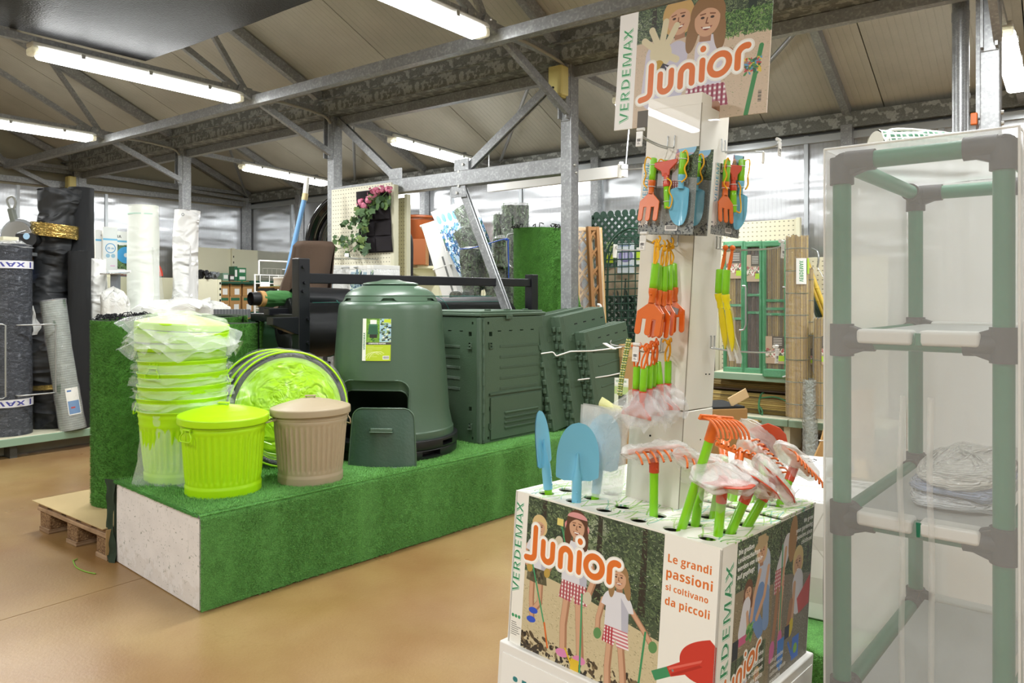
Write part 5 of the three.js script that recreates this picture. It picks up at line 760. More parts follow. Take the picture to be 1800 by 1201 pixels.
function rake(label, b, tip, depth, spin, bag, head = 'rake', tilt = [0, 0]) {
  const [o, L] = stick('child_' + head, label, 'long-handled orange tools stuck in the display', b, tip, depth, spin, head); const hd = head === 'hoe' ? redM : M.orange;
  mesh('handle', rod([0, -.12, 0], [0, L - .04, 0], .0098, 20), GREEN, o); mesh('socket', merge([tf(lathe([[.0112, 0], [.0114, .045], [.0095, .055], [.0, .056]], 20), 0, L - .045, 0), ball(.0025, 0, L - .036, .0115, 1, 1, .5, 8)]), bag ? redM : hd, o);
  const hg = new THREE.Group(); hg.name = numbered('head'); hg.position.y = L + .006; hg.rotation.set(tilt[0], 0, tilt[1]); o.add(hg);
  if (head === 'rake') { const t = rakeHead(8, .13, .055); mesh('crossbar', t[0], hd, hg); for (const q of t.slice(1)) mesh('tine', q, hd, hg); }
  if (head === 'hoe') mesh('blade', tf(prism([[-.055, -.02], [.055, -.02], [.04, .03], [.012, .045], [-.012, .045], [-.04, .03]], .003, .001), 0, 0, .02, Math.PI / 2 - .25, 0, 0), hd, hg);
  if (head === 'fork') { for (let i = 0; i < 3; i++) mesh('tine', tube([[(i - 1) * .004, 0, 0], [(i - 1) * .02, .01, .005], [(i - 1) * .022, .03, .012], [(i - 1) * .022, .045, .004], [(i - 1) * .022, .062, .012]], .0028, 20, 6), hd, hg); }
  if (bag) { mesh('plastic_bag', bagAround(bag[0], bag[1], bag[2], bag[3]), bagPink, hg); mesh('bag_skirt', grid(24, 6, (u, v) => [(u - .5) * bag[0] * (.8 - .3 * v), -.01 - .045 * v * (bag[4] || .6) + .006 * n3(u * 6, v * 4, bag[3]), .018 * Math.sin(u * 3.1) + .01 * n3(u * 4, v * 5, 2)]), M.film, hg); }
  return o;
}
rake('bagged rake standing alone before the column, red tines through film', [1149, 908], [1150, 795], 0, .35, [.165, .034, .06, 1.3, .3], 'rake', [0, .03]);
rake('bare orange rake tilted over with its comb of tines in view', [1198, 930], [1258, 740], -.05, .75, null, 'rake', [.1, -.12]);
rake('bagged rake behind the tilted bare rake, head level', [1222, 924], [1236, 820], .02, .2, [.15, .045, .07, 4.1, 1], 'rake', [.1, -.12]);
rake('bagged red hoe in front, broad blade sloping', [1262, 944], [1271, 846], -.02, .5, [.15, .036, .1, 2.2, 1.3], 'hoe', [.12, -.1]);
rake('bagged red hoe leaning over, price tag on its socket', [1284, 937], [1322, 850], 0, .3, [.12, .036, .09, 5.2, .7], 'hoe', [.1, -.28]);
rake('second leaning bagged red hoe nearest the box edge', [1313, 926], [1358, 848], 0, .2, [.13, .04, .1, 6.3, 1.2], 'hoe', [.2, -.4]);
rake('bagged rake upright in the raised flap, handle half hidden', [1254, 910], [1268, 826], .05, .1, [.14, .04, .06, 7.7, .5], 'rake');
rake('bagged rake reaching past the box towards the cartons', [1369, 892], [1398, 815], .02, .5, [.17, .04, .07, 8.4, .6], 'rake', [.1, -.2]);
rake('bare orange rake laid level behind the tools', [1287, 888], [1300, 800], .1, -.15, null, 'rake', [.3, -.02]);
rake('bare orange claw fork standing up at the back', [1283, 884], [1270, 782], .14, .1, null, 'fork');
rake('topmost bagged hoe at the back, folded film over it', [1341, 899], [1340, 782], .2, .3, [.17, .034, .07, 9.9, .3], 'hoe', [.1, -.1]);
rake('bagged rake in the back row, tines seen through film', [1320, 886], [1336, 812], .1, .2, [.16, .04, .06, 3.7, .5], 'rake', [.05, -.08]);
// ---------------------------------------------------------------- rolls, gondolas and the steel rack
const onPlane = (px, axis, val, y = 0) => {                          // floor point where the sight line of column px meets a building plane
  const k = (px - 900) / FOCAL, d = axis === 'x' ? val / (VX * k + VD) : val / (VD * k - VX); return W(k * d, y, d);
};
const yAt = (p, py) => { const d = p.x * VD - p.z * VX; return EYE + (HORIZON - py) / FOCAL * d; };
{ // euro pallet with a cardboard sheet under the front turf roll
  const c0 = W(-2.535, 0, 4.05), o = thing('pallet', 'worn wooden pallet with block feet under a cardboard sheet', 'pallet', c0, YAW + Math.atan2(-.433, .56) );
  const wood = tex(256, 256, (u, v, x, y) => { const g = noise(u, v, 4, 60, 2) * 40 + fbm(u, v, 6, 4, 4) * 60 - 50; return [150 + g, 122 + g, 92 + g * .9]; }), m = mat(0xffffff, .9, { map: rep(wood, 2) }), chip = mat(0xffffff, .95, { map: rep(tex(128, 128, (u, v, x, y) => { const k = (hash(x >> 1, y >> 1, 4) - .5) * 70 + (fbm(u, v, 8, 3, 3) - .5) * 40; return [128 + k, 98 + k, 66 + k * .8]; }), 4), bumpMap: rep(T.fine, 3), bumpScale: .004 });
  // local x along the short visible end (0.8 m), -z into the depth (1.2 m)
  for (const x of [.07, .4, .73]) for (const z of [-.07, -.6, -1.13]) mesh('block', metric(rbox(.12, .085, .13, .006, x, .0645, z)), chip, o);
  for (const x of [.07, .4, .73]) mesh('skid', metric(rbox(.12, .022, 1.2, .003, x, .011, -.6)), m, o);
  for (const z of [-.05, -.6, -1.15]) mesh('bearer', metric(rbox(.8, .022, .11, .003, .4, .118, z)), m, o);
  for (let i = 0; i < 5; i++) mesh('deck_plank', metric(rbox(.115, .02, 1.2, .003, .06 + i * .17, .14, -.6)), m, o);
  const s = thing('cardboard_sheet', 'folded tan cardboard sheet laid over the pallet', 'cardboard', c0.clone().add(V(0, .152, 0)), YAW + Math.atan2(-.433, .56));
  mesh('sheet', box(.82, .004, 1.2, .38, .003, -.58), mat(0xc0a878, .85, { bumpMap: rep(T.grain, 2), bumpScale: .001 }), s); mesh('flap', tf(box(.004, .13, .5, 0, 0, 0), -.035, -.06, -.3, 0, 0, .06), mat(0xb59a68, .85), s); mesh('flap', tf(box(.004, .12, .12, 0, 0, 0), .802, -.06, -.05, 0, 0, -.03), mat(0xa5885a, .85), s);
}
function turfRoll(label, pos, r, h, turns, dark, frayed, gap = .018) {
  const o = thing('turf_roll', label, 'turf roll', pos, YAW + .5, 'standing turf rolls'); delete o.userData.group;
  const spiral = (k, s) => { const a = -k * turns * 6.2832 + .6; const rr = r - (r - .05) * Math.pow(k, 1.0) * Math.min(1, turns * gap / (r - .05)) + s; return [rr * Math.cos(a), rr * Math.sin(a)]; };
  const top = k => h + .012 * n3(k * 9, 2, 1) - .02 * k + (frayed ? .03 * k : 0);
  mesh('turf_face', metric(grid(Math.round(turns * 64), 10, (u, v) => { const q = spiral(u, 0); return [q[0], v * top(u), q[1]]; })), dark, o);
  mesh('backing', grid(Math.round(turns * 64), 6, (u, v) => { const q = spiral(u, -.007); return [q[0], v * (top(u) - .004), q[1]]; }), mat(0x1b211b, .95, { side: THREE.DoubleSide }), o, 'black woven backing of the turf');
  mesh('top_edge', grid(Math.round(turns * 64), 2, (u, v) => { const q = spiral(u, -.008 * v); return [q[0], top(u) + .004 * Math.sin(v * 3.1), q[1]]; }), mat(0x26331f, .95, { side: THREE.DoubleSide }), o);
  pile(o, Math.round(r * h * 105000), () => { const k = R() * Math.min(1, 1.02 / turns), q = spiral(k, 0), l = Math.hypot(q[0], q[1]); return [V(q[0], R() * top(k), q[1]), V(q[0] / l, .35, q[1] / l)]; }, [.1, .27, .045]);
  if (frayed) { const f = []; for (let i = 0; i < 240; i++) { const k = R(.25, 1), q = spiral(k, R(-.01, .01)), x = R(-.02, .02), z = R(-.02, .02), y = R(.008, .03); f.push(tube([[q[0], top(k) - .02, q[1]], [q[0] + x * .5, top(k) + y * .7, q[1] + z * .5], [q[0] + x, top(k) + y, q[1] + z], [q[0] + x * 1.8 + R(-.01, .01), top(k) + y * R(.3, 1.1), q[1] + z * 1.8]], R(.0012, .003), 7, 4)); } const fr = mesh('frayed_backing', merge(f), mat(0x1c1e20, .9), o); fr.userData.kind = 'stuff'; }
  return o;
}
turfRoll('tall dark green turf roll standing on the cardboard-topped pallet, spiral end frayed black', W(-2.06, .158, 4.06), .185, .965, 5.5, M.turfDark, true, .022);
turfRoll('wide turf roll with a stepped inner coil standing behind the dustbin stack', W(-1.83, 0, 4.66), .285, 1.10, 3.2, M.turfDark, false, .02);
turfRoll('inner coil of turf, a finger higher than the wide roll around it', W(-1.86, 0, 4.66), .215, 1.135, 2.5, M.turfDark, false, .02);
{ // low gondola along the end wall carrying sheeting rolls
  const Z0 = -6.56, o = thing('gondola_shelf', 'long cream gondola shelf with a green lipped base deck, carrying sheeting rolls', 'shelf', V(0, 0, Z0));
  mesh('deck', rbox(3.95, .022, .5, .004, 2.225, .151, -.25), M.cream, o); mesh('deck_lip', rbox(3.95, .06, .016, .004, 2.225, .128, .004), M.greenShelf, o); mesh('plinth', box(3.95, .1, .02, 2.225, .06, -.16), mat(0x8d8a7c, .7), o);
  for (const x of [.35, 1.35, 2.35, 3.35]) mesh('foot', box(.05, .12, .42, x, .06, -.24), mat(0x4a4a44, .6), o);
  for (const x of [.85, 1.85, 2.85, 3.72]) mesh('back_panel', rbox(x > 3 ? .74 : .985, 1.26, .02, .004, x, .8, -.51), M.cream, o);
  for (const x of [.35, 1.35, 2.35, 3.35]) mesh('upright', box(.035, 1.46, .05, x, .73, -.515), M.cream, o);
  mesh('rear_shelf', rbox(3.0, .025, .42, .004, 1.85, 1.44, -.74), M.cream, o); mesh('rear_deck', rbox(3.0, .025, .42, .004, 1.85, .151, -.74), M.cream, o);
  const wireLoop = (x, y0, y1, w, d) => tube([[x, y0, -.49], [x, y0, d - .04], [x, y0, d], [x + w * .1, y0, d + .02], [x + w * .6, y0, d + .02], [x + w, y0, d + .02], [x + w, y0 - .03, d + .02], [x + w, y1 + .03, d + .02], [x + w, y1, d + .02], [x + w * .6, y1, d + .02], [x, y1, d], [x, y1, -.49]], .006, 60, 6, false, .15);
  for (const q of [[48, 570, 690], [-40, 570, 700]]) { const p = onPlane(q[0] + 48, 'z', Z0 - .02), y0 = yAt(p, q[1]), y1 = yAt(p, q[2]); const g = wireLoop(p.x - .26, y0, y1, .26, -.02); mesh('wire_guard', g, M.wire, o); }
}
const DECK = .163;
function cloth(rx, h, s, o = {}) {                                   // a standing roll with slack folds
  const { amp = .01, taper = 0, fold = 0, n = 56, m = 40, lean = 0 } = o;
  return grid(n, m, (u, v) => { const a = u * 6.2832, k = n3(Math.cos(a) * 2 + s, v * 6, Math.sin(a) * 2) * amp + n3(Math.cos(a) * 5 + s, v * 16, Math.sin(a) * 5) * amp * .5 + (fold ? fold * Math.sin(v * 30 + 3 * n3(a, v * 4, s)) * .3 : 0); const r = rx * (1 - taper * v) + k; return [r * Math.cos(a) + lean * v, h * v, -r * Math.sin(a)]; }, true);
}
const coil = (r, m, o, y, core = .035, cm) => { mesh('roll_end', lathe([[core, y - .004], [r * .6, y - .001], [r - .006, y], [r, y - .006]], 40), m, o); mesh('core', lathe([[core - .008, y - .05], [core - .008, y + .006], [core, y + .006], [core, y - .05]], 24), cm || M.card, o); };
{
  const place = (px, z) => onPlane(px, 'z', z, DECK);
  const ripple = tex(256, 256, (u, v, x, y) => { const w = noise(u, v, 10, 34, 3), k = Math.abs(Math.sin((v * 60 + w * 7) * 3.14)); return 255 * (k > .8 ? (k - .8) * 5 : 0) * noise(u, v, 16, 30, 8); }, false);
  // grey foil-like roll at the frame edge
  let o = thing('sheeting_roll', 'thick grey crinkled plastic roll at the picture edge, two printed bands', 'roll', place(14, -6.78), YAW); let h = yAt(o.position, 430) - DECK, r = .165;
  mesh('sheeting', cloth(r, h, 2, { amp: .004 }), phy(0x5c6068, .25, { metalness: .25, bumpMap: rep(ripple, 3, 5), bumpScale: .02 }), o); coil(r, M.white, o, h, .05); mesh('film_cap', grid(40, 8, (u, v) => { const a = u * 6.2832; return [(r + .012) * (1 - .5 * v) * Math.cos(a), h - .02 + .05 * v + .012 * n3(a * 2, v * 3, 1), -(r + .012) * (1 - .5 * v) * Math.sin(a)]; }, true), M.film, o);
  const bandT = canvas(512, 64, (x, w, hh) => { x.fillStyle = '#d9dadd'; x.fillRect(0, 0, w, hh); x.fillStyle = '#3b3d8f'; x.font = 'bold 52px sans-serif'; for (let i = 0; i < 3; i++) { x.save(); x.translate(i * 170 + 140, 12); x.rotate(Math.PI); x.fillText('XAV', -10, -2); x.restore(); x.fillRect(i * 170 - 4, 8, 14, 48); } });
  for (const py of [466, 706]) { const y = yAt(o.position, py) - DECK; mesh('printed_band', grid(48, 1, (u, v) => { const a = u * 6.2832; return [(r + .006) * Math.cos(a), y - .03 + .06 * v, -(r + .006) * Math.sin(a)]; }, true), mat(0xffffff, .5, { map: bandT }), o); }
  // bulky black fabric roll with gold tape
  o = thing('fabric_roll', 'bulky black weed-fabric roll wound loosely, gold tape near its top', 'roll', place(93, -6.86), YAW); h = yAt(o.position, 334) - DECK; const blk = mat(0x26282a, .7, { bumpMap: rep(T.fine, 8), bumpScale: .003 }), foldT = tex(256, 512, (u, v) => { const w = noise(u, v, 4, 10, 3); return 255 * (1 - Math.min(1, 4 * Math.abs(fbm(u, v + w * .06, 3, 3, 9, 16) - .5))); }, false), blkFold = mat(0x222426, .62, { bumpMap: rep(foldT, 1, 1), bumpScale: .035 });
  mesh('fabric', grid(56, 60, (u, v) => { const a = u * 6.2832, w = v < .55 ? 1.25 - .25 * Math.cos(v * 8) : 1.0; const fold = .01 * Math.sin(v * 26 + 2.5 * n3(Math.cos(a) * 2, v * 5, Math.sin(a) * 2)) + .012 * n3(Math.cos(a) * 3, v * 8, Math.sin(a) * 3); const r = .15 * (v > .9 ? 1.02 : v > .84 && v < .9 ? .98 : w * .95 + .06 * Math.sin(v * 6.5)) + fold + (v > .885 && v < .9 ? .016 : 0); return [r * Math.cos(a) - .06 * Math.sin(v * 3.3) + .05 * v, h * v, -r * Math.sin(a)]; }, true), blkFold, o);
  coil(.16, blk, o, h, .05, M.black); o.children.slice(-2).forEach(c => { c.position.x = .05; });
  const gold = phy(0xb9a05c, .14, { metalness: .85, bumpMap: rep(T.crumple, 2, 1), bumpScale: .006 });
  mesh('gold_tape', grid(56, 6, (u, v) => { const a = u * 6.2832, r = .176 + .006 * n3(Math.cos(a) * 5, v * 4, Math.sin(a) * 5); return [r * Math.cos(a) + .02, h * (.80 + .055 * v) - .02 * Math.cos(a), -r * Math.sin(a)]; }, true), gold, o); mesh('gold_tape', grid(56, 4, (u, v) => { const a = u * 6.2832, r = .215; return [r * Math.cos(a), h * (.165 + .02 * v) + .01 * Math.cos(a), -r * Math.sin(a)]; }, true), gold, o);
  // slimmer black roll
  o = thing('fabric_roll', 'slim straight black mesh roll beside the bulky taped one', 'roll', place(143, -6.82), YAW); h = yAt(o.position, 331) - DECK; mesh('fabric', cloth(.098, h, 6, { amp: .004, lean: .0 }), mat(0x1f2124, .65, { bumpMap: rep(T.fine, 10, 30), bumpScale: .004 }), o); coil(.098, blk, o, h, .03, M.black);
  o = thing('fabric_roll', 'short black felt roll standing before the slim mesh roll', 'roll', place(140, -6.64), YAW); h = yAt(o.position, 442) - DECK; mesh('fabric', cloth(.085, h, 7, { amp: .004 }), mat(0x242628, .9, { bumpMap: rep(T.fine, 12), bumpScale: .005 }), o); coil(.085, blk, o, h, .03, M.black);
  // shrink-wrapped green net roll leaning
  o = thing('net_roll', 'leaning green net roll shrink-wrapped in clear film with paper labels', 'roll', place(128, -6.585), YAW); h = 1.06; o.rotation.set(0, YAW, .155, 'YXZ');
  mesh('netting', cloth(.092, h, 9, { amp: .003 }), mat(0xffffff, .6, { map: rep(tex(128, 256, (u, v, x, y) => { const k = ((y % 9) < 2 ? 40 : 0) + ((x % 6) < 1 ? 24 : 0) + 30 * noise(u, v, 8, 20, 2); return [80 + k, 92 + k, 80 + k]; }), 2, 2) }), o); mesh('clear_film', cloth(.098, h * 1.01, 12, { amp: .006 }), phy(0xffffff, .08, { transparent: true, opacity: .2, bumpMap: rep(T.crumple, 2, 4), bumpScale: .004, side: THREE.DoubleSide }), o); coil(.092, mat(0x5e6e5a, .7), o, h, .03);
  mesh('paper_label', grid(8, 3, (u, v) => { const a = -1.15 + u * 1.0; return [.1 * Math.cos(a), .12 + .22 * v, -.1 * Math.sin(a)]; }), mat(0xffffff, .5, { map: canvas(128, 200, (x, w, hh) => { x.fillStyle = '#e4e4dc'; x.fillRect(0, 0, w, hh); x.fillStyle = '#6f8fb5'; x.fillRect(8, 96, w - 16, 96); x.fillStyle = '#b24a4a'; x.fillRect(30, 140, 40, 12); x.fillStyle = '#4a6fa5'; x.fillRect(14, 16, 40, 12); }) }), o);
  mesh('film_tail', grid(10, 10, (u, v) => [-.09 - .03 * u + .02 * n3(u * 3, v * 4, 1), h * (.98 - .22 * v), .09 + .03 * n3(u * 4, v * 3, 5) + .02 * u]), M.filmThick, o);
  // white rolls
  const wm = phy(0xf0f1ec, .5, { bumpMap: rep(foldT, 1, 1), bumpScale: .012 });
  o = thing('film_roll', 'tall translucent white horticultural film roll with loose film at one side', 'roll', place(252, -6.84), YAW); h = yAt(o.position, 362) - DECK; mesh('film_wound', cloth(.138, h, 15, { amp: .004, taper: .06 }), phy(0xeaefe6, .4, { bumpMap: rep(foldT, 1, 1), bumpScale: .006 }), o); coil(.13, wm, o, h, .05, wm);
  mesh('green_edge', grid(48, 1, (u, v) => { const a = u * 6.2832, r = .1315; return [r * Math.cos(a), h * (.955 + .006 * v), -r * Math.sin(a)]; }, true), mat(0xbfe0d0, .5), o); mesh('loose_film', grid(20, 24, (u, v) => [.12 + .1 * u * Math.sin(v * 2.4), h * (.8 - .55 * v), .08 - .05 * u + .03 * n3(u * 3, v * 5, 2)]), M.film, o); mesh('loose_film', grid(20, 24, (u, v) => [-.12 - .07 * u * Math.sin(v * 3.1), h * (.55 - .3 * v), .07 + .02 * n3(u * 3, v * 5, 7)]), M.film, o);
  o = thing('tarpaulin_roll', 'white tarpaulin roll with an eyelet and a hanging corner', 'roll', place(318, -6.9), YAW); h = yAt(o.position, 370) - DECK; o.rotation.set(0, YAW, -.03, 'YXZ'); mesh('tarpaulin', cloth(.125, h, 22, { amp: .012, taper: .15 }), phy(0xeeeeec, .42, { bumpMap: rep(foldT, 1, 1), bumpScale: .03 }), o); coil(.105, wm, o, h, .03, wm);
  mesh('hanging_corner', grid(16, 24, (u, v) => [.08 + .13 * u * v, h * (.82 - .62 * v) + .03 * u, .09 - .07 * u + .012 * n3(u * 4, v * 6, 3)]), phy(0xeeeeec, .45, { side: THREE.DoubleSide, bumpMap: rep(T.fine, 6), bumpScale: .002 }), o); mesh('eyelet', tf(new THREE.TorusGeometry(.012, .003, 8, 20), .01, h - .05, .108), M.steel, o);
  o = thing('film_spool', 'small white stretch-film spool standing by the grey post', 'roll', place(172, -6.72), YAW); h = yAt(o.position, 455) - DECK; mesh('film_wound', cloth(.075, h, 31, { amp: .007, fold: .008, taper: .1 }), wm, o); coil(.066, wm, o, h, .02, wm);
  o = thing('sample_post', 'grey post with a tilted chrome sample plate on top', 'stand', place(203, -6.55), YAW); h = yAt(o.position, 482) - DECK; mesh('post', rbox(.06, h, .06, .006, 0, h / 2, 0), mat(0x7c8288, .4, { metalness: .3 }), o); mesh('plate', rbox(.19, .012, .16, .004, 0, h + .01, .0, .12, .1, 0), M.chrome, o); mesh('plate_lip', rbox(.19, .02, .012, .004, 0, h + .025, -.07), M.whitePlastic, o);
  // white polythene heap
  for (const [px, py, w, s, lab] of [[200, 505, .13, 3, 'crumpled clear polythene heap beside the small spool'], [305, 520, .34, 5, 'crumpled white polythene heap below the tarpaulin roll'], [370, 522, .16, 8, 'clear polythene scrap beside the tarpaulin heap']]) {
    const q = thing('polythene_heap', lab, 'plastic sheet', place(px, -6.5), YAW); const y = yAt(q.position, py + 28) - DECK, hh = .24; mesh('polythene', grid(40, 18, (u, v) => { const a = u * 6.2832, t = v * 3.14 / 2, k = 1 + .35 * n3(Math.cos(a) * 2 + s, v * 3, Math.sin(a) * 2) + .15 * n3(Math.cos(a) * 6, v * 7, s); const rr = w * k * (v < .7 ? 1 : Math.sqrt(Math.max(0, 1 - ((v - .7) / .3) ** 2))); return [rr * Math.cos(a), Math.max(.001, v < .7 ? y * v / .7 : y + hh * .45 * (1 + .6 * k) * (v - .7) / .3 * .6 + .04 * n3(Math.cos(a) * 5, v * 9, s)), -rr * .6 * Math.sin(a)]; }, true), phy(0xf2f3ee, .25, { bumpMap: rep(T.crumple, 2), bumpScale: .006, transmission: .3, thickness: 0 }), q);
  }
  // boxed hose reel, red fan sign, mitre saw on the rear shelf
  const rs = (px, y = 1.455) => { const p = onPlane(px, 'z', -7.3); p.y = y; return p; };
  o = thing('boxed_hose_reel', 'white carton of a wall hose reel with its picture in blue', 'carton', rs(186), 0); const bw = .44, bh = .40; mesh('carton', rbox(bw, bh, .3, .004, .06, bh / 2, 0), M.white, o); { const n = thing('boxed_timer', 'narrow white carton with a blue ring picture before the hose reel carton', 'carton', rs(177).add(V(0, 0, .17)), 0); mesh('carton', rbox(.13, .43, .03, .004, 0, .215, 0), M.white, n); mesh('carton_print', planar(box(.128, .42, .002, 0, .215, .016), -.064, .064, .005, .425), mat(0xffffff, .45, { map: canvas(120, 400, (x, w, hh) => { x.fillStyle = '#d9dcdb'; x.fillRect(0, 0, w, hh); x.fillStyle = '#6fb4da'; x.fillRect(0, 96, w, 16); x.strokeStyle = '#4b8fc0'; x.lineWidth = 7; x.beginPath(); x.arc(62, 180, 40, 0, 7); x.stroke(); x.fillStyle = '#3b7fb4'; x.font = 'bold 26px sans-serif'; x.fillText('25 m', 32, 190); for (const a of [40, 84]) { x.beginPath(); x.arc(a, 246, 18, 0, 7); x.fillStyle = '#8fb4c8'; x.fill(); } x.fillStyle = '#d9a0c8'; x.fillRect(60, 330, 40, 8); }) }), n); } mesh('carton_print', planar(box(bw, bh, .002, .06, bh / 2, .151), .06 - bw / 2, .06 + bw / 2, 0, bh), mat(0xffffff, .45, { map: canvas(400, 400, (x, w, hh) => { x.fillStyle = '#e8e9e6'; x.fillRect(0, 0, w, hh); x.fillStyle = '#2a2d30'; x.font = 'bold 36px sans-serif'; x.fillText('GARDENA', 40, 62); x.fillStyle = '#6fb4da'; x.fillRect(0, 84, w, 18); x.fillStyle = '#4b6a44'; x.fillRect(126, 130, 150, 220); foliage(x, 126, 130, 150, 220, ['#5d7f4a', '#2f4630', '#86a06a'], 120, 6, 16); x.fillStyle = '#2c3034'; x.beginPath(); x.arc(300, 210, 84, 0, 7); x.fill(); x.fillRect(330, 170, 60, 90); x.fillStyle = '#3d9cd4'; x.beginPath(); x.arc(250, 220, 78, 0, 7); x.fill(); x.fillStyle = '#cfd6d8'; x.beginPath(); x.arc(250, 220, 20, 0, 7); x.fill(); }) }), o);
  o = thing('fan_sign', 'red half-round sign board with a yellow square flower logo', 'sign', rs(226, 1.09), 0); const fan = []; for (let i = 0; i <= 30; i++) { const a = Math.PI * i / 30; fan.push([.34 * Math.cos(a), .24 * Math.sin(a)]); } mesh('board', planar(tf(prism(fan, .006), 0, .36, 0), -.34, .34, .36, .60), mat(0xffffff, .4, { map: canvas(512, 190, (x, w, hh) => { x.fillStyle = '#e2452c'; x.fillRect(0, 0, w, hh); x.fillStyle = '#f2d51e'; x.fillRect(292, 28, 84, 84); x.fillStyle = '#d6392a'; x.beginPath(); x.arc(334, 60, 26, 0, 7); x.fill(); x.fillStyle = '#3a8a34'; x.beginPath(); x.moveTo(300, 66); x.quadraticCurveTo(306, 104, 334, 106); x.quadraticCurveTo(362, 104, 368, 66); x.quadraticCurveTo(340, 76, 334, 98); x.quadraticCurveTo(326, 76, 300, 66); x.fill(); x.fillStyle = '#f2d51e'; x.font = 'bold 58px sans-serif'; x.fillText('COMPO', 262, 170); }) }), o);
  o = thing('mitre_saw', 'grey and black mitre saw with a raised handle and round guard', 'saw', place(34, -6.98).setY(1.62), YAW); const y0 = 0; mesh('guard', tf(lathe([[.0, .02], [.14, .02], [.15, .01], [.15, -.01], [.14, -.02], [0, -.02]], 40), 0, .12, 0, Math.PI / 2, 0, 0), mat(0x9da2a5, .35, { metalness: .5 }), o); mesh('blade', tf(lathe([[0, .003], [.125, .003], [.125, -.003], [0, -.003]], 40), 0, .12, .03, Math.PI / 2, 0, 0), M.chrome, o); mesh('motor', merge([rbox(.14, .09, .1, .02, .1, .1, .06), cyl(.05, .05, .12, .16, .09, .05, Math.PI / 2, 0, 0, 20)]), M.black, o); mesh('arm', rbox(.05, .24, .05, .015, -.04, .24, .0, 0, 0, .25), mat(0x6c7168, .5), o); mesh('handle', tube([[-.07, .34, 0], [-.1, .42, 0], [-.06, .45, 0], [-.03, .4, 0], [-.06, .32, 0]], .009, 40, 8), mat(0x8a8c86, .4), o); mesh('badge', tf(cyl(.026, .026, .004), .13, .115, .112, Math.PI / 2, 0, 0), mat(0x9fc4de, .4), o); mesh('trigger', rbox(.03, .02, .02, .004, .06, .03, .1), redM, o);
  mesh('base_plate', rbox(.28, .03, .2, .006, .03, -.03, 0), mat(0x83888a, .4, { metalness: .5 }), o); mesh('sleeve_plate', grid(12, 12, (u, v) => { const a = u * 6.2832; return [-.03 + .12 * v * Math.cos(a), -.1 + .11 * v * Math.sin(a), .14]; }, true), M.whitePlastic, o);
  o = thing('storage_tower', 'pale shelf upright with blue and brown boxes behind the grey roll', 'shelf', place(50, -6.96), 0); mesh('upright', rbox(.06, 1.5, .05, .006, .1, .75, 0), M.cream, o); mesh('blue_box', rbox(.1, .12, .1, .006, -.02, 1.3, .02), mat(0x4f74b8, .5), o); mesh('brown_box', rbox(.12, .16, .12, .006, -.02, 1.46, 0), M.card, o); mesh('shelf_tray', rbox(.4, .03, .2, .006, -.02, 1.55, 0), M.cream, o);
  mesh('wire_rest', tube([[-.1, 1.6, .05], [.1, 1.7, .06], [.14, 1.9, .06]], .006, 16, 6), M.wire, o);
}
{ // wall box on the corner column, box on the middle column
  const b = (k, y, label) => { const o = thing('junction_box', label, 'junction box', V(COLX - .13, y, bayZ(k)), 0, 'cream boxes on the columns'); delete o.userData.group; mesh('case', rbox(.085, .2, .11, .012, 0, 0, 0), mat(0xd8ca84, .45), o); mesh('cover', rbox(.01, .19, .1, .004, -.046, 0, 0), mat(0xcbbd78, .5), o); mesh('knob', cyl(.008, .008, .008, -.053, -.05, -.01, 0, 0, Math.PI / 2, 10), M.dark, o); mesh('base_clip', rbox(.06, .02, .08, .006, .0, -.105, 0), mat(0xb9a95e, .5), o); };
  b(1, 2.70, 'pale yellow plastic box fixed high on the column by the display'); b(3.985, 2.66, 'pale yellow plastic box high on the column behind the black rolls');
}
{ // cables along the chords
  const cab = (k, a, b, lab, yy) => { const o = mesh('lamp_cable', tube([[COLX - a, 2.83, bayZ(k) + .03], [COLX - (a + b) / 2 - .1, 2.845, bayZ(k) + .035], [COLX - b, 2.82, bayZ(k) + .03], [COLX - b + .08, yy, bayZ(k) + .05]], .011, 30, 6), mat(0x9a968a, .6)); tag(o, lab, 'cable', null); };
  cab(1, .72, .16, 'grey cable clipped under the truss arm above the display side', 2.74); cab(2, .72, .16, 'grey cable clipped under the truss arm at the pegboard column', 2.76); cab(3, .72, .16, 'grey cable clipped under the truss arm over the white rolls', 2.76);
}
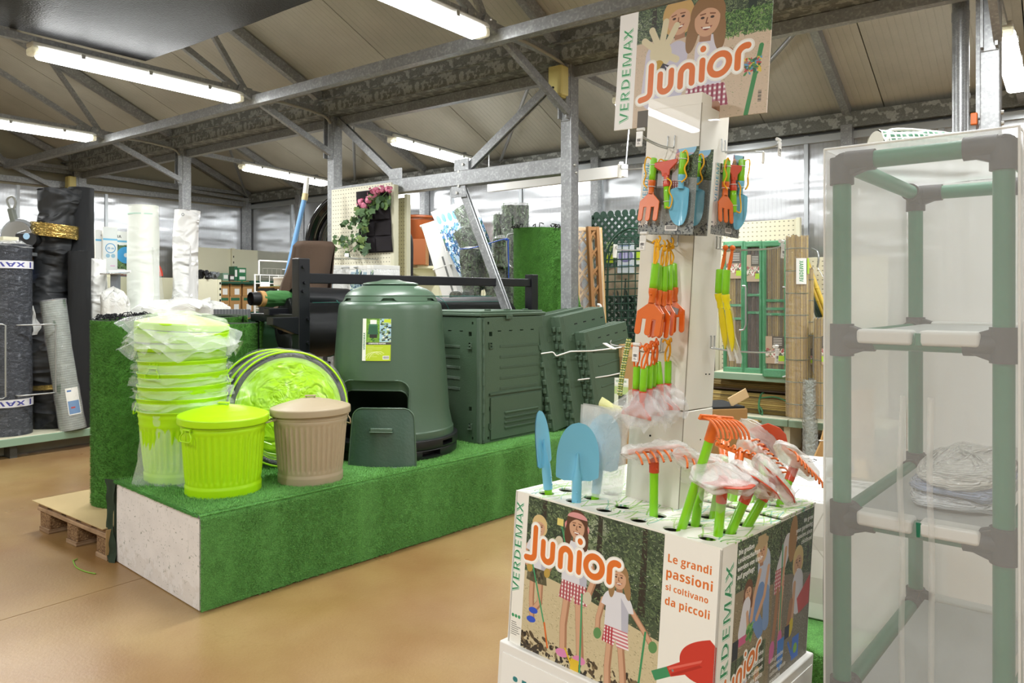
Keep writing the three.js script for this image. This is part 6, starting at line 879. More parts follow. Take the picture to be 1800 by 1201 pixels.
{ // steel rack with horizontal fabric rolls, behind the platform
  const p0 = onPlat(1.05, .94, 0), o = thing('steel_rack', 'black box-section steel rack with a long top rail and bracket arms', 'rack', p0, PTURN); const L = 2.05, blk = phy(0x15161a, .3);
  const hTop = 1.47; mesh('post', rbox(.075, hTop, .075, .006, 0, hTop / 2, 0), blk, o); mesh('post', rbox(.075, 1.42, .075, .006, L, .71, 0), blk, o);
  mesh('top_rail', rbox(L - .07, .06, .05, .005, L / 2, 1.355, .0), blk, o); mesh('foot', rbox(.08, .05, .7, .006, 0, .025, -.32), blk, o); mesh('foot', rbox(.08, .05, .7, .006, L, .025, -.32), blk, o); mesh('short_post', cyl(.022, .022, .86, .17, .43, .01, 0, 0, 0, 14), blk, o);
  mesh('arm', prism([[0, 0], [0, -.075], [-.03, -.065], [-.17, -.01], [-.17, .03], [0, .03]], .07, .003), blk, o); o.children.at(-1).position.set(-.03, 1.10, -.0); o.children.at(-1).rotation.y = 0;
  mesh('arm', rbox(.3, .045, .06, .005, .1, 1.155, -.3), blk, o); mesh('lower_beam', rbox(L, .06, .05, .005, L / 2, .62, -.2), blk, o); mesh('cross_arm', rbox(.06, .05, .55, .005, 0, 1.12, -.25), blk, o); mesh('cross_arm', rbox(.06, .05, .55, .005, L, 1.12, -.25), blk, o);
  for (const [y, x] of [[1.42, -.01], [1.28, -.01], [1.33, .0], [1.12, .02], [.98, .02]]) mesh('bolt', cyl(.011, .01, .014, x, y, .043, Math.PI / 2, 0, 0, 8), blk, o);
  const weave = phy(0x17191b, .42, { bumpMap: rep(tex(128, 128, (u, v, x, y) => ((x >> 1) + (y >> 1)) % 2 ? 200 : 60, false), 14, 14), bumpScale: .0015 });
  const at = (x, y, z) => { const e = new THREE.Matrix4().compose(p0, new THREE.Quaternion().setFromAxisAngle(V(0, 1, 0), PTURN), V(1, 1, 1)); return V(x, y, z).applyMatrix4(e); };
  const hroll = (name, label, x0, x1, y, z, r, m, line, core) => { const q = thing(name, label, 'roll', at(x0, y, z), PTURN); const g = cloth(r, x1 - x0, 5, { amp: .005, m: 30 }); g.rotateZ(-Math.PI / 2); mesh('fabric', metric(g), m, q); mesh('roll_end', tf(lathe([[.04, 0], [r * .98, 0]], 32), .002, 0, 0, 0, 0, Math.PI / 2), m, q); mesh('core', tf(lathe([[.032, -.05], [.032, .02], [.04, .02], [.04, -.05]], 24), -.02, 0, 0, 0, 0, -Math.PI / 2), core || M.black, q); if (!line && r < .06) mesh('paper_ring', cyl(r + .003, r + .003, .03, .0, 0, 0, 0, 0, Math.PI / 2, 24), M.card, q); if (line) for (const a of [.9, 1.7, 2.5]) mesh('marker_line', tube(Array.from({ length: 9 }, (_, i) => [(x1 - x0) * (.04 + i * .115), (r + .008) * Math.sin(a), (r + .008) * Math.cos(a)]), .003, 20, 4), line, q); if (line) for (const t of [.14, .36, .62]) mesh('marker_line', tf(new THREE.TorusGeometry(r + .008, .003, 5, 40), (x1 - x0) * t, 0, 0, 0, Math.PI / 2, 0), line, q); return q; };
  const teal = mat(0x2f6f64, .6);
  hroll('ground_cover_roll', 'thick glossy black ground-cover roll lying on the steel rack', .08, 1.95, 1.06, -.24, .185, weave, teal);
  hroll('ground_cover_roll', 'dark green ground-cover roll lying low behind the rack post', .0, 1.9, .985, -.56, .13, mat(0x3f6a4c, .7), mat(0x4f8f88, .6), mat(0x3f6a4c, .7));
  hroll('net_roll_lying', 'slim green net roll lying across the rack arm, black core end', -.06, .4, 1.235, -.34, .045, mat(0x3f7a3c, .7, { bumpMap: rep(T.fine, 8), bumpScale: .003 }), null);
  hroll('ground_cover_roll', 'grey-black crinkled roll lying behind the square composter', .95, 2.0, 1.13, -.5, .1, phy(0x2b2d2f, .3, { bumpMap: rep(T.crumple, 3), bumpScale: .01 }), null);
  const dr = thing('draped_sheet', 'black sheet folded over the end of the rack arm', 'sheet', at(.1, 1.155, -.24), PTURN); mesh('sheet', grid(30, 16, (u, v) => { const a = -.3 + u * 3.6, r = .085 - .01 * v; return [.02 + .36 * v, .09 + r * Math.sin(a) - .02, r * 1.3 * Math.cos(a) + .006 * n3(u * 5, v * 4, 2)]; }), phy(0x15171a, .4, { side: THREE.DoubleSide }), dr); mesh('core', tf(lathe([[.026, 0], [.026, .2], [.034, .2], [.034, 0]], 24), .0, .05, .02, 0, 0, -Math.PI / 2), M.black, dr);
  const jute = thing('jute_roll', 'brown felt fabric draped over a standing roll behind the rack post', 'roll', at(.0, .0, -.62).setY(0), YAW); jute.position.copy(W(-1.42, 0, 5.15)); mesh('felt', grid(60, 40, (u, v) => { const a = u * 6.2832, sag = v < .5 ? .1 * (1 - v * 2) * (.5 + .5 * Math.sin(a * 3)) : 0; const r = (.135 + .012 * n3(Math.cos(a) * 2, v * 4, Math.sin(a) * 2) + .05 * (1 - v) * Math.max(0, Math.sin(a * 2.5 + 1)) + (a > 2.4 && a < 3.8 ? .07 * (1 - v) * 1.2 : 0)) * (v > .95 ? 1 - (v - .95) * 3 : 1); return [r * Math.cos(a) + .08 * v, 1.06 + .56 * v - sag * .6 - .05 * (1 - v) * Math.cos(a * 2), -r * Math.sin(a)]; }, true), mat(0x5d4a3c, .95, { side: THREE.DoubleSide, bumpMap: rep(T.fine, 6), bumpScale: .004 }), jute); mesh('felt_top', lathe([[.0, 1.615], [.115, 1.615], [.118, 1.605]], 40), mat(0x554336, .95), jute); jute.children.at(-1).position.x = .08; mesh('core_tube', cyl(.05, .05, 1.5, .04, .75, 0), M.card, jute);
}
{ // far corner: end-wall gondola with cartons
  const Z0 = GABLEZ + .55, at = (px, z = Z0) => onPlane(px, 'z', z), x0 = at(335).x, x1 = at(510).x, o = thing('wall_gondola', 'cream wall gondola in the far corner, green shelves with cartons', 'shelf', V(x0, 0, Z0)); const L = x1 - x0, H = 1.95;
  for (let i = 0; i < 2; i++) mesh('back_panel', rbox(L / 2 - .02, H, .03, .004, L / 4 + i * L / 2, H / 2, -.3), M.cream, o); for (const t of [0, .5, 1]) mesh('upright', box(.05, H + .02, .05, L * t, H / 2, -.27), M.cream, o); for (let i = 0; i < 12; i++) mesh('slot', box(.012, .03, .004, L * .5, .9 + i * .085, -.244), M.dark, o);
  const sh = (y, xa, xb) => { mesh('shelf_board', rbox(xb - xa, .03, .42, .004, (xa + xb) / 2, y, -.05), M.darkGreenShelf, o); };
  const p1 = at(380), p2 = at(436); const ys = yAt(p1, 497), yl = yAt(p1, 551); sh(ys, p1.x - x0 - .1, p2.x - x0 + .1); sh(yl, p1.x - x0 - .1, p2.x - x0 + .15); sh(ys + .02, p2.x - x0 - .05, p2.x - x0 + .5);
  const carton = (px, y, w, h, lab) => { const p = at(px, Z0 + .02); const c = thing('shelf_carton', lab, 'carton', V(p.x, y, Z0 - .04), 0, 'brown cartons on the corner gondola'); mesh('carton', rbox(w, h, .28, .004, 0, h / 2, 0), M.card, c); mesh('green_stripe', box(w * .8, h * .18, .002, 0, h * .82, .141), mat(0x2f6a4a, .6), c); mesh('white_label', box(w * .45, h * .4, .002, w * .1, h * .3, .141), M.paper, c); };
  const w = .172, hh = .225; [[388, 0, 'brown carton, lower tier at the low panel'], [408, 0, 'brown carton, lower tier, middle'], [430, 0, 'brown carton, lower tier beside the wire stand']].forEach(q => carton(q[0], yl + .016, w, hh, q[2])); [[409, 'brown carton, upper tier, middle with open flaps behind'], [431, 'brown carton, upper tier beside the wire stand'], [388, 'brown carton, upper tier half behind the low panel']].forEach(q => carton(q[0], yl + .018 + hh, w, hh * .95, q[1]));
  const smallBox = (px, y, w, h, c, lab) => { const p = at(px, Z0 + .05), b = thing('shelf_box', lab, 'box', V(p.x, y, Z0 + .02), 0, 'small boxes on the green corner shelf'); mesh('box', rbox(w, h, .14, .003, 0, h / 2, 0), mat(c, .5), b); mesh('label', box(w * .7, h * .45, .002, 0, h * .55, .0715), M.paper, b); };
  smallBox(423, ys + .016, .13, .1, 0x2f7a4f, 'lower green and white box of the stacked pair'); smallBox(423, ys + .118, .13, .1, 0x3a8055, 'upper green and white box of the stacked pair'); smallBox(412, ys + .016, .05, .22, 0x2f6a4a, 'dark green box standing behind the stacked pair'); smallBox(394, ys + .016, .09, .12, 0x7fa08a, 'pale box with a white label beside the black bundles'); smallBox(405, ys + .016, .08, .1, 0x3b3c34, 'dark box with a yellow spot between two pale ones');
  const low = thing('low_partition', 'low cream gondola end panel before the green corner shelf', 'panel', at(360, Z0 + .7), 0); const lh = yAt(low.position, 491); mesh('panel', rbox(.36, lh, .05, .004, 0, lh / 2, 0), M.cream, low); mesh('slotted_upright', box(.05, lh, .06, .19, lh / 2, 0), M.cream, low); for (let i = 0; i < 8; i++) mesh('slot', box(.02, .03, .004, .2, lh - .05 - i * .075, .031), M.dark, low);
  const bun = thing('clip_bundle', 'black plastic clip bundles heaped on the low cream panel', 'clips', low.position.clone().setY(lh), 0); for (const [x, r] of [[-.11, .07], [.02, .06], [.13, .04]]) { const f = []; for (let i = 0; i < 26; i++) f.push(rbox(R(.03, .06), R(.02, .04), R(.02, .04), .004, x + R(-r, r), .02 + R(r * 1.6), R(-.04, .04), R(3), R(3), R(3))); mesh('clip_heap', merge(f), x > .1 ? mat(0x6c7072, .5) : M.black, bun); bun.children.at(-1).userData.kind = 'stuff'; }
  // white wire stand with blister packs
  const wp = at(448, Z0 + 1.2), ws = thing('wire_stand', 'white wire display stand with hanging blister packs', 'stand', wp, 0); const hT = yAt(wp, 458), hM = yAt(wp, 482); const bars = [[0, 0, 0, 0, hM, 0], [.9, 0, 0, .9, hM, 0], [.06, hT, 0, .95, hT, 0], [.06, hM, 0, .06, hT, 0]]; for (const b of bars) mesh('frame_rod', rod(b.slice(0, 3), b.slice(3), .012), M.whitePlastic, ws); for (let i = 0; i < 5; i++) mesh('cross_rod', rod([0, hM - .01 - i * .11, 0], [.9, hM - .01 - i * .11, 0], .007), M.whitePlastic, ws); for (let i = 0; i < 6; i++) mesh('cross_rod', rod([.08 + i * .14, hM, 0], [.08 + i * .14, .6, 0], .005), M.whitePlastic, ws);
  mesh('basket', (() => { const f = []; for (let i = 0; i < 12; i++) f.push(rod([.12 + i * .07, hT - .22, 0], [.12 + i * .07, hT - .1, 0], .003)); f.push(rod([.12, hT - .1, 0], [.92, hT - .1, 0], .004), rod([.12, hT - .22, 0], [.92, hT - .22, 0], .004)); return merge(f); })(), mat(0x8d8a80, .5), ws); ws.children.at(-1).userData.kind = 'stuff';
  [[.12, 0, 'first'], [.32, 0, 'second'], [.48, 0, 'third'], [.12, 1, 'fourth'], [.24, 1, 'fifth']].forEach(q => { const b = thing('blister_pack', 'white blister pack hanging on the wire stand, ' + q[2] + ' peg', 'blister pack', wp.clone().add(V(q[0], hM - .36 - q[1] * .3, .05)), 0, 'blister packs on the wire stand'); mesh('card', rbox(.14, .26, .01, .003, 0, .13, 0), M.paper, b); mesh('bubble', rbox(.1, .14, .03, .01, 0, .1, .015), phy(0xffffff, .1, { transparent: true, opacity: .4 }), b); });
  // dark counter
  const cp = at(488, Z0 + 1.9), ct = thing('sales_counter', 'dark counter with a wooden edge and pale boxes on it', 'counter', cp, 0); const ch = yAt(cp, 506); mesh('top', rbox(.9, .03, .34, .004, .35, ch, -.08), mat(0x9c7a48, .6), ct); mesh('side', rbox(.04, ch, .32, .004, -.08, ch / 2, -.08), mat(0x2a2c2c, .6), ct); mesh('front', rbox(.8, ch - .2, .03, .004, .35, ch / 2, -.22), mat(0x2c2e30, .6), ct); mesh('leg', rbox(.07, ch, .07, .004, .04, ch / 2, .05), mat(0x80868a, .4, { metalness: .4 }), ct); mesh('green_mat', box(.6, .01, .3, .3, ch + .02, 0), mat(0x4f7a44, .9), ct);
  [[.06, .2, .1, 'long pale carton lying on the dark counter'], [.34, .16, .12, 'second pale carton lying on the dark counter']].forEach(q => { const b = thing('counter_box', q[3], 'box', cp.clone().add(V(q[0], ch + .03, .0)), 0); mesh('box', rbox(q[1], q[2], .2, .004, .05, q[2] / 2, 0), mat(0xe4e0d2, .5), b); mesh('lid', rbox(q[1] + .01, q[2] * .25, .21, .004, .05, q[2] * .9, 0), M.paper, b); });
  const cr = thing('plastic_crate', 'low grey plastic crate behind the wide turf roll', 'crate', W(-1.98, 0, 5.35), YAW); const cy = yAt(cr.position, 556); mesh('wall', rbox(.26, .06, .01, .003, 0, cy + .02, 0), mat(0x75787c, .5), cr); for (let i = 0; i < 12; i++) mesh('slot_bar', box(.006, .06, .014, -.12 + i * .022, cy + .02, .0), mat(0x5d6064, .5), cr); mesh('stand_box', box(.24, cy, .2, 0, cy / 2, -.1), M.card, cr);
}
{ // pond basin, blue pole, pegboard bay with planter
  const pond = thing('pond_basin', 'glossy black moulded pond basin standing on edge behind the pegboard', 'pond basin', onPlane(590, 'x', 5.4), YAW); const yb = yAt(pond.position, 470), yt = yAt(pond.position, 335), hh = (yt - yb);
  mesh('basin', grid(40, 24, (u, v) => { const a = Math.PI * (.5 + u * .9), k = [0, .1, .14, .5, .56, .9, 1], step = v < .2 ? 1 : v < .3 ? .93 : v < .55 ? .9 : v < .65 ? .74 : v < .9 ? .7 : .5; const r = .46 * step; return [.2 + r * Math.cos(a) * 1.0, yb + .2 + r * 1.25 * Math.sin(a), .16 - v * .3]; }), phy(0x0c0d10, .12, { side: THREE.DoubleSide, clearcoat: .6 }), pond); mesh('rim', tube(Array.from({ length: 20 }, (_, i) => { const a = Math.PI * (.5 + i / 19 * .9); return [.2 + .47 * Math.cos(a), yb + .2 + .585 * Math.sin(a), .17]; }), .022, 60, 10), phy(0x0c0d10, .12, { clearcoat: .6 }), pond); mesh('rib', tube(Array.from({ length: 16 }, (_, i) => { const a = Math.PI * (.55 + i / 15 * .6); return [.2 + .36 * Math.cos(a), yb + .2 + .45 * Math.sin(a), .08]; }), .03, 40, 10), phy(0x0c0d10, .12, { clearcoat: .6 }), pond);
  mesh('stand', box(.5, yb + .1, .1, .1, (yb + .1) / 2, -.1), M.black, pond);
  const pole = thing('telescopic_pole', 'slim blue and white telescopic pole leaning up to the roof', 'pole', V(0, 0, 0)); const a = P(490, 545, 6.2), b = P(526, 430, 6.2), c = P(536, 346, 6.2), d = P(540, 312, 6.2); mesh('shaft', rod(a, c, .02, 12), mat(0x6f9fd0, .35), pole); mesh('shaft_tip', rod(c, d, .021, 12), M.whitePlastic, pole); mesh('sleeve', rod(a.clone().add(V(-.0, 0, .03)), b.clone().add(V(0, 0, .03)), .016, 10), M.whitePlastic, pole); mesh('grip', rod(P(535, 352, 6.2), P(537, 340, 6.2), .024, 12), mat(0xc9b98a, .5), pole); mesh('lower_shaft', rod(a, a.clone().add(a.clone().sub(b).multiplyScalar(a.y / (b.y - a.y))), .02, 12), mat(0x6f9fd0, .35), pole);
  const X = 4.30, z0 = onPlane(584, 'x', X).z, z1 = onPlane(689, 'x', X).z, top = yAt(onPlane(636, 'x', X), 338), bot = 1.33;
  const holeT = tex(256, 256, (u, v, x, y) => { const i = x % 16, j = y % 16, k = i > 5 && i < 11 && j > 6 && j < 10; return k ? [96, 92, 78] : [226, 222, 200]; }), pegM = mat(0xffffff, .5, { map: rep(holeT, 1.9), bumpMap: null });
  const o = thing('pegboard_bay', 'cream perforated pegboard panel hung under the steel beam with a wall planter', 'pegboard', V(X, 0, (z0 + z1) / 2)); const w = z1 - z0;
  mesh('panel', metric(rbox(.016, top - bot + .1, w, .003, 0, (top + bot) / 2, 0)), pegM, o); mesh('upright', rbox(.05, top + .03, .04, .005, .01, (top + .03) / 2, w / 2 + .02), M.cream, o); 
  const o2 = thing('pegboard_bay', 'narrow second pegboard panel set back beside the planter bay', 'pegboard', V(X + .34, 0, onPlane(709, 'x', X + .34).z)); mesh('panel', metric(rbox(.016, 1.0, .1, .003, 0, 1.6, 0)), mat(0xb9b69c, .5, { map: rep(holeT, 1.9) }), o2); mesh('upright', rbox(.05, 2.12, .03, .005, -.02, 1.06, .07), M.cream, o2); mesh('upright', rbox(.04, 2.1, .03, .005, .0, 1.05, -.08), M.cream, o2);
  // felt pocket planter
  const fp = thing('felt_wall_planter', 'dark felt pocket planter with rows of pouches on the pegboard', 'wall planter', V(X - .02, 0, 0)); const za = onPlane(630, 'x', X).z, zb = onPlane(687, 'x', X).z, ya = yAt(onPlane(630, 'x', X), 338), yz = yAt(onPlane(640, 'x', X), 446); const felt = mat(0x2b262a, .95, { side: THREE.DoubleSide, bumpMap: rep(T.fine, 8), bumpScale: .003 });
  mesh('backing', grid(6, 12, (u, v) => [-.004 - .012 * Math.sin(v * 9) * .3, yz + (ya - yz) * v, za + (zb - za) * u + (1 - v) * .05]), felt, fp); for (let r = 0; r < 4; r++) for (let c = 0; c < 2; c++) { const y = yz + (ya - yz) * (r * .25), hgt = (ya - yz) * .215, zc = za + (zb - za) * (.25 + c * .5) + (1 - r * .25) * .05, ww = (zb - za) * .47; mesh('pouch', grid(10, 8, (u, v) => [-.01 - .028 * Math.sin(u * 3.14) * (.4 + .6 * v) - .006 * v, y + .01 + hgt * v - .012 * Math.sin(u * 3.14) * v, zc + (u - .5) * ww]), felt, fp); }
  // geranium in the top row
  const leafM = [mat(0x46662f, .7, { side: THREE.DoubleSide }), mat(0x5b7a3c, .7, { side: THREE.DoubleSide }), mat(0x33502a, .7, { side: THREE.DoubleSide })], petal = [mat(0xe98fac, .6, { side: THREE.DoubleSide }), mat(0xf2aec4, .6, { side: THREE.DoubleSide })];
  const gp = (px, py, off = .06) => { const p = onPlane(px, 'x', X - off); p.y = yAt(p, py); return p; };
  const ger = thing('geranium', 'artificial geranium with pink flower heads and round leaves in a planter pouch', 'flower', gp(652, 356)); const g0 = ger.position; const disc = (r, n = 9) => { const s = []; for (let i = 0; i < n * 2; i++) { const a = i / n / 2 * 6.2832, rr = r * (i % 2 ? .88 : 1); s.push([rr * Math.cos(a), rr * Math.sin(a)]); } return new THREE.ShapeGeometry(new THREE.Shape(s.map(p => new THREE.Vector2(...p)))); };
  for (let i = 0; i < 30; i++) { const p = gp(R(650, 684), R(344, 364), R(.03, .1)).sub(g0); mesh('leaf', tf(disc(R(.022, .034)), p.x, p.y, p.z, R(-.8, .8), -Math.PI / 2 + R(-.8, .8), R(6)), leafM[i % 3], ger); }
  for (const [px, py, r] of [[656, 340, .055], [647, 352, .03], [671, 332, .034], [684, 333, .032], [634, 356, .04], [640, 362, .03], [662, 336, .035]]) { const c = gp(px, py, .1).sub(g0), f = []; for (let i = 0; i < 26; i++) { const v = V(R(-1, 1), R(-1, 1), R(-1, 1)).normalize().multiplyScalar(r * R(.6, 1)); const q = new THREE.CircleGeometry(.014, 5); q.applyQuaternion(new THREE.Quaternion().setFromUnitVectors(V(0, 0, 1), v.clone().normalize())); q.translate(c.x + v.x, c.y + v.y, c.z + v.z); f.push(q); } mesh('flower_head', merge(f), petal[f.length % 2], ger); const s = gp(655, 362, .06).sub(g0); mesh('stem', rod(s, c, .003), leafM[1], ger); }
  // trailing ivy
  const ivy = thing('ivy', 'artificial ivy trailing down from a middle pouch over the pegboard', 'ivy', gp(640, 378)); const i0 = ivy.position, ivS = []; for (let i = 0; i <= 20; i++) { const a = i / 20 * 6.2832, r = 1 - .32 * Math.abs(Math.sin(a * 2.5)); ivS.push([r * Math.sin(a) * .9, r * Math.cos(a)]); } const ivG = [.024, .032, .04].map(s => { const g = new THREE.ShapeGeometry(new THREE.Shape(ivS.map(p => new THREE.Vector2(p[0] * s, p[1] * s)))); const p = g.attributes.position; for (let k = 0; k < p.count; k++) p.setZ(k, -Math.abs(p.getX(k)) * .35); g.computeVertexNormals(); return g; }); const ivM = [mat(0x4d6b40, .65, { side: THREE.DoubleSide }), mat(0x5f7f4c, .65, { side: THREE.DoubleSide }), mat(0x86a05e, .65, { side: THREE.DoubleSide }), mat(0x3a5534, .65, { side: THREE.DoubleSide })];
  const runs = [[[640, 370], [634, 400], [622, 425], [600, 436], [586, 440]], [[645, 378], [640, 405], [628, 430], [612, 445]], [[650, 382], [646, 400], [640, 425], [634, 440]], [[638, 372], [620, 390], [612, 402]], [[642, 372], [652, 378], [656, 374]], [[630, 420], [640, 436], [646, 440]], [[625, 425], [606, 426], [596, 420]]];
  for (const rn of runs) { const c = new THREE.CatmullRomCurve3(rn.map(q => gp(q[0], q[1], .07 + R(.03)).sub(i0))); mesh('vine', new THREE.TubeGeometry(c, 20, .003, 5), ivM[3], ivy); const n = 15; for (let i = 0; i < n; i++) { const p = c.getPoint((i + R()) / n); const l = mesh('leaf', ivG[Math.floor(R(3))], ivM[Math.floor(R(4))], ivy); l.position.set(p.x - R(.01, .05), p.y + R(-.035, .035), p.z + R(-.05, .05)); l.rotation.set(R(-.7, .7), -Math.PI / 2 + R(-.9, .9), R(-2, 2), 'YXZ'); } }
  // hooks with bagged covers below
  const bagArt = canvas(256, 320, (x, w, h) => { x.fillStyle = '#e9ece8'; x.fillRect(0, 0, w, h); x.fillStyle = '#9db4c0'; x.fillRect(16, 30, w - 32, 130); foliage(x, 16, 30, w - 32, 130, ['#6f8a98', '#d8e0e4', '#4f6470', '#aac0a0'], 90, 6, 18); x.fillStyle = '#9bc53a'; x.fillRect(16, 170, w - 32, 70); x.fillStyle = '#2f7a3c'; x.font = 'bold 34px sans-serif'; x.fillText('VERDE', 40, 218); x.fillStyle = '#fff'; x.fillRect(30, 252, 90, 50); });
  const bagM = phy(0xffffff, .25, { map: bagArt, bumpMap: rep(T.crumple, 1), bumpScale: .003 }), bagW = phy(0xf0f0ee, .25, { bumpMap: rep(T.crumple, 1.5), bumpScale: .004 });
  const lab = ['first', 'second', 'third', 'fourth', 'fifth', 'sixth', 'seventh', 'eighth', 'ninth', 'tenth', 'eleventh', 'twelfth'];
  mesh('bag_rail', rod([-.36, yAt(gp(620, 470, .36), 470) + .0, -w / 2 - .2], [-.36, yAt(gp(620, 470, .36), 470), w / 2], .006), M.wire, o); mesh('bag_rail', rod([-.30, yAt(gp(620, 470, .3), 470) + .0, -w / 2 - .2], [-.30, yAt(gp(620, 470, .3), 470), w / 2], .006), M.wire, o);
  [556, 572, 584, 594, 604, 616, 632, 644, 654, 664, 676, 684].forEach((px, i) => { const p = gp(px, 470, .34 - (i % 2) * .06); const front = i % 6 < 3; const b = thing('bagged_cover', 'white bagged garden cover hanging in a row behind the rail, ' + lab[i] + ' from the rack post', 'bag', p, Math.PI / 2 * -1 + (front ? .5 : 1.45), 'bagged covers hanging under the pegboard'); const hB = .38, wB = front ? .16 : .2; mesh('bag', planar(grid(12, 14, (u, v) => [(u - .5) * wB, -hB * v + .0, (.018 * Math.sin(u * 3.14) + .006 * n3(u * 4, v * 5, i)) * Math.min(1, v * 3)]), -wB / 2, wB / 2, -hB, 0), front ? bagM : bagW, b); mesh('bag_back', grid(8, 8, (u, v) => [(u - .5) * wB, -hB * v, -.018 * Math.sin(u * 3.14) * Math.min(1, v * 3)]), bagW, b); mesh('header_strip', rbox(wB, .03, .006, .002, 0, .0, 0), M.whitePlastic, b); });
  for (const [px, k] of [[600, 'first'], [636, 'second'], [666, 'third']]) { const p = gp(px, 456, 0), h = thing('peg_hook', 'long wire peg hook below the planter, ' + k + ' along the panel', 'hook', p, 0, 'wire peg hooks on the planter bay'); mesh('prong', tube([[0, .02, 0], [-.01, 0, 0], [-.3, 0, 0], [-.34, .02, 0]], .004, 20, 6), M.wire, h); mesh('label_plate', rbox(.004, .03, .05, .002, -.34, .02, 0), M.whitePlastic, h); }
}
// ---------------------------------------------------------------- goods along the far wall
const SX = 6.45, wallP = (px, x = SX, y = 0) => onPlane(px, 'x', x, y), zOf = (px, x = SX) => wallP(px, x).z;
{ // shelving run behind the platform: cream back panels, shelves and garlands
  const za = zOf(700, 6.7), zb = zOf(935, 6.7), o = thing('wall_shelving', 'cream wall shelving bay behind the steel rail with a bracketed shelf', 'shelf', V(6.72, 0, 0));
  for (let i = 0; i < 3; i++) { const w = (zb - za) / 3; mesh('back_panel', rbox(.03, 1.62, w - .01, .004, 0, .81, za + w * (i + .5)), M.cream, o); }
  const p = wallP(740), ys = yAt(p, 470), yt = yAt(wallP(745), 432); mesh('shelf_board', rbox(.42, .03, .9, .004, -.24, ys, za + .3), M.cream, o); mesh('shelf_bracket', prism([[0, 0], [-.4, 0], [-.36, -.05], [-.1, -.12], [0, -.2]], .02, .003), M.cream, o); o.children.at(-1).position.set(-.02, ys - .016, zOf(752, 6.6)); mesh('top_shelf', rbox(.4, .02, .5, .004, -.22, yt, za + .2), M.cream, o);
  const yd = yAt(wallP(850, 6.3), 538); mesh('deck', rbox(.5, .04, zb - za, .004, -.26, yd - .02, (za + zb) / 2), M.cream, o); mesh('deck_front', rbox(.02, .1, zb - za, .004, -.51, yd - .05, (za + zb) / 2), M.cream, o); mesh('plinth', box(.4, yd - .1, zb - za - .02, -.2, (yd - .1) / 2, (za + zb) / 2), mat(0x9c9882, .6), o);
  { const f = [], n = 60; for (let i = 0; i < n; i++) { const z = za + .6 + (zb - za - .7) * i / n; f.push(rod([-.49, yd, z], [-.49, yd + .1, z], .003, 5)); } f.push(rod([-.49, yd + .1, za + .6], [-.49, yd + .1, zb - .1], .004, 6)); const w = mesh('wire_fence', merge(f), M.wire, o); w.userData.kind = 'stuff'; }
  // terracotta trough and basket box
  const tp = wallP(735, 6.36); tp.y = ys + .016 + .3; const tr = thing('terracotta_planter', 'glossy terracotta trough planter with a flared rim on the shelf', 'planter', tp, -.2); mesh('trough', tf(grid(48, 12, (u, v) => { const a = u * 6.2832, k = .75 + .25 * v, sq = q => Math.sign(q) * Math.abs(q) ** .5; return [.2 * k * sq(Math.cos(a)), -.05 + .26 * v, .24 * k * sq(Math.sin(a))]; }, true), 0, 0, 0), phy(0x86441f, .35, { side: THREE.DoubleSide }), tr); mesh('rim', tf(new THREE.TorusGeometry(.2, .016, 8, 48), 0, .21, 0, Math.PI / 2, 0, 0), phy(0x86441f, .35), tr); tr.children.at(-1).scale.set(1, 1.2, 1);
  const bp = wallP(728, 6.26); bp.y = ys + .016; const bk = thing('wicker_box', 'square woven wicker box with a wooden side below the terracotta trough', 'basket', bp, -.95); mesh('weave', rbox(.3, .27, .3, .01, 0, .135, 0), mat(0xffffff, .8, { map: rep(tex(128, 128, (u, v, x, y) => { const k = ((x >> 4) + (y >> 3)) % 2 ? 20 : -22; const e = y % 8 < 2 || x % 16 < 2 ? -50 : 0; return [188 + k + e, 138 + k + e, 86 + k + e]; }), 1.5, 2) }), bk); mesh('wooden_side', rbox(.02, .29, .31, .004, .0, .145, .165, 0, Math.PI / 2, 0), mat(0x8a4c22, .5), bk);
  const mt = thing('metal_frame', 'dark bent tube frame standing before the wicker box', 'frame', V(0, 0, 0)); mesh('tube', tube([P(724, 480, 7.9), P(724, 430, 7.9), P(721, 414, 7.9), P(712, 405, 7.9), P(700, 404, 7.9)], .014, 30, 8), M.black, mt); mesh('foot_tube', rod(P(724, 480, 7.9), P(724, 730, 7.9), .014), M.black, mt);
  // long white cartons leaning
  const lean = (name, label, cat, a, b, d0, d1, w, t, m, group) => { const A = P(a[0], a[1], d0), B = P(b[0], b[1], d1), o2 = thing(name, label, cat, A, 0, group), dir = B.clone().sub(A), L = dir.length(); dir.normalize(); const f = W(0, 0, -1).normalize(), x = new THREE.Vector3().crossVectors(dir, f).normalize(), z = new THREE.Vector3().crossVectors(x, dir); o2.quaternion.setFromRotationMatrix(new THREE.Matrix4().makeBasis(x, dir, z)); if (m) mesh('carton', rbox(w, L, t, .006, 0, L / 2, 0), m, o2); return [o2, L]; };
  let [c, L] = lean('long_carton', 'long white carton leaning against the shelving, taped and stamped', 'carton', [817, 600], [756, 397], 7.75, 8.1, .17, .12, M.white); mesh('top_flap', rbox(.2, .02, .125, .004, 0, L + .006, 0), M.paper, c); mesh('printed_text', box(.02, L * .3, .002, .035, L * .55, .061), mat(0x6d6d68, .7), c); mesh('white_strap', box(.2, .012, .125, 0, L * .62, 0), M.whitePlastic, c);
  [c, L] = lean('long_carton', 'flat white carton printed blue behind the leaning white one', 'carton', [820, 560], [800, 440], 7.9, 8.0, .2, .06, M.white); mesh('blue_print', box(.08, L * .22, .002, .04, L * .2, .031), mat(0x3f74b0, .6), c);
